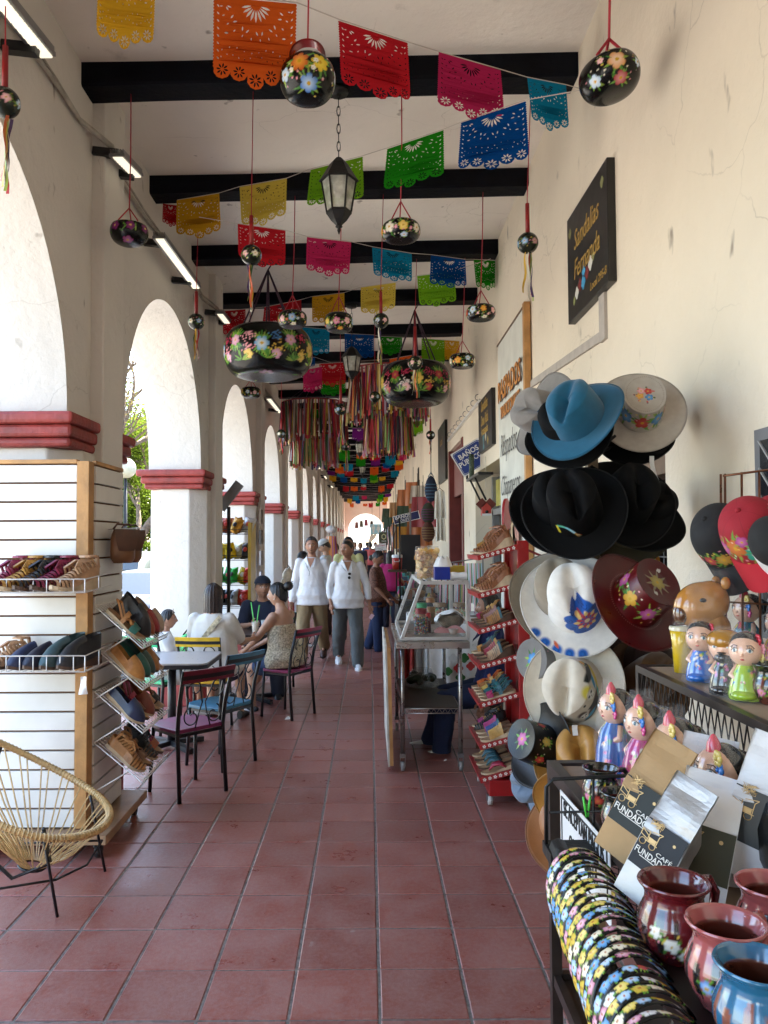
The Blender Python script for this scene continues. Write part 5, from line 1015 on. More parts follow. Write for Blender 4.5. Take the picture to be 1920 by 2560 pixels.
def jar(label, x, y, z, r, h, fill, lid, speck=0):
    t = thing('jar', label, 'jar', (x, y, z)); mb = MB().lathe([(.002, .004), (r*.95, .004), (r*.95, h*.75)], 20); P = mb.np()
    MB().lathe([(r*.98, 0), (r, .01), (r, h*.8), (r*.8, h*.9), (r*.8, h)], 20).build('glass', m_glass, t)
    if speck:
        k = MB(); cols = []
        for i in range(420): a = hr.uniform(0, 6.28); zz = hr.uniform(.008, h*.78); k.sph((r*.93*cos(a), r*.93*sin(a), zz), .0065, 5, 4); cc = hr.choice(fill); n0 = 2+5*3; cols += [cc]*n0
        tag(k.build('sweets', mat(None, .35, src='v', var=0), t, np.array(cols)), kind='stuff')
    else: MB().lathe([(.002, .004), (r*.95, .004), (r*.95, h*.75), (.002, h*.75)], 20).build('contents', mat(fill[0], .4, var=.2, scale=60), t)
    MB().lathe([(.002, h+.03), (r*.85, h+.03), (r*.88, h+.02), (r*.88, h-.01)], 20).build('lid', mat(lid, .4), t); return t
zc = .998
jar('glass jar of mixed sweets with a red lid inside the showcase', .40, 6.02, zc, .052, .17, [(.02, .1, .02), (.3, .02, .02), (.5, .4, .2), (.04, .03, .02), (.03, .15, .3)], (.25, .01, .015), 1)
jar('small bottle of dark red syrup beside the sweet jar', .46, 6.1, zc, .022, .13, [(.12, .01, .01)], (.5, .02, .02))
jar('brown glass flask with green cap inside the showcase', .44, 6.55, zc, .05, .17, [(.3, .13, .04)], (.02, .25, .1)); jar('tall amber bottle inside the showcase', .53, 6.75, zc, .045, .2, [(.33, .16, .05)], (.3, .12, .03))
bw = thing('stone_mortar', 'round stone mortar bowl covered by a white cloth', 'mortar', (.66, 6.3, zc)); m_st = mat((.2, .15, .1), .9, var=.3, scale=20, bump=.1)
MB().lathe([(.002, .02), (.06, .02), (.1, .06), (.105, .1), (.09, .13), (.08, .125), (.05, .06)], 24).sph((-.05, -.05, .015), .02, 8, 6).sph((.05, -.05, .015), .02, 8, 6).build('bowl', m_st, bw); m_cloth = mat((.75, .74, .72), .8, var=.06, bump=.05, bscale=20)
MB().grid(lambda u, v: V(((u*2-1)*.13, (v*2-1)*.1, .155-.08*((u*2-1)**2)+.012*sin(u*12+v*7))), 14, 10).build('cloth', m_cloth, bw)
pk = thing('pink_cloth', 'folded pink cloth round a small clay cup in the showcase', 'cloth', (.62, 6.02, zc)); MB().grid(lambda u, v: V(((u*2-1)*.12, (v*2-1)*.08, .02+.05*abs(sin(u*5+v*2))*(1-abs(v*2-1)**3)*(1-abs(u*2-1)**4))), 22, 12).build('folds', mat((.45, .2, .19), .8, var=.1), pk); MB().lathe([(.002, 0), (.03, .005), (.036, .05), (.03, .05), (.02, .01)], 18, c=(.02, -.06, 0)).build('cup', mat((.4, .33, .27), .5), pk)
tp = .967+.45
cb = thing('crisp_bag', 'large clear bag of potato crisps on top of the glass case', 'bag', (.47, 6.3, tp)); cols = []; mb = MB()
for i in range(330):
    p = V((hr.uniform(-.075, .075), hr.uniform(-.07, .07), hr.uniform(.015, .225))); r = hr.uniform(.02, .034); M_ = Mx.Rotation(hr.uniform(0, 6), 3, V((hr.gauss(0, 1), hr.gauss(0, 1), hr.gauss(0, 1)+.1)).normalized())
    mb.add([p]+[p+M_ @ V((r*cos(a), r*sin(a), .008*cos(2*a))) for a in np.linspace(0, 2*pi, 8, False)], [(0, 1+k, 1+(k+1) % 8) for k in range(8)], 0, True); cols += [hr.choice([(.75, .5, .16), (.8, .58, .25), (.65, .36, .1), (.78, .52, .3)])]*9
tag(mb.build('crisps', mat(None, .6, src='v', var=.1), cb, np.array(cols)), kind='stuff')
def pouch(w, d, h, seed=1):
    return lambda u, v: V(((w/2)*(1+.04*sin(v*9+seed))*(abs(cos(2*pi*u))**.5*(1 if cos(2*pi*u) > 0 else -1)), (d/2)*(abs(sin(2*pi*u))**.6*(1 if sin(2*pi*u) > 0 else -1))*(1-max(0, (v-.7)/.3)**1.5*.95)*min(1, .7+v*4)*(1+.06*sin(u*25+v*11+seed)), h*v))
MB().grid(pouch(.19, .17, .26), 40, 12, closed=True).build('film', mat((.9, .9, .88), .12, alpha=.16, var=0, spec=1), cb)
bx = thing('blue_box', 'shiny blue box on the glass case with a white bag on it', 'box', (.57, 6.1, tp)); MB().bb((-.06, -.06, 0), (.06, .06, .1)).build('carton', mat((.012, .03, .28), .3, var=.1), bx, bevel=.003)
wb = thing('plastic_bag', 'crumpled white plastic bag on the blue box', 'bag', (.58, 6.1, tp+.101)); MB().grid(lambda u, v: V((.07*(1-v*.6)*cos(6.28*u)*(1+.1*sin(u*40)), .06*(1-v*.6)*sin(6.28*u), .075*sin(v*pi/2)+.01*sin(u*30)*v)), 30, 8, closed=True).build('film', m_cloth, wb)
yb = thing('yellow_box', 'stack of flat yellow cartons on the glass case', 'carton', (.69, 6.5, tp)); MB().bb((-.08, -.08, 0), (.1, .08, .04)).build('carton', mat((.5, .36, .05), .5), yb); MB().box((.01, 0, .07), (.17, .15, .05), Mx.Rotation(.1, 3, 'Z')).build('carton', mat((.48, .33, .04), .5), yb)
tw = thing('towel', 'folded white towel on the glass case corner', 'towel', (.69, 6.0, tp)); MB().grid(lambda u, v: V((.06*(u*2-1), .07*cos(6.28*v)*.9, .03+.03*sin(6.28*v)*(1+.1*sin(u*9)))), 10, 18).build('fold', m_cloth, tw)
gb = thing('produce_bag', 'clear bag of dark green vegetables on the cart bottom shelf', 'bag', (.45, 6.75, .472)); mb = MB()
for i in range(14): mb.sph((hr.uniform(-.1, .1), hr.uniform(-.08, .08), hr.uniform(.03, .09)), (.045, .035, .032), 10, 7, rot=Mx.Rotation(hr.uniform(0, 3), 3, 'Z'))
mb.build('vegetables', mat((.02, .035, .012), .35, var=.3), gb); MB().grid(lambda u, v: V((.15*(1-v*.5)*cos(6.28*u)*(1+.08*sin(u*33)), .12*(1-v*.5)*sin(6.28*u), .15*v)), 30, 6, closed=True).build('film', mat((.8, .85, .8), .15, alpha=.18, var=0, spec=1), gb)
# ================================================================ SHELVES AND WARES IN FRONT
m_dfr = mat((.035, .024, .02), .4, .3, var=.25, scale=12); m_card = mat((.3, .22, .15), .8, var=.12, scale=6, bump=.03)
tb = thing('display_table', 'dark steel display table topped with cardboard at the lower corner of shop front', 'table', (.495, .75, 0)); TZ = 1.1; UZ = 1.345
MB().bb((0, 0, TZ-.035), (.03, 1.45, TZ+.004)).bb((.031, 1.42, TZ-.035), (.82, 1.45, TZ+.004)).bb((.8, 0, TZ-.035), (.83, 1.419, TZ+.004)).bb((.031, 0, TZ-.035), (.799, .03, TZ+.004)).build('top_frame', m_dfr, tb)
MB().bb((.031, .031, TZ-.012), (.799, 1.419, TZ-.004)).build('cardboard', m_card, tb)
for x in (0, .8):
    for y in (0.0, 1.42): MB().bb((x+.001, y+.001, 0), (x+.029, y+.029, TZ-.036)).build('leg', m_dfr, tb)
MB().bb((.03, 1.425, .5), (.8, 1.445, .53)).bb((.005, .03, .5), (.025, 1.42, .53)).bb((.03, .005, .3), (.8, .025, .33)).bb((.03, .03, .505), (.8, 1.42, .515)).build('lower_rail', m_dfr, tb)
MB().bb((-.085, .1, TZ-.014), (-.001, .56, TZ-.004)).bb((-.088, .1, TZ-.03), (-.0855, .56, TZ+.004)).build('side_tray', m_dfr, tb)
for i in range(3): MB().beam((-.08, .15+.18*i, TZ-.02), (.0, .15+.18*i, TZ-.12), .012).build('tray_bracket', m_dfr, tb)
# wire grid standing on the near part of the table
wp = thing('wire_display', 'black wire panel clipped to the edge of the display table', 'wire panel', (0, 0, 0)); Yw = 1.74
def aw(x, y): return at(x, y, Yw)
mb = MB(); a, b, c, d = aw(1180, 1700), aw(1180, 1828), aw(1195, 1683), aw(1700, 1660)
mb.tube([b, a, c, d], .0045, 6); mb.tube([aw(1186, 1755), aw(1700, 1742)], .0028, 5)
for x in (1282, 1385, 1490, 1600): mb.tube([aw(x, 1682), aw(x, 1840)], .0028, 5)
mb.build('wire', m_iron, wp); a, b = aw(1176, 1822), aw(1310, 1846); MB().bb((a.x, Yw-.06, b.z), (b.x+.04, Yw+.02, a.z)).build('bracket', m_iron, wp)
g = MB(); o_ = aw(1300, 1850)
for i in range(9): g.tube([o_+V((.012*i, -.02*i, 0)), o_+V((.012*i, -.02*i, -.1))], .0012, 4); g.tube([o_+V((0, 0, -.012*i)), o_+V((.1, -.16, -.012*i))], .0012, 4)
g.build('mesh', m_iron, wp)
# payment notice
sg = thing('payment_notice', 'white notice with black capitals clipped under the table edge by a green peg', 'notice', (.478, 1.97, 1.095), R(2)); 
MB().bb((-.002, -.36, -.165), (0, 0, 0)).build('card', m_wh, sg); mk = mat((.01, .01, .01), .5, var=0); T0 = frame((-.0032, -.18, -.08), (0, -1, 0), (0, 0, 1))
text('SE ACEPTAN PAGOS\nCON TARJETA', .052, mk, T0 @ Mx.Translation((0, .012, 0)), sg, sx=.62, bold=.004, lh=1.25)
mb = MB()
for y0, z0, y1, z1 in ((-.015, -.012, -.345, -.012), (-.015, -.152, -.345, -.152), (-.015, -.012, -.015, -.152), (-.345, -.012, -.345, -.152)): mb.beam((-.003, y0, z0), (-.003, y1, z1), .004, .002, up=(1, 0, 0))
mb.build('border_line', mk, sg)
cl = thing('clothes_peg', 'bright green plastic clothes peg on the wire panel', 'peg', aw(1268, 1740), R(20)); cl.scale = (.55,)*3; mgk = mat((.08, .62, .06), .35, var=.05)
for s in (-1, 1): MB().tube([(s*.004, 0, -.045), (s*.009, 0, -.005), (s*.017, 0, .035)], [.005, .008, .006], 6, flat=.7).build('arm', mgk, cl)
MB().tube([(-.01, .004, 0), (0, .01, .004), (.01, .004, 0)], .002, 5).build('spring', m_alu, cl)
# clay jugs
m_glz = mat(None, .16, src='v', var=.05, scale=30, coat=1)
def jug(label, pos, s, base, low, inner, drip, style, rz=0, nu=110, nv=80, ndrip=13, handle=True, hs_=1):
    t = thing('clay_jug', label, 'jug', pos, rz, 'glazed clay jugs on the display table'); t.scale = (s,)*3
    pr = [(.002, 0), (.034, 0), (.037, .006), (.046, .02), (.053, .038), (.0535, .055), (.048, .071), (.0425, .083), (.042, .092), (.046, .101), (.0505, .106), (.0525, .109), (.051, .112), (.047, .11), (.042, .1), (.038, .09), (.04, .08), (.047, .06), (.046, .03), (.002, .012)]
    zs = np.linspace(0, len(pr)-1, nv); P2 = [(np.interp(q, range(len(pr)), [a for a, b in pr]), np.interp(q, range(len(pr)), [b for a, b in pr])) for q in zs]
    mb = MB().lathe(P2, nu); P = mb.np(); ins = np.repeat(zs > 12.6, nu); Nn = normals(P, (0, 0, .05)); p = Paint(P, Nn, base); th = np.arctan2(P[:, 1], P[:, 0]); z = P[:, 2]
    ph = np.sin(th*ndrip)+.5*np.sin(th*7+1); dl = .05+.012*np.sin(th*5+2)+.006*np.sin(th*11); p.put((~ins)*(z < .08)*(ph > .2)*(z > .018)*np.clip((dl+.022-z)/.002, 0, 1)*np.clip((ph-.2)*6, 0, 1), low)
    p.put((~ins)*(z < .018+.006*np.sin(th*9))*1., low if drip else base); style(p); p.put(ins*1., inner)
    p.put(ins*(z > .094)*1., base)
    mb.build('body', m_glz, t, p.C)
    if handle: MB().tube([(.044, 0, .1), (.072, 0, .1), (.086, 0, .078), (.08, 0, .05), (.05, 0, .034)], [.0075, .008, .0075, .007, .007], 10).build('handle', mat(base, .16, var=.05, coat=1), t)
    return t
def jfl(items):
    def f(p):
        for a, z, r, cols, k in items:
            rr = .052 if .02 < z < .07 else .043; bouquet(p, (rr*cos(a), rr*sin(a), z), (cos(a), sin(a), .0), r, cols, hr, 10, k)
    return f
WHT = ((.75, .75, .68), (.85, .85, .8)); BLF = ((.03, .2, .6), (.6, .75, .9)); RDF = ((.5, .02, .02), (.7, .15, .1)); PKF = ((.65, .08, .3), (.85, .5, .6))
def on_table(x, y, Y): p = at(x, y, Y); return p
q = at(1455, 1905, 1.185); jug('wine red clay jug with white flowers at the lower corner', (q.x, 1.185, TZ-.002), 1.0, (.11, .008, .012), (.016, .012, .012), (.14, .03, .02), 0, jfl([(-1.75, .025, .014, WHT, 5), (-2.45, .036, .012, WHT, 5), (-2.9, .05, .01, WHT, 5), (-1.2, .028, .011, WHT, 5), (-2.1, .022, .009, WHT, 5)]), R(25))
q = at(1568, 1992, 1.06); jug('dusty pink clay jug with blue flowers beside the wine red jug', (q.x, 1.06, TZ-.002), 1.0, (.37, .09, .09), (.014, .012, .014), (.13, .03, .02), 0, jfl([(-2.6, .03, .013, BLF, 5), (-2.15, .022, .008, BLF, 5), (-3.0, .04, .01, BLF, 5), (-1.7, .02, .007, BLF, 5)]), R(30))
q = at(1636, 2075, .962); jug('blue clay jug with brown drips nearest the viewer', (q.x, .962, TZ-.002), .98, (.022, .14, .27), (.25, .08, .05), (.12, .035, .02), 0, jfl([(-2.5, .02, .012, RDF, 5), (-2.1, .018, .01, WHT, 5)]), R(30))
q = at(1668, 1912, 1.173); jug('second dusty pink clay jug cut by the picture edge', (q.x, 1.173, TZ-.002), 1.0, (.35, .085, .085), (.014, .012, .014), (.13, .03, .02), 0, jfl([(-2.6, .03, .013, BLF, 5)]), R(30))
for i, (x, y, Yj, l) in enumerate(((1297, 1640, 1.84, 'black glazed jug with white leaves at the back of the table'), (1342, 1680, 1.66, 'black glazed jug with pink flower half behind the kraft coffee bag'), (1668, 1470, 1.8, 'black and red jug with a white tag at the edge of upper shelf'))):
    q = at(x, y, Yj); jug(l, (q.x, Yj, (TZ if i < 2 else UZ)-.003), .82, (.008, .012, .008), (.16, .04, .025), (.09, .015, .01), 1, jfl([(-1.4, .03, .013, [WHT, PKF, RDF][i], 5), (-2.2, .03, .014, [RDF, PKF, RDF][i], 5), (-2.8, .035, .012, PKF, 5), (-.9, .028, .01, BLF, 4)]+[(-3+.4*k, .074, .004, ((.7, .65, .3), (.8, .8, .6)), 4) for k in range(9)]), R(10), 70, 56)
# coffee bags
m_kraft = mat((.4, .255, .12), .75, var=.12, scale=8, bump=.1, bscale=16); m_wbag = mat((.7, .71, .73), .5, var=.04, scale=8, bump=.1, bscale=14); m_foil = mat((.42, .41, .4), .42, .5, var=.1, scale=9, bump=.12, bscale=16); m_lab = mat((.014, .018, .018), .42, var=.35, scale=4, spec=.25); m_lab2 = mat((.05, .05, .03), .42, var=.2, scale=4, spec=.25); m_gold = mat((.5, .33, .14), .4, .3, var=0); m_lw = mat((.78, .76, .72), .5, var=0)
def coffee(label, x, y, Y, w, h, d, m, lab, rz, tilt, side, txt=True, fold=.2):
    """standing bag with folded top; x,y = middle of its front"""
    rot = Mx.Rotation(rz, 3, 'Z') @ Mx.Rotation(tilt, 3, 'X') @ Mx.Rotation(side, 3, 'Y'); t = thing('coffee_bag', label, 'coffee bag', at(x, y, Y), 0, 'coffee bags leaning on the display table', rot=rot)
    def dep(v): return d*(1 if v < .58 else max(.03, 1-((v-.58)/.2)**1.2)) if v < .78 else d*.03
    def prof(u, v):
        g = dep(v); W2 = w/2; z = -h/2+h*v; back = .0 if v < .78 else 0
        k = u*8 % 8; i = int(k); f = k-i
        C = [(-W2, 0), (W2, 0), (W2, g*.12), (W2-g*.06*(v > .05), g*.5), (W2, g), (-W2, g), (-W2+g*.06*(v > .05), g*.5), (-W2, g*.12)]
        a, b = C[i], C[(i+1) % 8]; y_ = a[1]+(b[1]-a[1])*f; wr = .0022*(sin(v*21+u*17)+sin(v*9-u*31))*(v > .5)
        return V((a[0]+(b[0]-a[0])*f, y_+wr+.35*d*max(0, v-.58)/.42*(1)-.0, z))
    mb = MB().grid(prof, 40, 30, closed=True, smooth=False); mb.add([prof(i/8, 0) for i in range(8)], [tuple(range(8))[::-1]]); mb.add([prof(i/8, 1) for i in range(8)], [tuple(range(8))]); mb.build('bag', m, t)
    if lab:
        MB().add([(-w*.485, -.0016, -h*.27), (w*.485, -.0016, -h*.27), (w*.485, -.0016, h*.1), (-w*.485, -.0016, h*.1)], [(0, 1, 2, 3)]).build('label_print', lab, t); T0 = frame((0, -.0028, 0), (1, 0, 0), (0, 0, 1))
        if txt:
            text('CAFÉ', w*.13, m_lw, T0 @ Mx.Translation((w*.2, -h*.105, 0)), t, depth=.0004, sx=1.3); text('FUNDADOR', w*.2, m_lw, T0 @ Mx.Translation((0, -h*.155, 0)), t, depth=.0004, sx=.82, bold=.008)
            MB().box((0, -.0028, -h*.185), (w*.6, .0006, .0012)).build('underline', m_lw, t)
        k = MB(); e = -.0028; c0 = V((-w*.18, e, -h*.03))     # the little coffee cart emblem
        for a, b in (((-.16, -.1), (.14, -.1)), ((-.12, -.1), (-.12, .12)), ((.1, -.1), (.1, .12)), ((-.2, .12), (.16, .2)), ((-.2, .12), (-.12, .12)), ((.16, .2), (.1, .12)), ((-.12, .0), (.1, .0)), ((-.3, .1), (-.12, .02)), ((-.3, -.02), (-.12, -.06)), ((-.3, .1), (-.3, -.02))): k.beam(c0+V((a[0]*w, 0, a[1]*w)), c0+V((b[0]*w, 0, b[1]*w)), .0014, .0006, up=(0, 1, 0))
        for cx in (-.2, .04): k.tube([c0+V((cx*w+.07*w*cos(a), 0, -.15*w+.07*w*sin(a))) for a in np.linspace(0, 2*pi, 14, False)], .0008, 4, closed=True)
        for i in range(16): k.tube([c0+V((hr.uniform(-.2, .1)*w, 0, (.3+hr.uniform(-.08, .15))*w)) for _ in range(3)], .0006, 4)
        k.poly([(-.1*w, -.09*w), (.08*w, -.09*w), (.08*w, -.01*w), (-.1*w, -.01*w)], 0, Mx(((1, 0, 0, c0.x), (0, 0, -1, e), (0, 1, 0, c0.z), (0, 0, 0, 1)))); k.poly([(.27*w+.035*w*cos(a), h*.02+.035*w*sin(a)) for a in np.linspace(0, 2*pi, 10, False)], 0, Mx(((1, 0, 0, 0), (0, 0, -1, e), (0, 1, 0, 0), (0, 0, 0, 1))))
        k.build('emblem', m_gold, t)
    return t
coffee('kraft paper coffee bag with dark label leaning beside the black jugs', 1388, 1725, 1.46, .088, .245, .06, m_kraft, m_lab, R(-44), R(-14), R(22))
coffee('clear and foil coffee bag with dark label between kraft and white bags', 1432, 1818, 1.32, .076, .225, .05, m_foil, mat((.007, .008, .014), .42, var=.3, scale=4, spec=.25), R(-44), R(-16), R(22))
coffee('white coffee bag with olive label in front', 1520, 1815, 1.36, .1, .235, .06, m_wbag, m_lab2, R(-20), R(-22), R(13), txt=False)
coffee('white coffee bag behind the olive labelled one', 1602, 1800, 1.44, .094, .25, .06, m_wbag, m_lab2, R(-20), R(-20), R(12), txt=False)
coffee('silver topped white coffee bag behind the kraft bag', 1520, 1715, 1.52, .1, .22, .05, m_wbag, None, R(-25), R(-10), R(8)); coffee('white coffee bag at the far edge of the row', 1640, 1745, 1.36, .09, .25, .05, m_wbag, mat((.015, .015, .017), .4), R(-35), R(-8), R(16), txt=False)
# painted head bands on a rod
rod = thing('rod', 'black rod carrying a row of painted head bands', 'rod', (0, 0, 0)); MB().tube([(.40, 1.6, 1.05), (.335, .6, 1.05)], .01, 8).tube([(.40, 1.6, 1.05), (.41, 1.72, 1.05)], .02, 8).build('bar', m_iron, rod)
PALB = [((.8, .6, .08), (.9, .75, .3)), ((.25, .5, .8), (.75, .85, .95)), ((.85, .75, .5), (.95, .9, .75)), ((.7, .5, .05), (.75, .55, .1)), ((.65, .15, .3), (.9, .7, .75)), ((.05, .25, .6), (.3, .55, .8))]
PALC = PALB+[((.5, .02, .03), (.7, .1, .1)), ((.8, .8, .78), (.9, .9, .88))]
nb = 27; ORD = 'first second third fourth fifth sixth seventh eighth ninth tenth eleventh twelfth thirteenth fourteenth fifteenth sixteenth seventeenth eighteenth nineteenth twentieth twenty-first twenty-second twenty-third twenty-fourth twenty-fifth twenty-sixth last'.split()
for i in range(nb):
    f = i/(nb-1); c = V((.40-.055*f, 1.5-.72*f, 1.055)); rr = .066+hr.uniform(-.002, .002)
    t = thing('head_band', 'flower painted black head band, %s from the far end of the rod' % ORD[i], 'head band', c, R(8)+hr.uniform(-.05, .05), 'painted head bands on the rod'); t.rotation_euler.x = R(-14)+hr.uniform(-.06, .06)
    wd = .0145
    def bf(u, v):
        a = -.5+(pi+1.0)*u; q = v*2*pi; return V(((rr+.0028*sin(q))*cos(a), wd*(.5+.5*sin(pi*min(1, max(0, u)))**.4)*cos(q)*.98, (rr*1.12+.0028*sin(q))*sin(a)))
    mb = MB().grid(bf, 230, 20); P = mb.np(); Nn = normals(np.c_[P[:, 0], 0*P[:, 1], P[:, 2]], (0, 0, 0)); p = Paint(P, Nn, (.008, .009, .008)); p.up = np.array((0, 1., 0)); pal = PALB if f < .55 else PALC
    for k in range(12):
        a = -.3+(pi+.6)*(k+.5)/12+hr.uniform(-.04, .04); c0 = (rr*cos(a), hr.uniform(-.003, .003), rr*1.12*sin(a)); L = p.loc(c0, (cos(a), 0, sin(a)))
        for q in range(6): p.leaf(L, 0, 0, .017, .0022, hr.choice((0, pi, pi/2, -pi/2))+hr.uniform(-.5, .5), hr.choice(GRN[1:3]))
        cc = pal[hr.randrange(len(pal))]; p.flower(L, 0, 0, .0118, *cc, cc=(.5, .15, .02), rot=hr.uniform(0, 6), sharp=.4)
    mb.build('band', m_lac, t, p.C)
# ---- upper shelf along the wall, of expanded metal
us = thing('shelf_riser', 'dark metal shelf riser with expanded mesh front and cardboard top', 'shelf', (.8, .8, 0)); UZ = 1.345; ul = 1.55
MB().bb((0, 0, UZ-.02), (.022, ul, UZ)).bb((.023, ul-.022, UZ-.02), (.5, ul, UZ)).bb((0, 0, UZ-.19), (.018, ul, UZ-.17)).bb((0, ul-.022, 0), (.022, ul, UZ-.191)).bb((.0, ul-.022, UZ-.169), (.022, ul, UZ-.021)).bb((0, ul*.4, 0), (.02, ul*.4+.02, UZ-.191)).bb((.48, ul-.022, 0), (.5, ul, UZ-.021)).build('frame', m_dfr, us)
MB().bb((.023, .0, UZ-.012), (.5, ul-.023, UZ-.003)).build('cardboard', m_card, us)
mb = MB(); n_ = 44
for i in range(n_):
    y = (i+.5)*ul/n_
    for s in (-1, 1): mb.beam((.009+.002*s, y-.022*s, UZ-.168), (.009+.002*s, y+.022*s, UZ-.022), .004, .0018, up=(1, 0, 0))
mb.build('mesh_front', m_dfr, us)
# ---- ceramic figures
m_cer = lambda c, **k: mat(c, .14, var=k.get('var', .1), scale=20, coat=.8)
SKN = m_cer((.78, .48, .34)); HAIR = m_cer((.008, .008, .008)); m_cello = mat((1, 1, 1), .06, alpha=.05, var=0, spec=1, bump=.3, bscale=30)
def cello(t, r, h, seed):
    MB().grid(lambda u, v: V((r*(1-.55*v**3)*cos(6.283*u)*(1+.05*sin(u*44+seed)*v+.04*sin(v*13+u*19)), r*.9*(1-.55*v**3)*sin(6.283*u)*(1+.05*sin(u*38+v*9)), -.002+h*v)), 40, 14, closed=True).build('cellophane', m_cello, t)
def face(t, c, r, d, look=1):
    """eye, brow and lips on the side of the head that looks along d"""
    d = V(d).normalized(); s = V((0, 0, 1)).cross(d).normalized()
    for k in (-1, 1):
        e = V(c)+(d*.86+s*k*.42+V((0, 0, .12))).normalized()*r*.985; n_ = (e-V(c)).normalized(); T_ = frame(e, V((0, 0, 1)).cross(n_), n_ if False else None, n_) if False else frame(e+n_*.0006, V((0, 0, 1)).cross(n_), None, n_) @ Mx.Rotation(-.3*k, 4, 'Z')
        MB(T=T_).sph((0, 0, 0), (r*.2, r*.13, r*.05), 12, 8).build('eye', m_cer((.78, .76, .72)), t); MB(T=T_).sph((0, 0, r*.035), (r*.09, r*.11, r*.03), 10, 6).build('iris', m_cer((.05, .12, .16)), t)
        MB(T=T_).tube([(-r*.26, r*.26, -r*.03), (0, r*.36, 0), (r*.24, r*.24, -r*.03)], r*.022, 5).tube([(-r*.24, r*.06, 0), (0, r*.16, r*.02), (r*.24, r*.08, 0)], r*.02, 5).build('brow', HAIR, t)
        for q in range(4): MB(T=T_).tube([(-r*.15+q*r*.1, r*.14, r*.01), (-r*.2+q*r*.13, r*.26, r*.02)], r*.012, 4).build('lash', HAIR, t)
    m_ = V(c)+(d+V((0, 0, -.5))).normalized()*r; MB().sph(m_, (r*.13, r*.13, r*.05), 10, 6).build('lips', m_cer((.5, .02, .04)), t); MB().sph(V(c)+(d+V((0, 0, -.14))).normalized()*r*1.02, r*.1, 10, 6).build('nose', SKN, t)
def bloom(t, c, r, col):
    mb = MB()
    for k in range(6): a = k*pi/3; mb.sph(V(c)+V((0, r*.6*cos(a), r*.6*sin(a))), (r*.3, r*.5, r*.5), 8, 6)
    mb.sph(V(c)+V((-r*.2, 0, 0)), r*.3, 8, 6); mb.build('flower', m_cer(col), t)
def dense(pr, n=44): q = np.linspace(0, len(pr)-1, n); return [(np.interp(k, range(len(pr)), [a for a, b in pr]), np.interp(k, range(len(pr)), [b for a, b in pr])) for k in q]
def girl(label, p, h, dress, facing, sp, top=(.6, .05, .08), tall=True):
    t = thing('ceramic_doll', label, 'figurine', p, 0, 'ceramic dolls wrapped in cellophane'); s = h/.21; d = V(facing).normalized()
    mb = MB().lathe(dense([(.002, 0), (.042*s, 0), (.044*s, .02*s), (.041*s, .06*s), (.032*s, .1*s), (.016*s, .125*s), (.002, .13*s)]), 72, wob=lambda a, z: 1+.05*sin(a*8)); P = mb.np(); q = Paint(P, normals(P, (0, 0, .05*s)), dress)
    for i in range(90): a = hr.uniform(0, 6.28); z = hr.uniform(.01, .12)*s; r_ = .043*s*(1-z/(.16*s)); q.dot(q.loc((r_*cos(a), r_*sin(a), z), (cos(a), sin(a), .1)), 0, 0, hr.uniform(.004, .008)*s, hr.choice(sp))
    mb.build('dress', m_glz, t, q.C); hc = V((0, 0, .155*s)); r = .036*s
    MB().sph(hc, (r, r, r*1.08), 26, 18).build('head', SKN, t); face(t, hc, r, d)
    MB().sph(hc-d*r*.35+V((0, 0, r*.18)), (r*1.02, r*1.02, r*1.05), 24, 16).sph(hc-d*r*1.35+V((0, 0, r*.1)), (r*.8, r*.8, r*.7), 16, 12).build('hair', HAIR, t)
    for k, (c, z) in enumerate((((.65, .5, .12), 1.0), ((.03, .2, .6), .35), ((.6, .06, .25), -.25))): bloom(t, hc+d*r*.42*(1-.2*k)+V((0, -.0, 0))+V((-.0, -r*.75, r*(z)*.8)), r*.36, c)
    MB().lathe([(r*.35, 0), (r*.3, r*.4), (r*.1, r*.75), (.001, r*.8)], 14, c=hc+V((0, 0, r*.9))+d*r*.2).build('bow', m_cer(top), t)
    for k in (-1, 1): sd = V((0, 0, 1)).cross(d)*k; MB().tube([hc+V((0, 0, -.04*s))+sd*.02*s, hc+V((0, 0, -.065*s))+sd*.032*s+d*.012*s, hc+V((0, 0, -.08*s))+d*.03*s], .008*s, 8).build('arm', SKN, t)
    cello(t, .047*s, h*1.08, hr.uniform(0, 6)); return t
SPK = [(.7, .1, .12), (.75, .6, .1), (.8, .75, .7), (.03, .1, .4), (.5, .05, .3), (.05, .3, .1)]
FD = (-.93, -.4, 0)
for x, yt, yb, Yd, dr, l in ((1325, 1478, 1660, 2.08, (.02, .12, .42), 'ceramic doll in blue dress, tallest behind the black jugs'), (1385, 1505, 1700, 1.9, (.45, .03, .2), 'ceramic doll in magenta dress behind the kraft coffee bag'), (1452, 1540, 1745, 1.72, (.3, .05, .3), 'ceramic doll half hidden by the kraft bag top'), (1548, 1592, 1800, 1.5, (.02, .15, .4), 'ceramic doll of which only the headdress shows over white bags')):
    a, b = at(x, yt, Yd), at(x, yb, Yd); girl(l, (a.x, Yd, TZ), a.z-TZ, dr, FD, SPK)
UZ2 = UZ+.0
def onshelf(x, y): p = onZ(x, y, UZ2); return p
p = at(1510, 1280, 2.2); cp = onshelf(1502, 1448); h = .255
t = thing('ceramic_capybara', 'big glossy brown ceramic animal drinking from a yellow cup, wrapped in cellophane', 'figurine', (cp.x+.035, cp.y-.03, UZ2)); mbr = m_cer((.42, .18, .03), var=.2); mbd = m_cer((.1, .04, .015))
MB().lathe([(.002, 0), (.05, 0), (.058, .02), (.058, .08), (.05, .14), (.04, .16)], 28).build('body', mbr, t)
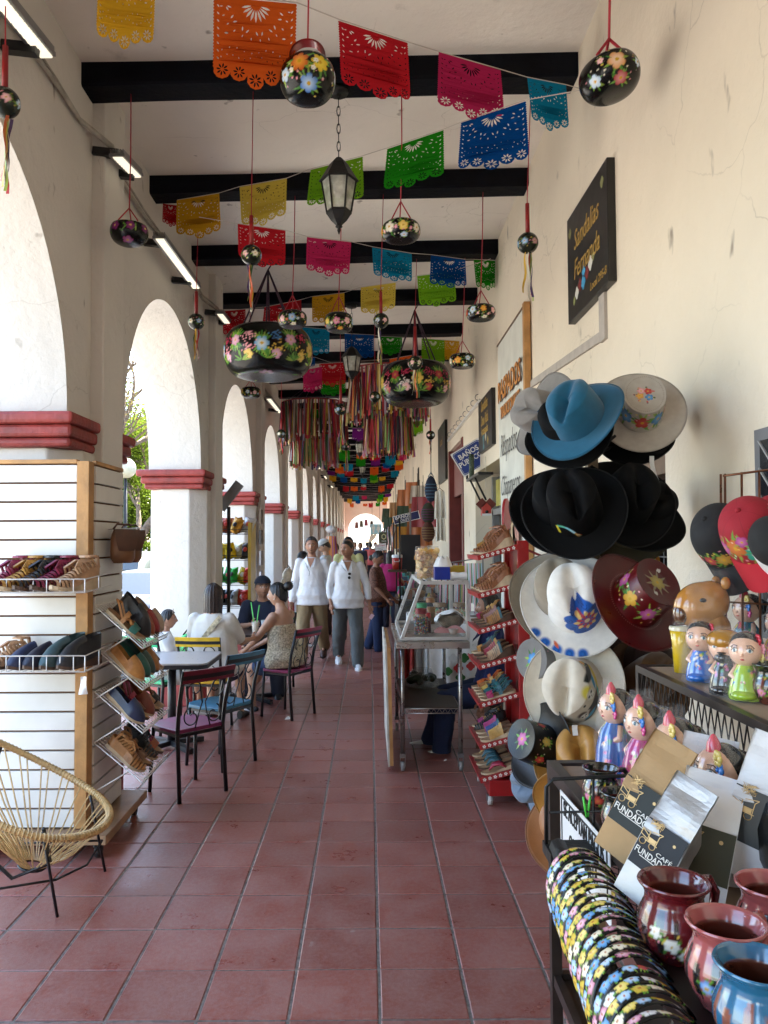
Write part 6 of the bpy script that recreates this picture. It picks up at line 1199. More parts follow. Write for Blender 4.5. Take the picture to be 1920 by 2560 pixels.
mb = MB().grid(lambda u, v: (lambda a, q: V((-.02+.072*cos(a)*sin(q)-(.012 if cos(a) < -.3 else 0)*sin(q), .05*sin(a)*sin(q), .18-.072*cos(q)*(1.05 if q > 1.57 else .85)+.02*max(0, cos(a))*sin(q))))(2*pi*u, pi*v), 36, 22, closed=True); mb.build('head', mbr, t); MB().sph((-.088, 0, .165), (.02, .034, .03), 16, 12).build('muzzle', mbd, t)
MB().sph((.03, -.03, .252), (.014, .01, .018), 12, 8).sph((.03, .03, .252), (.014, .01, .018), 12, 8).build('ear', mbr, t); MB().sph((-.04, -.043, .205), (.011, .006, .007), 12, 8).build('eye', HAIR, t)
MB().tube([(.0, -.055, .11), (-.03, -.068, .09), (-.065, -.04, .085)], [.018, .02, .017], 12).build('arm', mbr, t); MB().sph((-.066, -.036, .083), .017, 12, 8).build('paw', mbd, t); MB().tube([(-.01, -.05, .0), (-.03, -.06, .015), (-.06, -.055, .012)], [.02, .02, .014], 10).build('foot', mbr, t)
MB().lathe([(.002, 0), (.022, 0), (.026, .08), (.032, .12), (.03, .12), (.02, .06)], 20, c=(-.085, .0, 0)).build('cup', m_cer((.65, .43, .015)), t); MB().lathe([(.033, .118), (.034, .124), (.032, .13), (.002, .13)], 20, c=(-.085, 0, 0)).build('cup_lid', m_cer((.6, .55, .4)), t)
cello(t, .105, .29, 2)
def small(label, x, y, dress, kind):
    p = onshelf(x, y); s = .78; t = thing('ceramic_figure', label, 'figurine', (p.x, p.y, UZ2), 0, 'small ceramic figures on the upper shelf'); d = V((-.6, -.8, 0)).normalized(); hc = V((0, 0, .112)); r = .037
    mb = MB().lathe(dense([(.002, 0), (.038, 0), (.039, .012), (.036, .03), (.028, .06), (.016, .085), (.002, .09)]), 64); P = mb.np(); q = Paint(P, normals(P, (0, 0, .04)), dress)
    for i in range(40): a = hr.uniform(0, 6.28); z = hr.uniform(.035, .085); r_ = .03*(1-z/.15); q.dot(q.loc((r_*cos(a), r_*sin(a), z), (cos(a), sin(a), .1)), 0, 0, .0045, hr.choice(SPK))
    mb.build('body', m_glz, t, q.C); MB().sph(d*.022+V((0, 0, .012)), (.03, .03, .014), 16, 10).build('lap', m_cer(dress), t); MB().sph(hc, (r, r, r), 24, 16).build('head', SKN, t); face(t, hc, r, d)
    if kind == 'man':
        MB().sph(hc+V((0, 0, r*.45)), (r*1.14, r*1.14, r*.75), 22, 14).build('cap', m_cer((.4, .19, .03)), t); MB().sph(hc-d*r*.25+V((0, 0, -.1*r)), (r*1.02, r*1.02, r*.95), 20, 14).build('hood', m_cer((.35, .01, .03)), t); MB().sph(hc+d*r*.55+V((0, 0, -r*.62)), (r*.55, r*.55, r*.4), 16, 10).sph(hc+d*r*.93+V((0, 0, -r*.26)), (r*.3, r*.3, r*.08), 12, 6).build('beard', HAIR, t)
    else:
        MB().sph(hc-d*r*.3+V((0, 0, r*.28)), (r*1.0, r*1.0, r*.95), 22, 14).sph(hc-d*r*.9+V((0, 0, -r*.9)), (r*.35, r*.35, r*.7), 12, 8).build('hair', HAIR, t); sd = V((0, 0, 1)).cross(d)
        bloom(t, hc+sd*r*.75*(1)+V((0, 0, r*.75)), r*.36, (.5, .01, .03)); bloom(t, hc+sd*r*1.0+V((0, 0, r*.2)), r*.33, (.7, .3, .35)); bloom(t, hc+sd*r*.95+V((0, 0, -r*.35)), r*.3, (.65, .55, .2))
    for k in (-1, 1): sd = V((0, 0, 1)).cross(d)*k; MB().tube([V((0, 0, .078))+sd*.016, V((0, 0, .055))+sd*.03+d*.01, V((0, 0, .04))+d*.028], .007, 8).build('arm', SKN, t)
    cello(t, .05, .165, hr.uniform(0, 6))
small('ceramic figure in blue dress with flower in black hair', 1515, 1470, (.012, .13, .5), 'girl'); small('ceramic figure of a bearded man in brown cap dressed in black', 1568, 1498, (.02, .018, .02), 'man'); small('ceramic figure in lime green dress with pink flower in black hair', 1612, 1510, (.32, .5, .03), 'girl')
p = onshelf(1600, 1440); girl('big ceramic doll with flowered headdress behind the small figures', (p.x+.03, p.y+.02, UZ2), .225, (.02, .2, .3), FD, SPK); p = onshelf(1690, 1470); girl('yellow ceramic doll at the edge of the upper shelf', (p.x+.02, p.y+.05, UZ2), .2, (.6, .4, .03), FD, SPK)
lb = thing('leather_bag', 'tan leather bag lying behind the white coffee bags', 'bag', at(1610, 1680, 1.62)); MB().sph((0, 0, 0), (.09, .05, .045), 24, 14).sph((.03, -.01, .035), (.03, .02, .02), 12, 8).build('body', mat((.4, .17, .04), .4, var=.2, bump=.05), lb)
bb_ = thing('black_bag', 'glossy black leather bags packed behind the ceramic dolls', 'bag', (.73, 1.75, TZ-.004)); MB().grid(lambda u, v: V((.06*cos(6.283*v)*(1+.1*sin(u*30)), (u-.5)*.9, .1+.1*sin(6.283*v)*(1+.08*sin(u*23+v*3)))), 40, 14).build('body', mat((.008, .008, .008), .3, coat=.4, bump=.1, bscale=12), bb_)
# ---- caps on a copper wire rack
m_cop = mat((.23, .1, .055), .3, .8, var=.2); cr_ = thing('cap_rack', 'copper coloured wire rack for caps by the window', 'rack', (0, 0, 0)); Yc = 2.25
mb = MB()
for x in (1557, 1566, 1602, 1640, 1680, 1720): mb.cyl(at(x, 1024-(x-1560)*.1, Yc), at(x+3, 1460, Yc), .0035, n=6)
mb.tube([at(1562, 1028, Yc), at(1730, 1006, Yc)], .0035, 6); mb.tube([at(1566, 1300, Yc), at(1730, 1310, Yc)], .003, 6); mb.build('wire', m_cop, cr_)
def crot(fr, tp): y = V(fr).normalized(); z = V(tp); z = (z-y*z.dot(y)).normalized(); return Mx((y.cross(z), y, z)).transposed()
def cap(label, x, y, Y, col, brimc, rot, paint=None, s=1):
    t = thing('cap', label, 'cap', at(x, y, Y), 0, 'caps on the wire rack', rot=rot); t.scale = (s,)*3; m = mat(None, .85, src='v', var=.06, bump=.02, bscale=200)
    mb = MB().grid(lambda u, v: V((.088*cos(2*pi*u)*sin(v*pi/2)**.75, .1*sin(2*pi*u)*sin(v*pi/2)**.75, .115*cos(v*pi/2)+.012*max(0, sin(2*pi*u))*sin(v*pi))), 150, 60, closed=True); P = mb.np(); p = Paint(P, normals(P, (0, 0, 0)), col)
    for k in range(6):
        a = k*pi/3+.5; L = np.abs(np.arctan2(np.sin(np.arctan2(P[:, 1]/.1, P[:, 0]/.088)-a), np.cos(np.arctan2(P[:, 1]/.1, P[:, 0]/.088)-a))); p.put((.02-L)/.02*.5, tuple(q*.5 for q in col))
    if paint: paint(p)
    mb.build('crown', m, t, p.C)
    MB().grid(lambda u, v: V((.088*cos(pi*u)*(1+.0*v), .1*sin(pi*u)+.075*v*sin(pi*u)**.6, -.03*(v*(1-0))*1-.055*abs(cos(pi*u))**2*v)), 26, 7).grid(lambda u, v: V((.088*cos(pi*u), .1*sin(pi*u)+.075*v*sin(pi*u)**.6, -.003-.03*v-.055*abs(cos(pi*u))**2*v)), 26, 7).build('peak', mat(brimc, .85, var=.06, bump=.02, bscale=200), t)
    MB().sph((0, 0, .116), .008, 8, 6).build('button', mat(col, .8), t)
def capfl(cols, sp):
    def f(p):
        for a, z, r in sp: bouquet(p, (.08*cos(a), .092*sin(a), z), (cos(a), sin(a), .5), r, hr.choice(cols), hr, 8, hr.choice((5, 6, 8)))
    return f
GD = ((.4, .2, .02), (.5, .35, .08)); RD2 = ((.3, .02, .03), (.5, .1, .08))
cap('black cap with gold and red embroidery hung peak down', 1572, 1165, 2.26, (.008, .008, .009), (.008, .008, .009), crot((-.2, -.6, -.78), (-.75, -.4, .52)), capfl([GD, RD2], [(1.57, .03, .022), (1.1, .035, .02), (2.1, .04, .02), (2.5, .03, .016), (.6, .03, .016)]), 1.0)
cap('red cap with pink and green embroidered flowers', 1632, 1155, 2.16, (.32, .01, .022), (.4, .008, .018), crot((-.15, -.65, -.75), (-.65, -.5, .57)), capfl([MG_, ((.02, .3, .2), (.05, .4, .3)), ((.5, .12, .02), (.6, .2, .05))], [(1.57, .04, .032), (2.1, .06, .03), (1.0, .06, .03), (2.7, .045, .026), (.5, .04, .024), (2.4, .02, .022), (1.3, .085, .018), (3.2, .05, .022)]), 1.0)
cap('second red cap behind, cut by the picture edge', 1690, 1140, 2.2, (.36, .01, .022), (.36, .01, .02), crot((.4, -.2, -.9), (-.4, -.85, .3)), None, 1.0)
cap('black cap with white embroidered peak at the picture edge', 1672, 1170, 2.05, (.012, .012, .012), (.75, .74, .72), crot((.3, -.3, -.9), (-.5, -.8, .2)), None, .7)
# ================================================================ PEOPLE
def remesh(mb, vox, it=6, wr=0):
    o = mb.build('tmp', []); COL.objects.unlink(o); r = o.modifiers.new('r', 'REMESH'); r.mode = 'VOXEL'; r.voxel_size = vox; r.use_smooth_shade = True
    s = o.modifiers.new('s', 'SMOOTH'); s.factor = .5; s.iterations = it; me = solid(o); bpy.data.meshes.remove(o.data)
    if wr:      # folds of loose cloth
        sd = random.uniform(0, 50)
        for v in me.vertices:
            c = v.co; n1 = 1-abs(mnoise.noise(V((c.x*9+sd, c.y*9, c.z*4+c.x*5)))*2); n2 = 1-abs(mnoise.noise(V((c.x*17, c.y*17+sd, c.z*9-c.y*8)))*2); v.co = c+v.normal*(wr*(.35+.75*n1)+wr*.4*n2)
    return me
def limb(mb, pts, rs, n=14):
    """tapering limb with round ends through a few points"""
    P = []; Rr = []
    for i in range(len(pts)-1):
        for k in range(6): f = k/6; P.append(V(pts[i]).lerp(V(pts[i+1]), f)); Rr.append(rs[i]+(rs[i+1]-rs[i])*(f*f*(3-2*f)))
    P.append(V(pts[-1])); Rr.append(rs[-1]); mb.tube(P, Rr, n)
    for p, r in zip(pts, rs): mb.sph(p, r*.99, 12, 8)
def torso(mb, secs, lean=0):
    vs = []; fs = []; n = 24
    for z, y, rx, ry in secs:
        for j in range(n): a = 2*pi*j/n; vs.append((rx*abs(cos(a))**.85*(1 if cos(a) > 0 else -1), y+ry*abs(sin(a))**.9*(1 if sin(a) > 0 else -1), z))
    for i in range(len(secs)-1):
        for j in range(n): fs.append((i*n+j, i*n+(j+1) % n, (i+1)*n+(j+1) % n, (i+1)*n+j))
    fs += [tuple(range(n))[::-1], tuple(range((len(secs)-1)*n, len(secs)*n))]; mb.add(vs, fs, 0, True)
m_skin = mat(None, .55, src='v', var=.04, scale=30); 
def cloth(c, pat=None, bs=9, bm=.22): return mat(c, .85, var=.05 if not pat else pat, scale=10 if not pat else 60, bump=bm, bscale=bs, det=3)
def person(label, x, y, rz, H, pel=None, lean=0, legs=((0, 3, 0), (0, 3, 0)), arms=((5, 8, 12), (5, 8, 12)), head=(0, 0), hair='short', hc=(.012, .01, .009), skin=(.36, .19, .12), top=((.7, .7, .72), 'long'), bot=((.2, .2, .2), 'long'), shoes=(.05, .03, .02), fat=1.0, sole=None, cat='person', vox=.015, woman=False, group=None, skirt=None, foot_pitch=(0, 0), fwd=(0, 0), z0=0):
    t = thing('person', label, cat, (x, y, z0), rz, group); q = H/1.7
    pz = pel if pel else .535*H; pelv = V((0, 0, pz)); LR = Mx.Rotation(-lean, 3, 'X')
    up = lambda v: pelv+LR @ (V(v)-V((0, 0, .535*H)))
    J = {}
    for i, s in ((0, 1), (1, -1)):      # 0 = the person's right (+x when facing +y), 1 = left
        hip = pelv+V((s*.052*H, 0, -.025*H)); a, b, k = [R(v) for v in legs[i]]
        th = V((s*sin(b), sin(a)*cos(b), -cos(a)*cos(b))); kn = hip+th*.243*H; a2 = a-k; sh = V((s*sin(b)*.3, sin(a2), -cos(a2))).normalized(); an = kn+sh*.24*H; J['leg%d' % i] = (hip, kn, an)
        S_ = up((s*(.101 if not woman else .092)*H*(1+.2*(fat-1)), -.005*H, .797*H)); a, b, k = [R(v) for v in arms[i][:3]]; inn = R(arms[i][3]) if len(arms[i]) > 3 else 0
        ud = V((s*sin(b), sin(a)*cos(b), -cos(a)*cos(b))); el = S_+ud*.172*H; fd = V((s*(sin(b)*.4-sin(inn)), sin(a+k), -cos(a+k))).normalized(); wr = el+fd*.148*H; J['arm%d' % i] = (S_, el, wr, fd)
    bare_arm = top[1] in ('short', 'none'); f = fat
    body = MB()
    secs = lambda g: [(z*H, yy*H, rx*H*g*(1+(f-1)*(1.2 if .5 < z < .72 else .5)), ry*H*g*(1+(f-1)*(1.6 if .5 < z < .72 else .5))) for z, yy, rx, ry in ((.475, -.005, .07, .06), (.5, -.008, .098, .072), (.54, -.006, .1, .074), (.6, .0, .086, .062), (.67, .004, .088, .066), (.74, .003, .092, .066), (.785, -.004, .088, .056), (.812, -.008, .066, .044), (.84, -.01, .038, .034))]
    tb_ = MB(); torso(tb_, secs(.9)); body.add([up(p) for p in tb_.v], tb_.f, 0, True)
    hcn = up((0, .012*H, .925*H)); limb(body, [up((0, -.012*H, .81*H)), hcn-V((0, .012*H, .05*H))], [.036*H, .031*H])
    for i in (0, 1):
        S_, el, wr, fd = J['arm%d' % i]; limb(body, [S_, el, wr], [.031*H, .023*H, .0155*H]); hip, kn, an = J['leg%d' % i]; limb(body, [hip, kn, an], [.05*H*f**.5, .031*H, .02*H])
        cal = kn.lerp(an, .3)-V((0, .012*H, 0)); body.sph(cal, (.03*H, .032*H, .055*H), 12, 8); limb(body, [an, an+V((0, .05*H, -.025*H))], [.019*H, .015*H])
        palm = wr+fd*.035*H; body.sph(palm, (.02*H, .02*H, .03*H), 12, 8, rot=fd.to_track_quat('Z', 'Y').to_matrix())
    me = remesh(body, vox); fin = MB(); fin.add([v.co for v in me.vertices], [list(p.vertices) for p in me.polygons], 0, True)
    for i, s in ((0, 1), (1, -1)):
        S_, el, wr, fd = J['arm%d' % i]; m_ = fd.to_track_quat('Z', 'Y').to_matrix(); sx = m_ @ V((1, 0, 0)); sy = m_ @ V((0, 1, 0))
        for k in range(4):
            b0 = wr+fd*.05*H+sy*(k-1.5)*.0095*H; l = (.042, .048, .045, .035)[k]*H; fin.tube([b0, b0+fd*l*.5+sx*.003*H, b0+fd*l*.85+sx*.012*H], [.0058*H, .0052*H, .004*H], 7)
        b0 = wr+fd*.02*H+sy*.018*H; fin.tube([b0, b0+sy*.014*H+fd*.018*H, b0+sy*.014*H+fd*.036*H], [.0068*H, .006*H, .0045*H], 7)
    # head
    yaw, pit = R(head[0]), R(head[1]); HM = Mx.Rotation(yaw, 3, 'Z') @ Mx.Rotation(pit-lean*.3, 3, 'X'); hx, hy, hz = .049*H, .058*H, .07*H
    def hp(az, pl, g=1.0):     # az from the front, pl polar from the top
        sx_, sy_, z = sin(az)*sin(pl), cos(az)*sin(pl), cos(pl); w = 1-.3*max(0, -z)**1.5*(1 if sy_ > -.2 else .6); yy = sy_*(1-.12*max(0, -z)**2)
        p = V((sx_*hx*w, yy*hy, z*hz))
        if g == 1.0 and cos(az) > 0:
            ca = abs(az)
            p.y += .016*H*math.exp(-(az/.17)**2-((z+.2)/.16)**2)+.006*H*math.exp(-(az/.13)**2-((z-.05)/.2)**2)+.005*H*math.exp(-(az/.3)**2-((z+.52)/.1)**2)+.005*H*math.exp(-((ca-.35)/.35)**2-((z-.24)/.08)**2)-.006*H*math.exp(-((ca-.4)/.17)**2-((z-.06)/.1)**2)+.007*H*math.exp(-(az/.35)**2-((z+.88)/.16)**2)
        return V((p.x*g, p.y*g, p.z*g))
    nb = len(fin.v); nu, nv = 56, 40
    hv = [hcn+HM @ hp(2*pi*i/nu-pi, max(.02, pi*j/(nv-1))) for j in range(nv) for i in range(nu)]
    fin.add(hv, [(j*nu+i, (j+1)*nu+i, (j+1)*nu+(i+1) % nu, j*nu+(i+1) % nu) for j in range(nv-1) for i in range(nu)], 0, True)
    for s in (-1, 1): fin.sph(hcn+HM @ V((s*hx*.98, -.004*H, -.002*H)), (.006*H, .013*H, .019*H), 10, 8, rot=HM)
    C = np.tile(np.array(skin), (len(fin.v), 1)); A_ = [(2*pi*i/nu-pi, cos(pi*j/(nv-1))) for j in range(nv) for i in range(nu)]
    for k, (az, z) in enumerate(A_):
        if abs(az) > 1.2: continue
        ca = abs(az)-.37; col = None
        if abs(ca) < .17 and abs(z-.06) < .055*(1-(ca/.17)**2)+.012: col = (.55, .5, .46) if abs(ca) > .075 else (.02, .012, .01)
        elif abs(ca) < .24 and .06 < z < .135 and abs(z-.1) > .035: col = tuple(v*.6 for v in skin)
        if abs(ca-.02) < .24 and .19+.03*(1-abs(ca)*4) < z < .27+.02*(1-abs(ca)*4): col = tuple(min(v, .03) for v in hc) if not woman else (.05, .03, .02)
        if abs(az) < .3 and abs(z+.5) < .055*(1-(az/.33)**2): col = (skin[0]*.75, skin[1]*.5, skin[2]*.5) if not woman else (.4, .1, .09)
        if abs(az) < .28 and abs(z+.5) < .012: col = (.05, .02, .02)
        if hair in ('buzz', 'short', 'grey') and not woman and z < -.42 and abs(z+.5) > .07 and col is None: col = tuple(v*.78 for v in skin)
        if col: C[nb+k] = col
    o = fin.build('body', m_skin, t, C); bpy.data.meshes.remove(me)
    # hair
    def hend(az):
        a = abs(az); return np.interp(a, [0, .5, .9, 1.25, 1.5, 1.75, 2.2, pi], [.62, .62, .5, .2, -.05, .05, -.4, -.62])
    if hair:
        mb = MB(); g = 1.03 if hair == 'buzz' else 1.09; lng = {'long': 1.75, 'pony': 0, 'bun': 0}.get(hair, 0)
        def hf(u, v):
            az = 2*pi*u-pi; e = hend(az); pe = math.acos(e); pl = max(.01, pe*v); p = hp(az, pl, g); w = 1+(.02*sin(az*17)+.015*sin(az*31)) if hair != 'buzz' else 1
            if lng and abs(az) > 1.05:
                q2 = min(1, (abs(az)-1.05)/.5); L_ = lng*hz*q2; zt = cos(pl)*hz*g
                if v > .45: f2 = (v-.45)/.55; b = hp(az, .45*pe, g); b2 = hp(az, pi/2, g*1.04); k = min(1, f2*3); k = k*(2-k); p = V((b.x+(b2.x*(1-.08*f2)-b.x)*k, b.y+(b2.y*(1-.12*f2)-b.y)*k, b.z*(1-f2)+(-L_)*f2))
            return hcn+HM @ (p*w)
        mb.grid(hf, 84, 22, closed=True)
        if hair == 'bun': mb.sph(hcn+HM @ V((0, -hy*1.25, hz*.75)), (.032*H, .03*H, .028*H), 16, 12)
        if hair == 'bun':
            for k in range(7): b = HM @ V((0, -hy*1.3, hz*.85)); mb.tube([hcn+b, hcn+b+HM @ V((hr.uniform(-.02, .02), -.03, hr.uniform(0, .03)))*1.4], [.006*H, .001], 5)
        if hair == 'pony': mb.tube([hcn+HM @ V((0, -hy*1.05, hz*.3)), hcn+HM @ V((0, -hy*1.5, -hz*.3)), hcn+HM @ V((.0, -hy*1.35, -hz*2.2)), hcn+HM @ V((.01, -hy*1.1, -hz*3.4))], [.018*H, .026*H, .024*H, .006*H], 10, flat=1.3)
        if hair == 'lowbun': mb.sph(hcn+HM @ V((0, -hy*1.15, -hz*.35)), (.03*H, .028*H, .03*H), 16, 12)
        mb.build('hair', mat(hc, .38, var=.3, scale=60, bump=.12, bscale=80), t)
    # clothes
    def neck_cut(vs): return vs
    if top[1] != 'none':
        g = .99; mb = MB(); sc_ = [s for s in secs(g)]; sc_ = [(z, yy, rx*(1.26 if z < .56*H else 1.12 if z < .62*H else 1), ry*(1.36 if z < .56*H else 1.2 if z < .62*H else 1)) for z, yy, rx, ry in sc_]
        if top[1] != 'tube': sc_ = sc_[:-1]+[(.832*H, -.01*H, .046*H, .038*H)]
        else: sc_ = [s for s in sc_ if s[0] < .76*H]
        zb = top[2] if len(top) > 2 else .5
        sc_ = [(zb*H, -.003*H, sc_[1][2]*1.04, sc_[1][3]*1.04)]+[s for s in sc_ if s[0] > (zb+.02)*H]
        tb2 = MB(); torso(tb2, sc_); mb.add([up(p) for p in tb2.v], tb2.f, 0, True)
        if top[1] in ('long', 'rolled', 'short'):
            for i in (0, 1):
                S_, el, wr, fd = J['arm%d' % i]; e1 = {'long': wr.lerp(el, .04), 'rolled': el.lerp(wr, .62), 'short': S_.lerp(el, .78)}[top[1]]
                if top[1] == 'short': limb(mb, [S_, e1], [.04*H, .036*H])
                else: limb(mb, [S_, el, e1], [.032*H, .027*H, .024*H])
        me = remesh(mb, vox, 3, .007 if top[1] in ('long', 'rolled') else .006); o = link('top', me, t); me.materials.append(cloth(*top[3:] if len(top) > 3 else (top[0],))); 
        if top[1] == 'rolled' or top[1] == 'long':     # opened collar
            cb_ = MB()
            for s in (-1, 1): cb_.add([up(p) for p in ((s*.004*H, .098*H, .75*H), (s*.036*H, .048*H, .832*H), (s*.045*H, -.03*H, .85*H), (s*.058*H, .04*H, .81*H), (s*.03*H, .092*H, .762*H))], [(0, 1, 3, 4), (1, 2, 3)] if s > 0 else [(4, 3, 1, 0), (3, 2, 1)], 0, False)
            cb_.add([up(p) for p in ((-.03*H, .045*H, .83*H), (.03*H, .045*H, .83*H), (0, .094*H, .752*H))], [(0, 1, 2)], 1); c2 = cb_.build('collar', [me.materials[0], mat(skin, .55, var=.04)], t)
            bt_ = MB()
            for k in range(5): bt_.sph(up((0, .096*H-.002*H*k, (.735-.04*k)*H)), .0032*H, 6, 4)
            bt_.build('button', m_wh, t)
    if bot[1] != 'none':
        mb = MB(); tb3 = MB(); torso(tb3, [(z, yy, rx*1.0, ry) for z, yy, rx, ry in secs(1.0) if .48*H < z < .61*H]); mb.add([pelv+V((0, 0, -.535*H))+p for p in tb3.v], tb3.f, 0, True)
        for i in (0, 1):
            hip, kn, an = J['leg%d' % i]
            if bot[1] == 'long': limb(mb, [hip, kn, an.lerp(kn, .0)-V((0, 0, .0))], [.062*H*f**.5, .05*H, .043*H])
            else: limb(mb, [hip, hip.lerp(kn, .62)], [.062*H*f**.5, .055*H])
        me = remesh(mb, vox, 3, .011); link('trousers' if bot[1] == 'long' else 'shorts', me, t); me.materials.append(cloth(*((bot[0],)+tuple(bot[2:]))))
    if skirt: MB().grid(lambda u, v: pelv+V(((.1+.03*v)*H*cos(6.283*u), .04*H*v*2+(.085+.06*v)*H*sin(6.283*u), .03*H-.2*H*v)), 32, 8, closed=True).build('skirt', skirt, t)
    for i in (0, 1):
        hip, kn, an = J['leg%d' % i]; M_ = Mx.Translation(an-V((0, 0, 0))) @ Mx.Rotation(R(foot_pitch[i]), 4, 'X'); mb = MB(T=M_); nn = 14
        def sf(u, v): tt = v; w = .5*np.interp(tt, [0, .1, .35, .7, .9, 1], [.03, .04, .038, .054, .042, .005])*H*.98; hh = np.interp(tt, [0, .3, .55, .85, 1], [.05, .05, .034, .022, .012])*H; a = 2*pi*u; return V((w*cos(a), -.035*H+.165*H*tt, -.04*H+max(-.0, hh*.5*(1+sin(a)))))
        mb.grid(sf, 16, nn, closed=True); mb.add([sf(k/16, 0) for k in range(16)], [tuple(range(16))]); s_ = mb.build('shoe', mat(shoes, .4, var=.1), t)
        if sole:
            mb = MB(T=M_); mb.poly([(.5*np.interp(tt, [0, .1, .35, .7, .9, 1], [.032, .046, .044, .06, .048, .01])*H*s2, -.037*H+.17*H*tt) for s2, seq_ in ((1, np.linspace(0, 1, 10)), (-1, np.linspace(1, 0, 10))) for tt in seq_], .014*H, Mx.Translation((0, 0, -.047*H))); mb.build('sole', mat(sole, .5), s_)
    t['_j'] = 0; del t['_j']; return t, hcn, HM, (hx, hy, hz), J, up
def cap_on(t, hcn, HM, hd, c, c2):
    hx, hy, hz = hd; g = 1.16; MB().grid(lambda u, v: hcn+HM @ V((hx*g*sin(2*pi*u)*sin(v*pi/2), hy*g*cos(2*pi*u)*sin(v*pi/2), hz*.4+hz*.8*cos(v*pi/2))), 32, 10, closed=True).build('cap', cloth(c), t)
    MB().grid(lambda u, v: hcn+HM @ V((hx*g*(u*2-1)*(1-.12*v*v), hy*g*math.sqrt(max(0, 1-(u*2-1)**2))+hy*.7*v*(1-.55*(u*2-1)**2), hz*.42-hz*.02*v-.02*(u*2-1)**2)), 14, 6).build('cap_peak', cloth(c2), t)
SK1, SK2, SK3 = (.38, .19, .12), (.31, .145, .085), (.45, .25, .16)
WSH = (.66, .66, .68)
t, hc_, HM, hd, J, up = person('older man in untucked white shirt and khaki trousers walking towards the viewer', -.82, 11.15, R(176), 1.79, legs=((17, 3, 6), (-14, 3, 30)), arms=((4, 13, 16), (-6, 13, 14)), hair='short', hc=(.04, .037, .035), skin=SK1, top=(WSH, 'long', .46), bot=((.26, .19, .1), 'long'), shoes=(.06, .025, .015), fat=1.04, foot_pitch=(0, -22), head=(4, 0), sole=(.02, .015, .01))
MB().tube([up((.03*1.7, .115*1.79, .77*1.79)), up((.0, .122*1.79, .72*1.79)), up((.01, .124*1.79, .69*1.79))], .003, 5).build('spectacles', m_blk, t)
t, hc_, HM, hd, J, up = person('shaven headed man in white shirt and grey trousers walking beside him', -.3, 10.75, R(184), 1.74, legs=((-13, 3, 24), (17, 4, 6)), arms=((-4, 14, 30, 10), (4, 18, 8)), hair='buzz', hc=(.02, .015, .012), skin=SK2, top=((.68, .68, .7), 'rolled', .465), bot=((.1, .115, .12), 'long'), shoes=(.75, .75, .75), sole=(.8, .8, .8), fat=1.06, foot_pitch=(-18, 0), head=(-42, -2))
MB().sph(up((-.02, .118*1.74, .735*1.74)), (.022, .008, .018), 10, 8).sph(up((-.015, .12*1.74, .705*1.74)), (.02, .008, .02), 10, 8).build('sunglasses', m_blk, t)
cd = thing('paper_slip', 'small pale pink card held by the shaven headed man', 'card', V((-.3, 10.75, 0))+Mx.Rotation(R(184), 3, 'Z') @ (J['arm1'][2]+J['arm1'][3]*.17)); MB().box((0, 0, 0), (.05, .002, .075), Mx.Rotation(.6, 3, 'Y')).build('card', mat((.75, .5, .55), .7), cd)
t, *_ = person('woman in brown patterned blouse and jeans turned to the stalls', .12, 12.3, R(-105), 1.57, legs=((6, 3, 4), (-8, 3, 10)), arms=((10, 6, 35), (10, 6, 35)), head=(-8, -22), hair='lowbun', skin=SK2, top=((.16, .07, .045), 'short', .44, (.17, .075, .05), .7), bot=((.012, .025, .075), 'long'), shoes=(.05, .015, .012), fat=1.2, woman=True)
person('woman with dark hair and white blouse behind the older man', -1.12, 12.9, R(-70), 1.56, hair='long', skin=SK1, top=((.75, .75, .78), 'long', .48), bot=((.5, .45, .45), 'long'), woman=True, shoes=(.7, .7, .7))
bp_ = thing('backpack', 'cream backpack on the back of woman in white blouse', 'backpack', (-1.33, 12.75, 1.12)); MB().sph((0, 0, 0), (.1, .12, .17), 20, 14).sph((-.05, -.04, -.06), (.06, .08, .08), 14, 10).build('bag', mat((.55, .47, .33), .5, var=.2, bump=.1), bp_); MB().tube([(0, 0, .16), (-.01, 0, .22), (.04, 0, .16)], .01, 6).build('handle', m_lth, bp_)
t, a, b, c, *_ = person('man in grey cap and grey shirt looking down behind the two men', -.8, 14.3, R(80), 1.76, head=(12, -26), hair='short', skin=SK3, top=((.5, .52, .53), 'short', .48), bot=((.06, .03, .03), 'long'), shoes=(.7, .7, .7), arms=((20, 8, 60), (20, 8, 60))); cap_on(t, a, b, c, (.5, .5, .48), (.45, .45, .44))
person('man in pale yellow shirt behind the shaven headed man', -.36, 13.6, R(178), 1.8, hair='short', skin=SK3, top=((.62, .62, .3), 'short', .48), bot=((.05, .05, .06), 'long'), fat=1.1)
person('person in bright pink top with black hair at the stalls', .42, 15.6, R(-20), 1.52, hair='long', skin=SK2, top=((.4, .012, .12), 'short', .48), bot=((.02, .02, .04), 'long'), woman=True, fat=1.1, arms=((20, 10, 40), (20, 10, 40)))
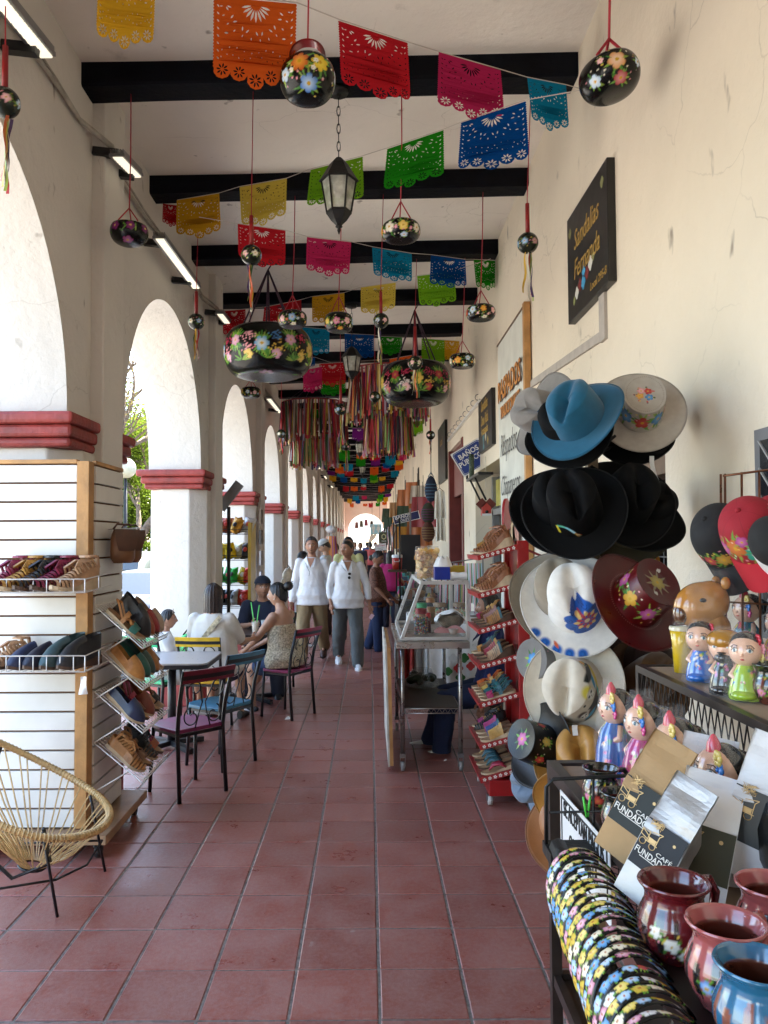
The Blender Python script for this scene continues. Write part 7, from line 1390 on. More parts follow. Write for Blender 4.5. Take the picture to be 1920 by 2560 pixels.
# seated party
t, a, HMg, c, Jg, upg = person('little girl with black ponytail and white shirt on the green chair', -1.88, 7.22, R(-72), 1.22, pel=.53, legs=((84, 6, 84), (80, 6, 70)), arms=((20, 8, 40), (20, 8, 40)), head=(-6, 0), hair='pony', skin=SK1, top=((.75, .75, .75), 'short', .52), bot=((.5, .5, .5), 'short'), shoes=(.6, .6, .6), woman=True, vox=.012)
sg_ = MB()
for s in (-1, 1): sg_.tube([a+HMg @ V((s*.035+.02*cos(q), .045+.0*q, .075+.02*sin(q))) for q in np.linspace(0, 2*pi, 14, False)], .0025, 4, closed=True)
sg_.build('sunglasses', mat((.5, .4, .35), .3), t)
m_lace = mat((.72, .7, .64), .85, var=.25, scale=60, bump=.3, bscale=70)
t, a, b, c, J, up = person('woman in white lace blouse seen from behind on the yellow chair', -1.47, 7.3, R(-8), 1.66, pel=.56, legs=((82, 8, 84), (82, 8, 84)), arms=((35, 14, 55), (30, 14, 60)), hair='long', hc=(.02, .008, .006), skin=SK3, top=((.58, .55, .5), 'short', .49), bot=((.01, .012, .04), 'short'), shoes=(.02, .02, .02), fat=1.4, woman=True)
MB().grid(lambda u, v: up(((-.14+.26*v+.03*(u-.5)), -.125-.025*sin(v*3.1), (.62+.2*v)*1.66-.03*(u-.5)*1.2)), 4, 16).build('bag_strap', mat((.45, .38, .25), .6, var=.5, scale=40), t)
t, a, b, c, J, up = person('man in navy shirt and dark cap leaning on the table', -1.24, 9.08, R(186), 1.7, pel=.54, lean=.16, legs=((84, 10, 86), (84, 10, 86)), arms=((40, 12, 62, 40), (52, 6, 95, 12)), head=(12, 6), hair='short', skin=SK1, top=((.012, .018, .045), 'short', .49), bot=((.015, .016, .03), 'long'), shoes=(.03, .03, .03), fat=1.12); cap_on(t, a, b, c, (.01, .014, .03), (.06, .05, .045))
t, a, b, c, J, up = person('young woman with hair bun in floral strapless top and denim shorts', -.85, 7.82, R(62), 1.64, pel=.55, lean=.1, legs=((82, 4, 62), (80, -6, 84)), arms=((38, 4, 22, 25), (38, 6, 20, 25)), head=(10, 0), hair='bun', skin=SK3, top=((.5, .42, .28), 'tube', .49, (.5, .43, .3), .45), bot=((.02, .045, .11), 'short'), shoes=(.015, .016, .02), sole=(.75, .74, .72), woman=True, fat=1.1, foot_pitch=(0, 25))
MB().sph(a+b @ V((c[0]*1.05, 0, -c[2]*.35)), .008, 8, 6).sph(a+b @ V((-c[0]*1.05, 0, -c[2]*.35)), .008, 8, 6).build('earring', mat((.8, .7, .6), .2), t)
t, *_ = person('seated person in jeans and white trainers hidden behind the red shoe rack', 1.02, 6.5, R(86), 1.65, pel=.52, legs=((80, 5, 62), (80, 5, 75)), hair='long', skin=SK2, top=((.015, .025, .11), 'long', .49), bot=((.012, .02, .06), 'long'), shoes=(.7, .7, .68), sole=(.75, .75, .72))
st = thing('stool', 'small stool under the person behind the red rack', 'stool', (1.03, 6.5, 0)); MB().cyl((0, 0, .42), (0, 0, .455), .16, n=20).build('seat', m_brown, st)
for a_ in range(4): MB().cyl((.11*cos(a_*pi/2), .11*sin(a_*pi/2), .42), (.14*cos(a_*pi/2), .14*sin(a_*pi/2), 0), .015).build('leg', m_brown, st)
for i, (x, y, r, tc, bc, l) in enumerate(((-.3, 27, 180, (.03, .03, .05), (.02, .03, .07), 'in dark clothes'), (.05, 30, 0, (.5, .1, .1), (.02, .02, .03), 'in red shirt'), (-.6, 33, 180, (.6, .6, .6), (.05, .06, .1), 'in pale shirt'), (.3, 36, 170, (.02, .1, .06), (.03, .03, .03), 'in green shirt'), (-.1, 40, 0, (.05, .1, .3), (.02, .02, .02), 'in blue shirt'), (.42, 22, 160, (.06, .02, .05), (.02, .02, .03), 'with dark plaid shirt'), (-.9, 21, 90, (.02, .02, .02), (.02, .02, .02), 'in black by the arcade'))):
    person('distant walker %s far down the arcade' % l, x, y, R(r), 1.68, legs=((10, 3, 5), (-10, 3, 12)), hair='short', skin=SK2, top=(tc, 'short', .48), bot=(bc, 'long'), vox=.03, group='distant walkers')
# drinks on their table
m_clear = mat((.9, .92, .9), .08, alpha=.3, var=0); 
for x, y, z, c, l in ((585, 0, 0, (.75, .5, .15), 'cup of yellow fruit drink with green straws'),): pass
dk = thing('drink_cup', 'plastic cup of yellow fruit drink with two green straws', 'cup', (-1.2, 8.2, .753)); MB().lathe([(.03, 0), (.042, .13), (.04, .13), (.028, .004), (.002, .004)], 18).build('cup', m_clear, dk); MB().lathe([(.002, .005), (.028, .005), (.037, .11), (.002, .115)], 18).build('drink', mat((.75, .45, .12), .4), dk)
mgs = mat((.1, .55, .12), .4); MB().cyl((0, 0, .02), (.04, .02, .3), .006).build('straw', mgs, dk); MB().cyl((0, 0, .02), (-.045, .0, .33), .006).build('straw', mgs, dk)
dk = thing('glass_cup', 'empty clear plastic cup beside the man in navy', 'cup', (-1.13, 8.42, .753)); MB().lathe([(.002, 0), (.03, 0), (.042, .12), (.04, .12), (.028, .004)], 18).build('cup', mat((.6, .65, .7), .1, alpha=.5, var=0), dk)
gbk = thing('green_bag', 'green and black patterned bag on the chair beside the girl', 'bag', (-1.83, 8.0, .62)); mz = mat((.03, .32, .08), .5, var=1.2, scale=22); MB().sph((0, 0, 0), (.16, .1, .17), 24, 16).build('body', mz, gbk); MB().tube([(-.08, 0, .15), (0, 0, .25), (.08, 0, .15)], .01, 6).build('handle', m_blk, gbk)
# ================================================================ SIGNS AND STALLS ALONG THE SHOP WALL
m_sgn = mat((.012, .011, .01), .4, var=.3, scale=9); m_gld = mat((.5, .32, .08), .4, .2, var=.1); 
def wall_board(label, y0, y1, z0, z1, th=.045, name='sign_board'):
    t = thing(name, label, 'sign', (XR, (y0+y1)/2, (z0+z1)/2)); a, b = (y1-y0)/2, (z1-z0)/2
    MB().bb((-th, -a, -b), (0, a, b)).build('board', m_sgn, t, bevel=.004); return t, frame((-th-.0012, 0, 0), (0, -1, 0), (0, 0, 1)), a, b
def blooms(t, T, items, name='flower_print'):
    for x, y, r, c in items:
        mb = MB(T=T); mb.poly([(x+r*(.7+.3*abs(cos(k*.7)))*cos(k*2*pi/18), y+r*(.7+.3*abs(cos(k*.7)))*sin(k*2*pi/18)) for k in range(18)], .0006); mb.build(name, mat(c, .6), t)
t, T, a, b = wall_board('black board with gold script Sandalias Fernanda high on the shop wall', 4.06, 4.89, 3.09, 3.76)
text('Sandalias', .17, m_gld, T @ Mx.Translation((0, .13, 0)), t, shear=.3, sx=.85); text('Fernanda', .17, m_gld, T @ Mx.Translation((0, -.05, 0)), t, shear=.3, sx=.85); text('Local 295-B', .065, m_gld, T @ Mx.Translation((.23, -.26, 0)), t, shear=.2)
blooms(t, T, [(-.2, -.2, .04, (.6, .6, .55)), (-.13, -.17, .04, (.18, .02, .02)), (-.06, -.18, .045, (.05, .3, .55)), (-.05, -.12, .035, (.05, .3, .55)), (.02, -.15, .04, (.18, .02, .02)), (.09, -.12, .045, (.6, .6, .55)), (.15, -.1, .03, (.25, .25, .1)), (-.26, -.23, .03, (.2, .22, .08)), (-.34, .22, .035, (.2, .2, .08)), (.33, .24, .035, (.2, .2, .08))])
bn = thing('banner', 'tall pale cloth banner advertising Raspados on a wooden pole', 'banner', (XR-.03, 6.94, 2.3)); ZB, ZT2 = -1.3, 1.33
m_ban = mat((.62, .62, .56), .8, var=.12, scale=2.5, bump=.03, bscale=5)
def bnf(u, v): return V((-.012+.012*sin(u*9+v*5)*(1-v)+.01*sin(u*23+3*v)*(1-v), .64-1.31*u, ZB+(ZT2-ZB)*v+.03*sin(u*9)*(1-v)))
MB().grid(bnf, 40, 30).build('cloth', m_ban, bn); MB().bb((-.03, -.74, ZB), (.02, -.67, ZT2+.02)).build('pole', m_pine, bn); MB().bb((-.02, -.67, ZT2), (.0, .66, ZT2+.015)).build('rod', m_brown, bn)
T = frame((-.034, -.02, 0), (0, -1, 0), (0, 0, 1)); m_or = mat((.6, .24, .05), .6); m_bn2 = mat((.1, .04, .02), .6)
text('RASPADOS', .27, m_bn2, T @ Mx.Translation((0, .83, -.004)), bn, bold=.035, sx=.84); text('RASPADOS', .27, m_or, T @ Mx.Translation((0, .83, .001)), bn, bold=.008, sx=.84)
text('TRADICIONALES', .16, m_bn2, T @ Mx.Translation((.04, .62, -.004)), bn, bold=.035, sx=.78); text('TRADICIONALES', .16, m_or, T @ Mx.Translation((.04, .62, .001)), bn, bold=.006, sx=.78)
text('Raspados', .3, mk, T @ Mx.Translation((-.05, .3, 0)), bn, shear=.35, sx=.72, bold=-.012); text('Chiapanecos', .27, mk, T @ Mx.Translation((.02, -.08, 0)), bn, shear=.35, sx=.66, bold=-.012)
for x, y, r, c in ((-.2, -.6, .2, (.65, .55, .2)), (.05, -.68, .22, (.5, .35, .2)), (.25, -.55, .14, (.4, .2, .15)), (-.3, -.42, .08, (.4, .2, .2)), (-.1, -.45, .12, (.6, .6, .35))): MB(T=T @ Mx.Translation((x, y, -.003))).poly([(r*(1+.15*sin(k*3.1))*cos(k*pi/10), r*1.3*(1+.15*sin(k*2.3))*sin(k*pi/10)) for k in range(20)], .0006).build('painted_ice', mat(c, .8, var=.3, scale=6), bn)
text('Vainilla', .22, mat((.5, .35, .2), .7), T @ Mx.Translation((.0, -1.05, 0)) @ Mx.Rotation(0, 4, 'Z'), bn, sx=.7)
t, T, a, b = wall_board('small black board with gold lettering and flowers beyond the banner', 8.0, 8.95, 2.72, 3.31); text('Sandalias\nDon Rafa', .17, m_gld, T @ Mx.Translation((0, .12, 0)), t, sx=.8, bold=.012, lh=.95); text('Artesanías', .13, m_gld, T @ Mx.Translation((0, -.08, 0)), t, sx=.9, bold=.012)
blooms(t, T, [(-.1, -.16, .05, (.1, .25, .3)), (.06, -.16, .05, (.5, .48, .4)), (-.08, -.25, .045, (.1, .25, .3)), (.22, -.22, .05, (.35, .25, .06))])
t, T, a, b = wall_board('black board above the hanging backpacks, half seen', 12.9, 14.2, 2.75, 3.75); text('Local', .2, m_gld, T @ Mx.Translation((0, .2, 0)), t)
wall_board('narrow dark board far along the shop wall', 20.0, 20.6, 2.2, 3.3)
m_blue = mat((.012, .04, .22), .35, var=.04); m_nvy = mat((.012, .018, .09), .4)
def pict(t, T, x, y, s):
    for k in (-1, 1):
        mb = MB(T=T @ Mx.Translation((x+k*s*.42, y, 0))); mb.poly([(s*.14*cos(q), s*.62+s*.14*sin(q)) for q in np.linspace(0, 6.28, 12, False)], .0008); 
        mb.poly([(-.26*s, .45*s), (.26*s, .45*s), (.3*s, -.05*s), (.16*s, -.05*s), (.14*s, -.6*s), (-.14*s, -.6*s), (-.16*s, -.05*s), (-.3*s, -.05*s)] if k < 0 else [(-.2*s, .45*s), (.2*s, .45*s), (.36*s, -.2*s), (.14*s, -.2*s), (.12*s, -.6*s), (-.12*s, -.6*s), (-.14*s, -.2*s), (-.36*s, -.2*s)], .0008); mb.build('pictogram', m_wh, t)
def rrect(w, h, r): return [(sx*(w/2-r)+r*cos(a0+k*pi/8), sy*(h/2-r)+r*sin(a0+k*pi/8)) for sx, sy, a0 in ((1, 1, 0), (-1, 1, pi/2), (-1, -1, pi), (1, -1, 1.5*pi)) for k in range(5)]
q = at(1018, 988, 9.15); t = thing('restroom_sign', 'tilted blue sign reading Baños Públicos hung out from the shop wall', 'sign', q); T = frame((0, 0, 0), V((1, -.1, .6)), V((-.5, 0, 1))); w_, h_ = .39, .315
MB(T=T).poly([(-w_/2, -h_/2), (w_/2, -h_/2), (w_/2, h_/2), (-w_/2, h_/2)], .006, Mx.Translation((0, 0, -.006))).build('panel', m_wh, t); MB(T=T).poly(rrect(w_*.93, h_*.91, .03), .001, Mx.Translation((0, 0, .0005))).build('blue_field', m_blue, t)
MB(T=T).poly(rrect(w_*.885, h_*.855, .026), .001, Mx.Translation((0, 0, .0012)), holes=[rrect(w_*.87, h_*.835, .024)]).build('border_line', m_wh, t)
text('BAÑOS', .085, m_wh, T @ Mx.Translation((0, .065, .0025)), t, bold=.02, sx=.95); text('PÚBLICOS', .085, m_wh, T @ Mx.Translation((0, -.02, .0025)), t, bold=.02, sx=.9); pict(t, T, .0, -.105, .05)
q = at(878, 1118, 14); t = thing('restroom_sign', 'narrow dark blue sign reading Baños Toilet over the stalls', 'sign', q); T = frame((0, 0, 0), V((1, 0, .23)), V((-.2, 0, 1)))
MB(T=T).poly([(-.24, -.075), (.24, -.075), (.24, .075), (-.24, .075)], .006, Mx.Translation((0, 0, -.006))).build('panel', m_wh, t); MB(T=T).poly([(-.23, -.066), (.23, -.066), (.23, .066), (-.23, .066)], .001, Mx.Translation((0, 0, .0005))).build('blue_field', m_nvy, t)
text('BAÑOS', .085, m_wh, T @ Mx.Translation((-.06, .03, .002)), t, bold=.02, sx=1.05); text('TOILET', .06, m_wh, T @ Mx.Translation((-.06, -.035, .002)), t, bold=.015, sx=1.05); pict(t, T, .17, .0, .07); MB().cyl((.2, 0, .1), (.2, 0, .8), .004).cyl((-.2, 0, 0), (-.2, 0, .8), .004).build('wire', m_iron, t)
q = at(812, 1143, 31); t = thing('restroom_sign', 'pale blue restroom sign hanging far away before the end arch', 'sign', q); MB().box((0, 0, 0), (.44, .03, .4)).build('panel', mat((.35, .6, .72), .4), t); pict(t, frame((0, -.02, 0), (1, 0, 0), (0, 0, 1)), 0, 0, .24); MB().cyl((-.15, 0, .2), (-.15, 0, 2), .006).cyl((.15, 0, .2), (.15, 0, 2), .006).build('wire', m_iron, t)
q = at(829, 1161, 20); t = thing('stall_sign', 'dark green sign with a hexagon emblem above the far stall', 'sign', q); MB().box((0, 0, 0), (.24, .02, .27)).build('panel', mat((.04, .05, .025), .5), t); T = frame((0, -.0115, 0), (1, 0, 0), (0, 0, 1))
MB(T=T).poly([(.065*cos(k*pi/3+pi/6), .02+.075*sin(k*pi/3+pi/6)) for k in range(6)], .001, holes=[[(.045*cos(k*pi/3+pi/6), .02+.055*sin(k*pi/3+pi/6)) for k in range(6)]]).build('emblem', mat((.6, .55, .3), .5), t); text('AMBAR', .04, m_wh, T @ Mx.Translation((0, -.095, 0)), t); MB().cyl((0, 0, -.13), (0, 0, -1.3), .012).build('post', m_iron, t)
q = at(822, 1182, 17); t = thing('stall_sign', 'white notice with red heading on the far stall', 'sign', q); T = frame((0, -.006, 0), V((1, 0, .12)), V((-.1, 0, 1))); MB(T=T).box((0, 0, -.004), (.25, .15, .006)).build('card', m_wh, t); text('Polvo Original', .045, mat((.5, .02, .08), .5), T @ Mx.Translation((0, .035, 0)), t, sx=.75, bold=.01); text('Protección\ny Suerte', .03, mk, T @ Mx.Translation((0, -.035, 0)), t); MB().cyl((0, 0, -.07), (0, 0, -1.1), .01).build('post', m_iron, t)
# bracket shelf, hooks, bird house, backpacks
t = thing('bracket_shelf', 'black iron bracket shelf over the shop door beside the blue sign', 'shelf', (XR, 8.9, 2.42)); MB().bb((-.16, -.7, 0), (0, .3, .03)).build('board', m_blk, t); MB().beam((-.02, -.3, -.25), (-.14, -.3, 0), .02).beam((-.02, .1, -.25), (-.14, .1, 0), .02).bb((-.165, .28, .03), (-.14, .3, .22)).build('bracket', m_blk, t); MB().tube([(-.13, .05, .03), (-.13, .05, .3)], .03, 8).build('post', mat((.06, .09, .06), .6, var=.6, scale=60), t)
q = at(1050, 1102, 8.6); t = thing('bird_house', 'little red and white wooden bird house hung in the doorway', 'bird house', q); MB().bb((-.05, -.05, -.06), (.05, .05, .03)).add([(-.05, -.05, .03), (.05, -.05, .03), (0, -.05, .08), (-.05, .05, .03), (.05, .05, .03), (0, .05, .08)], [(0, 1, 2), (5, 4, 3)]).build('box', mat((.45, .05, .04), .5), t); MB().beam((-.07, 0, .02), (.003, 0, .09), .13, .008, up=(0, 1, 0)).beam((.07, 0, .02), (-.003, 0, .09), .13, .008, up=(0, 1, 0)).build('roof', m_dred, t); MB().bb((-.052, -.053, -.065), (.052, -.051, -.04)).build('sill', m_wh, t); MB().cyl((0, -.055, -.02), (0, -.05, -.02), .018).build('hole', m_blk, t); MB().cyl((0, 0, .08), (0, 0, .6), .003).build('string', m_string, t)
t = thing('hook_rail', 'white rail of S hooks fixed along the shop wall', 'hook rail', (XR, 10, 3.35)); MB().beam((-.02, -1.0, 0), (-.02, 2.6, 0), .03).build('bar', m_wh, t); 
for k in range(9): MB().tube([(-.03-.03*cos(q)*1, -.9+k*.4, .06+.035*sin(q)) for q in np.linspace(-2.6, 1.8, 9)], .005, 4).build('hook', m_alu, t)
def backpack(label, x, y, Y, w, h, c1, c2):
    t = thing('backpack', label, 'backpack', at(x, y, Y), R(20), 'woven backpacks hung along the stalls'); m = mat(c1, .85, var=.15, scale=20, bump=.08); a, b = px(w, Y)/2, px(h, Y)/2
    MB().grid(lambda u, v: V((a*(sin(v*pi)**.45)*(.75+.25*(1-v))*cos(6.283*u), a*.6*(sin(v*pi)**.45)*sin(6.283*u), -b+2*b*v)), 24, 16, closed=True).build('bag', m, t); ms = mat(c2, .8)
    for k in range(5): v = .18+.12*k; MB().tube([(a*1.015*(sin(v*pi)**.45)*(.75+.25*(1-v))*cos(q), a*.615*(sin(v*pi)**.45)*sin(q), -b+2*b*v) for q in np.linspace(0, 6.283, 20, False)], .007, 4, closed=True).build('stripe', ms, t)
    MB().tube([(-.04, 0, b*.9), (0, 0, b*1.25), (.04, 0, b*.9)], .008, 5).build('loop', ms, t)
backpack('navy striped woven backpack, highest of the hanging ones', 931, 1056, 11, 32, 58, (.012, .02, .05), (.05, .12, .2)); backpack('dark green and purple woven backpack below the navy one', 925, 1108, 11, 36, 46, (.03, .035, .02), (.1, .02, .08)); backpack('red and brown striped woven backpack lowest of three', 925, 1148, 11, 34, 46, (.08, .025, .015), (.2, .13, .05))
MB_ = thing('pack_line', 'dark line carrying the three backpacks', 'cord', at(931, 1020, 11)); MB().cyl((0, 0, -.6), (0, 0, .9), .006).build('cord', m_iron, MB_)
def garment(label, x, y, Y, w, h, c, group=None, rz=0):
    t = thing('hanging_garment', label, 'garment', at(x, y, Y), rz, group); a, b = px(w, Y)/2, px(h, Y); s_ = random.uniform(0, 9)
    o = MB().grid(lambda u, v: V(((u*2-1)*a*(1+.25*v), .03*sin(u*14+s_)*(.3+v)-.05*(v > .0), -b*v+.06*b*(1-abs(u*2-1)))), 16, 8).grid(lambda u, v: V(((1-u*2)*a*(1+.25*v), .06+.03*sin(u*14+s_)*(.3+v), -b*v+.06*b*(1-abs(u*2-1)))), 16, 8).build('cloth', m_upp2, t); o.color = (*c, 1)
    MB().tube([(-a*.9, .02, 0), (0, .02, .05), (a*.9, .02, 0)], .006, 4).tube([(0, .02, .05), (0, .02, .13)], .004, 4).build('hanger', m_iron, t)
garment('white crocheted blouse on a hanger by the red door', 950, 1062, 10.4, 20, 60, (.62, .6, .55)); garment('second white crocheted blouse lower by the red door', 952, 1100, 10.8, 16, 70, (.6, .58, .52))
rg = random.Random(9); GC = [(.35, .1, .02), (.04, .03, .03), (.25, .02, .03), (.5, .45, .4), (.05, .08, .12), (.3, .15, .05), (.02, .05, .03), (.12, .03, .08), (.45, .2, .02)]
GN = ['orange', 'black', 'red', 'cream', 'slate', 'tan', 'dark green', 'plum', 'amber']
for i in range(26):
    Yg = 14.5+i*.95; xg = rg.uniform(.85, 1.22); zg = rg.uniform(2.1, 3.3); k = rg.randrange(9); d = (V((xg, Yg, zg))-V((0, 0, CAMZ)))
    t = thing('hanging_garment', '%s %s hung %s' % (GN[k], ('shawl', 'dress', 'shirt')[i % 3], ['beside', 'above', 'over'][i % 3]+' the '+'first second third fourth fifth sixth seventh eighth last'.split()[min(8, i//3)]+' stall table'), 'garment', (xg, Yg, zg), R(rg.uniform(-30, 30)), 'garments hung along the far stalls'); a, b = rg.uniform(.14, .25), rg.uniform(.4, .9); s_ = rg.uniform(0, 9)
    o = MB().grid(lambda u, v: V(((u*2-1)*a*(1+.25*v), .03*sin(u*14+s_)*(.3+v), -b*v)), 14, 7).build('cloth', m_upp2, t); o.color = (*GC[k], 1); MB().tube([(0, 0, 0), (0, 0, .4)], .005, 4).build('hanger', m_iron, t)
for i in range(9):
    Yt = 12.6+i*3.1; t = thing('stall_table', 'market stall table piled with small goods, %s along the shop wall' % ['first', 'second', 'third', 'fourth', 'fifth', 'sixth', 'seventh', 'eighth', 'last'][i], 'stall', (.9, Yt, 0), 0, 'stall tables along the shop wall'); c = rg.choice(GC)
    MB().bb((-.42, 0, .72), (.4, 1.6, .76)).build('top', m_brown, t); MB().grid(lambda u, v: V((-.43+.02*sin(u*40)*(1-v), 1.6*u, .12+.63*v)), 40, 4).grid(lambda u, v: V((-.43+.83*u, -.012+.02*sin(u*30)*(1-v), .12+.63*v)), 24, 4).build('cloth', mat(c, .85, var=.2), t)
    mb = MB(); cols = []
    for k in range(46):
        p = (rg.uniform(-.38, .36), rg.uniform(.04, 1.55), .76); s_ = rg.uniform(.03, .07); hh = rg.uniform(.04, .2); n0 = len(mb.v); (mb.lathe([(s_*.7, 0), (s_, hh*.5), (s_*.5, hh)], 8, c=p, cap=True) if k % 2 else mb.bb((p[0]-s_, p[1]-s_, .76), (p[0]+s_, p[1]+s_, .76+hh))); cols += [rg.choice(GC+[(.6, .5, .1), (.05, .3, .3), (.5, .05, .2), (.6, .6, .58)])]*(len(mb.v)-n0)
    tag(mb.build('goods', mat(None, .5, src='v', var=.1), t, np.array(cols)), kind='stuff')
    for y in (.02, 1.58): MB().cyl((-.4, y, .76), (-.4, y, 2.1), .014).build('post', m_iron, t)
    mb = MB(); cols = []
    MB().cyl((-.4, .02, 2.08), (-.4, 1.58, 2.08), .012).build('rail', m_iron, t)
    for k in range(22): y = .06+k*.07; l = rg.uniform(.2, .6); n0 = len(mb.v); mb.tube([(-.4, y, 2.08), (-.4+rg.uniform(-.02, .02), y, 2.08-l*.5), (-.4, y, 2.08-l)], [.008, rg.uniform(.02, .04), .015], 5); cols += [rg.choice(GC+[(.6, .3, .35), (.3, .5, .55)])]*(len(mb.v)-n0)
    if i: tag(mb.build('trinkets', mat(None, .5, src='v', var=.1), t, np.array(cols)), kind='stuff')
# white table behind the cart
wt = thing('white_table', 'table under a white cloth with jars of sweets behind the steel cart', 'table', (.82, 7.7, 0)); MB().bb((-.38, 0, .86), (.42, 1.3, .9)).build('top', m_brown, wt); MB().grid(lambda u, v: V((-.395+.015*sin(u*30)*(1-v), 1.3*u, .25+.652*v)), 40, 5).grid(lambda u, v: V((-.395+.82*u, -.015+.02*sin(u*26)*(1-v), .15+.752*v)), 40, 5).grid(lambda u, v: V((-.39+.82*u, 1.3*v, .903+.004*sin(u*9)*sin(v*8))), 20, 20).build('cloth', m_cloth, wt)
T = frame((-.05, -.04, .52), (1, 0, 0), (0, 0, 1)); blooms(wt, T, [(.1, -.05, .05, (.4, .02, .02)), (.16, .05, .05, (.03, .14, .03)), (.05, .05, .045, (.6, .6, .58)), (.22, -.03, .045, (.4, .02, .02)), (.0, -.08, .045, (.03, .14, .03)), (.12, -.14, .05, (.02, .1, .02))], 'embroidery')
for i, x in enumerate((.52, .72, .92)): jar('glass jar of mixed nuts and sweets on the white table, %s' % ('nearest the aisle', 'in the middle', 'nearest the wall')[i], x, 7.95, .908, .075, .15, [(.4, .22, .08), (.5, .35, .15), (.6, .05, .08), (.05, .4, .15), (.7, .6, .4)], (.2, .12, .06), 1)
rc = thing('red_cloth', 'white cloth with red embroidered edge hanging behind the cart', 'cloth', (.36, 7.35, .95)); MB().grid(lambda u, v: V((.2*u, .03*sin(u*12), -.6*v*(1-.2*abs(u*2-1)))), 16, 10).build('cloth', m_cloth, rc); MB().grid(lambda u, v: V((-.08+.14*u, -.02+.03*sin(u*12+1), -.05-.66*v+.03*sin(u*40)*v)), 16, 10).build('edge', mat((.45, .05, .04), .85, var=.3, scale=30), rc)
nk = thing('necklace_rack', 'rack of colourful bead necklaces behind the top of red shoe rack', 'necklace rack', (1.06, 8.6, .91)); MB().cyl((-.3, 0, .55), (.2, 0, .62), .006).cyl((-.3, 0, 0), (-.3, 0, .55), .006).cyl((.2, 0, 0), (.2, 0, .62), .006).build('frame', m_alu, nk)
mb = MB(); cols = []
for k in range(30): x = -.28+k*.016; n0 = len(mb.v); mb.tube([(x, 0, .56), (x+.004, -.02, .3), (x, 0, rg.uniform(0, .15))], [.005, .008, .006], 5); cols += [[(.7, .35, .45), (.75, .55, .6), (.05, .2, .08), (.02, .02, .02), (.4, .6, .7), (.5, .4, .1), (.6, .58, .5), (.35, .02, .03)][(k*3) % 8 if k < 18 else (k % 3)*2 % 8]]*(len(mb.v)-n0)
tag(mb.build('necklace', mat(None, .4, src='v', var=0), nk, np.array(cols)), kind='stuff')
bk_ = thing('black_board', 'blank black board standing on the stall behind the cooler', 'board', at(887, 1195, 13)); MB().box((0, 0, 0), (.33, .03, .62)).build('board', m_blk, bk_); MB().box((0, .03, .0), (.03, .03, 1.5)).build('post', m_alu, bk_)
co = thing('drinks_cooler', 'red drinks cooler with white lid on the stall', 'cooler', at(858, 1230, 12.7)); MB().lathe([(.002, 0), (.075, 0), (.085, .19), (.002, .19)], 20).build('body', mat((.5, .04, .02), .4), co); MB().lathe([(.088, .19), (.088, .225), (.08, .24), (.002, .24)], 20).build('lid', m_wh, co); MB().tube([(-.05, -.088, .16), (-.05, -.1, .13), (.03, -.1, .13), (.03, -.088, .16)], .007, 5).build('handle', m_wh, co); MB().bb((-.15, -.12, -.04), (.15, .12, -.001)).build('stand', m_brown, co)
# sandals and ribbons inside the near shop doorway
gd_ = thing('wire_grid', 'wire grid of hanging sandals inside the shop door behind the hats', 'wire grid', (XR+.3, 3.5, 0)); mb = MB()
for k in range(15): mb.cyl((0, .05+k*.12, .5), (0, .05+k*.12, 2.0), .004, n=5)
for k in range(13): mb.cyl((0, .02, .5+k*.125), (0, 1.75, .5+k*.125), .004, n=5)
mb.build('wire', m_alu, gd_)
for i, (x, y) in enumerate(((1342, 1192), (1372, 1195), (1330, 1195), (1352, 1386), (1340, 1206))): p = onX(x, y, XR+.27); shoe('%s sandal hung on the grid in the doorway' % ['tan', 'pale brown', 'orange', 'bronze', 'light tan'][i], 'sandal', p, 0, [(.3, .15, .07), (.35, .2, .12), (.4, .12, .03), (.3, .18, .12), (.4, .25, .15)][i], rot=Mx.Rotation(pi/2, 3, 'Y') @ Mx.Rotation(R(180), 3, 'X') @ Mx.Rotation(R(90), 3, 'Z'), group='sandals in the doorway')
tz = thing('tassel', 'hanging tassel of yellow, green and red cords in the doorway', 'tassel', onX(1408, 1165, XR+.05)); mb = MB(); cols = []
for k in range(26): a_ = rg.uniform(0, 6.3); n0 = len(mb.v); mb.tube([(0, 0, .05), (.03*cos(a_), .03*sin(a_), -.1), (.04*cos(a_), .04*sin(a_), -rg.uniform(.35, .5))], .006, 4); cols += [rg.choice([(.5, .6, .03), (.5, .03, .03), (.6, .3, .03), (.1, .3, .03)])]*(len(mb.v)-n0)
tag(mb.build('cord', mat(None, .7, src='v', var=0), tz, np.array(cols)), kind='stuff')
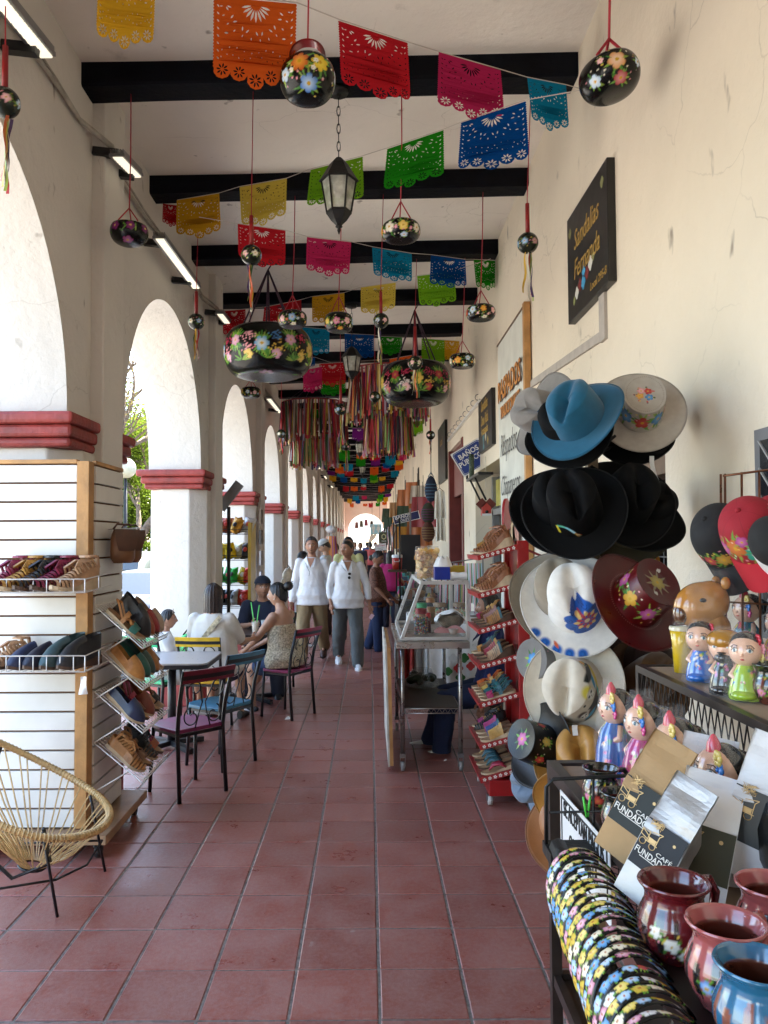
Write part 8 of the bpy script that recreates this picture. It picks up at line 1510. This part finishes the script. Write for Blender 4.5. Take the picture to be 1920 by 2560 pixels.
# ---- snack rack by the second pillar
sr = thing('snack_rack', 'black wire snack rack full of shiny bags beside the second pillar', 'snack rack', (-1.66, 9.5, 0)); m_ylw = mat((.6, .4, .02), .4)
for x in (-.17, -.02):
    MB().beam((x, -.2, 0), (x+.03*0, -.2, 2.14), .035).build('post', m_blk, sr)
MB().bb((.21, -.2, 0), (.245, .2, 1.95)).build('yellow_side', m_ylw, sr)
mb = MB()
for k in range(14): mb.cyl((-.24, -.18+.0, .3+k*.12), (-.24, .2, .3+k*.12), .006, n=5)
for k in range(4): mb.cyl((-.24, -.18+k*.12, .2), (-.24, -.18+k*.12, 1.95), .006, n=5)
mb.build('side_grid', m_blk, sr); MB().beam((-.12, -.2, 2.12), (.12, -.25, 2.42), .12, .015, up=(0, 1, 0)).build('header', m_alu, sr)
SN = [(1.83, [((.45, .12, .02), 'brown and orange'), ((.35, .06, .02), 'rust red'), ((.6, .3, .03), 'amber'), ((.4, .15, .03), 'brown'), ((.6, .6, .62), 'silver')]), (1.52, [((.65, .5, .02), 'yellow'), ((.5, .5, .45), 'pale grey'), ((.65, .48, .02), 'golden yellow'), ((.6, .55, .3), 'cream yellow'), ((.03, .03, .03), 'black')]), (1.22, [((.02, .35, .05), 'green'), ((.02, .3, .04), 'deep green'), ((.03, .4, .06), 'bright green'), ((.65, .5, .03), 'yellow'), ((.5, .03, .02), 'red')]), (.95, [((.02, .02, .022), 'black'), ((.02, .02, .022), 'glossy black'), ((.4, .4, .42), 'silver'), ((.5, .04, .02), 'red'), ((.45, .03, .03), 'dark red')])]
for z, items in SN:
    mb = MB()
    for k in range(7): mb.cyl((-.22, -.2+k*.06, z-.02+k*.015), (.21, -.2+k*.06, z-.02+k*.015), .004, n=5)
    mb.cyl((-.22, -.21, z+.04), (.21, -.21, z+.04), .004, n=5); mb.build('shelf', m_blk, sr)
    for k, (c, l) in enumerate(items):
        t = thing('snack_bag', '%s snack bag on the %s shelf of the snack rack' % (l, {1.83: 'top', 1.52: 'second', 1.22: 'third', .95: 'lowest'}[z]), 'snack bag', (-1.66-.17+k*.085, 9.42+.02*(k % 2), z), R(rg.uniform(-25, 25)), 'snack bags on the rack'); t.rotation_euler.x = R(-22); t.rotation_euler.y = R(rg.uniform(-14, 20))
        h = .2; w = .075
        MB().grid(lambda u, v: V((w*(u*2-1)*(1-.06*sin(v*pi)), -.035*sin(v*pi)**.6*(1-abs(u*2-1)**2.5)+.003*sin(u*30+v*21), h*v)), 14, 12).grid(lambda u, v: V((w*(1-u*2)*(1-.06*sin(v*pi)), .03*sin(v*pi)**.6*(1-abs(u*2-1)**2.5), h*v)), 14, 12).build('film', mat(c, .22, .3, var=.25, scale=14, bump=.12, bscale=22), t)
        MB(T=frame((0, -.037, h*.52), (1, 0, 0), (0, 0, 1))).sph((0, 0, 0), (.028, .03, .004), 14, 6).build('label_print', mat([(.7, .7, .65), (.6, .05, .03), (.02, .02, .02)][k % 3], .3), t)
hs2 = thing('hanging_boards', 'string of small wooden plaques on the third pillar', 'plaques', (-1.66, 12.05, 1.5))
for k in range(4): MB().bb((-.03, -.12, .5-k*.32), (.0, .12, .72-k*.32)).build('plaque', mat([(.12, .08, .05), (.05, .04, .035), (.3, .28, .28), (.5, .48, .5)][k], .6), hs2)
MB().cyl((-.015, 0, .72), (-.015, 0, .9), .003).build('string', m_string, hs2)
fs_ = thing('necklace_stand', 'rack of red and white bead strings by the arcade far back', 'necklace rack', (-.95, 19.5, 0)); MB().cyl((0, 0, 0), (0, 0, 1.95), .02).sph((0, 0, 2.02), (.14, .14, .1), 16, 10).build('stand', mat((.5, .5, .52), .5), fs_); mb = MB(); cols = []
for k in range(40): a_ = k*.157; n0 = len(mb.v); mb.tube([(.12*cos(a_), .12*sin(a_), 1.85), (.16*cos(a_), .16*sin(a_), 1.5), (.15*cos(a_), .15*sin(a_), 1.15)], .012, 4); cols += [rg.choice([(.5, .05, .05), (.6, .55, .5), (.55, .2, .05), (.3, .1, .3)])]*(len(mb.v)-n0)
tag(mb.build('beads', mat(None, .5, src='v', var=0), fs_, np.array(cols)), kind='stuff')
# litter on the tiles
for i, (x, y, l) in enumerate(((622, 1553, 'crumpled white paper scrap under the young woman’s chair'), (545+430, 1500, 'tiny white scrap on the tiles by the cart'))):
    q = onZ(x, y, .012) if i == 0 else onZ(960*.0+962, 1643, .008); t = thing('paper_scrap', l, 'litter', q); s_ = .035 if i == 0 else .012; MB().add([(-s_, -s_, 0), (s_, -s_*.6, .005), (s_*.7, s_, .01), (-s_*.6, s_*.8, .004), (0, 0, s_*.8)], [(0, 1, 4), (1, 2, 4), (2, 3, 4), (3, 0, 4)]).build('paper', m_wh, t)
# ================================================================ STREET SIDE: cars, trees, lamp
m_carg = mat((1, 1, 1), .05, var=0, spec=.8, coat=1); m_win = mat((.012, .02, .028), .12, var=0, spec=.5, coat=.3)
def car(label, x, y, rz, paint, suv, L_=4.3, Wd=1.74):
    t = thing('parked_car', label, 'car', (x, y, -.16), rz, 'cars parked along the street'); h = 1.62 if suv else 1.43; hw_ = Wd/2; m = mat(paint, .35, 0, var=.02, coat=.25, spec=.3)
    S_ = [(-.5, .3, .74, .84, .9), (-.485, .25, .72, .98, .98), (-.42, .24, .9, 1.05 if not suv else 1.15, 1.0), (-.3, .22, .92, 1.05 if not suv else h*.94, 1.02), (-.18, .2, .93, h*.97, 1), (0, .2, .93, h, 1), (.12, .2, .92, h*.98, 1), (.26, .2, .9, 1.0, 1.0), (.4, .22, .8, .88, 1.0), (.48, .26, .66, .7, .95), (.5, .32, .6, .62, .85)]
    vs = []; n = 12
    for yy, zb, zs, zr, wf in S_:
        w = hw_*wf; rw = w*(.78 if zr > zs+.15 else .93); vs += [(-w*.9, yy*L_, zb), (-w, yy*L_, zb+.12), (-w, yy*L_, zs), (-rw, yy*L_, zs+(zr-zs)*.82), (-rw*.82, yy*L_, zr), (0, yy*L_, zr+.02), (rw*.82, yy*L_, zr), (rw, yy*L_, zs+(zr-zs)*.82), (w, yy*L_, zs), (w, yy*L_, zb+.12), (w*.9, yy*L_, zb), (0, yy*L_, zb)]
    fs = [(i*n+j, i*n+(j+1) % n, (i+1)*n+(j+1) % n, (i+1)*n+j) for i in range(len(S_)-1) for j in range(n)]+[tuple(range(n))[::-1], tuple(range((len(S_)-1)*n, len(S_)*n))]
    o = MB().add(vs, [f[::-1] for f in fs], 0, True).build('body', m, t); sb = o.modifiers.new('s', 'SUBSURF'); sb.levels = sb.render_levels = 2
    r0, r1 = ((-.425, 1.12), (-.335, h*.93)) if suv else ((-.305, 1.09), (-.19, h*.965)); yb = -.43*L_
    MB().add([(-hw_*.74, r0[0]*L_-.09, r0[1]), (hw_*.74, r0[0]*L_-.09, r0[1]), (hw_*.62, r1[0]*L_-.09, r1[1]+.02), (-hw_*.62, r1[0]*L_-.09, r1[1]+.02)], [(0, 1, 2, 3)]).build('rear_window', m_win, t)
    for s in (-1, 1): MB().add([(s*hw_*.99, -.26*L_, .98), (s*hw_*.99, .2*L_, .96), (s*hw_*.86, .08*L_, h*.92), (s*hw_*.86, -.2*L_, h*.92)], [(0, 1, 2, 3)]).build('side_window', m_win, t)
    MB().add([(-hw_*.72, .28*L_, 1.02), (hw_*.72, .28*L_, 1.02), (hw_*.62, .13*L_, h*.95), (-hw_*.62, .13*L_, h*.95)], [(3, 2, 1, 0)]).build('windscreen', m_win, t)
    for s in (-1, 1): MB().box((s*hw_*.72, -.492*L_, .86 if not suv else .98), (.3, .08, .16)).build('tail_lamp', mat((.4, .01, .01), .2, coat=1), t)
    if suv: MB().box((0, -.5*L_, 1.0), (1.0, .03, .035)).build('light_bar', mat((.4, .01, .01), .2), t)
    MB().tube([(.055*cos(a), -.5*L_-.012, .78+.055*sin(a)) for a in np.linspace(0, 6.283, 16, False)], .008, 5, closed=True).box((0, -.5*L_-.012, .78), (.13, .01, .018)).build('badge', m_alu, t)
    MB().box((0, -.5*L_-.01, .58), (.34, .015, .14)).build('number_plate', m_wh, t); MB().box((0, -.495*L_, .36), (Wd*.8, .06, .16)).build('bumper', m_dk, t)
    for sx in (-1, 1):
        for yy in (-.3, .31): w_ = MB().cyl((sx*(hw_-.2), yy*L_, .33), (sx*(hw_+.005), yy*L_, .33), .33, n=24).build('wheel', m_dk, t); MB().cyl((sx*(hw_), yy*L_, .33), (sx*(hw_+.012), yy*L_, .33), .2, n=16).build('rim', m_alu, w_)
car('pale blue white sedan parked close beyond the second arch', -3.62, 13.2, R(0), (.075, .09, .1), 0); car('grey green estate car parked farther up the street', -6.95, 23.5, R(-3), (.035, .045, .04), 1); 
hg = thing('park_hedge', 'low clipped hedge along the park fence across the street', 'hedge', (-10.5, 32, -.16)); G = np.random.default_rng(4); c = G.uniform(0, 1, (14000, 3))*(9, 1.2, 1.9)+(-5, 0, 0); u = G.normal(0, 1, (14000, 3)); u /= np.linalg.norm(u, axis=1)[:, None]; w = np.cross(u, G.normal(0, 1, (14000, 3))); w /= np.linalg.norm(w, axis=1)[:, None]
HEDGE = np.stack([c-u*.09, c+w*.045, c+u*.09, c-w*.045], 1)
lp = thing('street_lamp', 'street lamp with a pale round globe among the green leaves', 'street lamp', (-7.85, 25, -.16)); MB().sph((0, 0, 4.28), .33, 20, 14).build('globe', mat((.4, .38, .28), .3), lp); MB().tube([(0, 0, 0), (0, 0, 3.95)], [.07, .05], 10).build('post', m_iron, lp)
def leaf_mat(c):
    m, n, P, L = node_mat('leaf'); oi = N(n, 'ShaderNodeNewGeometry'); nz = N(n, 'ShaderNodeTexNoise', i_Scale=1.6); L(oi.outputs['Position'], nz.inputs[0]); mr = N(n, 'ShaderNodeMapRange', i1=.3, i2=.7, i3=.6, i4=1.35); L(nz.outputs[0], mr.inputs[0])
    rg_ = N(n, 'ShaderNodeVectorMath', operation='SCALE'); rg_.inputs[0].default_value = c; L(mr.outputs[0], rg_.inputs['Scale']); d = N(n, 'ShaderNodeBsdfDiffuse'); t = N(n, 'ShaderNodeBsdfTranslucent'); mx = N(n, 'ShaderNodeMixShader', i0=.45)
    L(rg_.outputs[0], d.inputs[0]); L(rg_.outputs[0], t.inputs[0]); L(d.outputs[0], mx.inputs[1]); L(t.outputs[0], mx.inputs[2]); n.nodes.remove(P); L(mx.outputs[0], n.nodes['Material Output'].inputs[0]); return m
m_leaf = leaf_mat((.085, .125, .014)); quads('foliage', HEDGE, m_leaf, hg); m_leafy = leaf_mat((.14, .115, .035)); m_bark = mat((.13, .09, .06), .9, var=.35, scale=8, bump=.3, bscale=14)
def tree(label, x, y, h, r, zc, nl, ls, ml, bare=0, seed=1):
    q = random.Random(seed); t = thing('tree', label, 'tree', (x, y, -.16), 0, 'park trees beyond the street'); mb = MB(); tips = []
    def br(p, d, l, rad, dep):
        pts = [p]; dd = V(d)
        for k in range(4): dd = (dd+V((q.gauss(0, .18), q.gauss(0, .18), q.gauss(.03, .12)))).normalized(); pts.append(pts[-1]+dd*l/4)
        mb.tube(pts, [rad*(1-.13*k) for k in range(5)], 7 if dep < 2 else 4); tips.extend(pts[2:] if dep > 1 else pts[4:])
        if dep < (5 if bare else 4):
            for k in range(3 if dep else 5): a = q.uniform(0, 6.28); s = q.uniform(.5, 1.0); br(pts[q.choice((2, 3, 4))], (dd+V((cos(a)*s, sin(a)*s, q.uniform(-.1, .5)))).normalized(), l*q.uniform(.55, .78), rad*.55, dep+1)
    br(V((0, 0, 0)), (0, 0, 1), h*.42, .028*h, 0); mb.build('trunk', m_bark, t); G = np.random.default_rng(seed); tp = np.array([tuple(p) for p in tips]); sg = .25 if bare else .48; c = tp[G.integers(0, len(tp), nl)]+G.normal(0, 1, (nl, 3))*(sg, sg, sg*.8); u = G.normal(0, 1, (nl, 3))*(1, 1, .6); u /= np.linalg.norm(u, axis=1)[:, None]; w = np.cross(u, G.normal(0, 1, (nl, 3))); w /= np.linalg.norm(w, axis=1)[:, None]; s = (ls*G.uniform(.6, 1.3, nl))[:, None]
    quads('crown', np.stack([c-u*s, c+w*s*.45, c+u*s, c-w*s*.45], 1), ml, t)

tree('leafy bright green tree seen through the second arch', -9.6, 31, 9, 3, 4.5, 22000, .075, m_leaf, 0, 3); tree('half bare tree with twisting limbs and yellowish buds', -7.5, 25, 13, 4, 9, 9000, .04, m_leafy, 1, 5)
tree('green tree behind the leafy one in the park', -12.5, 40, 10, 3, 5, 14000, .1, m_leaf, 0, 8); tree('bushy low green tree at the kerb across the street', -9.6, 34, 6, 3, 4, 18000, .08, m_leaf, 0, 12); tree('broad park tree farther along the street', -12, 50, 12, 3, 4, 6000, .18, m_leaf, 0, 15); tree('park tree opposite the first arch', -13, 14, 9, 3, 4, 6000, .16, m_leaf, 0, 21)
fe = thing('iron_fence', 'dark iron park fence across the street behind the cars', 'fence', (-9.3, 28.5, -.16)); mb = MB().beam((-4, 0, .25), (4.5, 3, .25), .04).beam((-4, 0, 1.5), (4.5, 3, 1.5), .04)
mb.build('rail', m_iron, fe)
for k in range(50): f = k/49; MB().cyl((-4+8.5*f, 3*f, 0), (-4+8.5*f, 3*f, 1.7), .014, n=5).build('bar', m_iron, fe)
person('passer-by in blue shirt across the street by the fence', -8.35, 27, R(90), 1.68, hair='short', skin=SK2, top=((.1, .2, .6), 'short', .48), bot=((.05, .05, .08), 'long'), vox=.03)
bpy.data.scenes.remove(bpy.data.scenes['workshop']) if 'workshop' in bpy.data.scenes else None
# beyond the end arch: a second hall and greenery
tree('yellow green tree glowing beyond the end arch', -.2, 82, 9, 3, 4, 5000, .2, m_leaf, 0, 31)
mb = MB(); w = 1.0; xc = -.1; out = [(-5, -.1), (xc-w, -.1), (xc-w, 1.9)]+[(xc-w*cos(pi*k/20), 1.9+.95*sin(pi*k/20)) for k in range(1, 20)]+[(xc+w, 1.9), (xc+w, -.1), (5, -.1), (5, 5), (-5, 5)]
mb.poly(out, .4, Mx(((1, 0, 0, 0), (0, 0, 1, Y1+13), (0, 1, 0, 0), (0, 0, 0, 1)))); tag(mb.build('garden_wall', m_shop), 'cream wall with a smaller arch beyond the end of the arcade', 'wall')
for i, x in enumerate((-.9, -.55, -.2, .2)): t = thing('hanging_goods', 'dark bundle of goods hung under the end arch, %s' % ['first', 'second', 'third', 'fourth'][i], 'goods', (x, Y1-.1, 3.3-.25*abs(x+.2))); MB().grid(lambda u, v: V((.14*cos(6.283*u)*(.7+.3*v), .1*sin(6.283*u), -.45*v)), 14, 6, closed=True).build('bundle', mat([(.12, .04, .03), (.05, .05, .03), (.15, .03, .05), (.06, .03, .02)][i], .8, var=.6, scale=30), t)
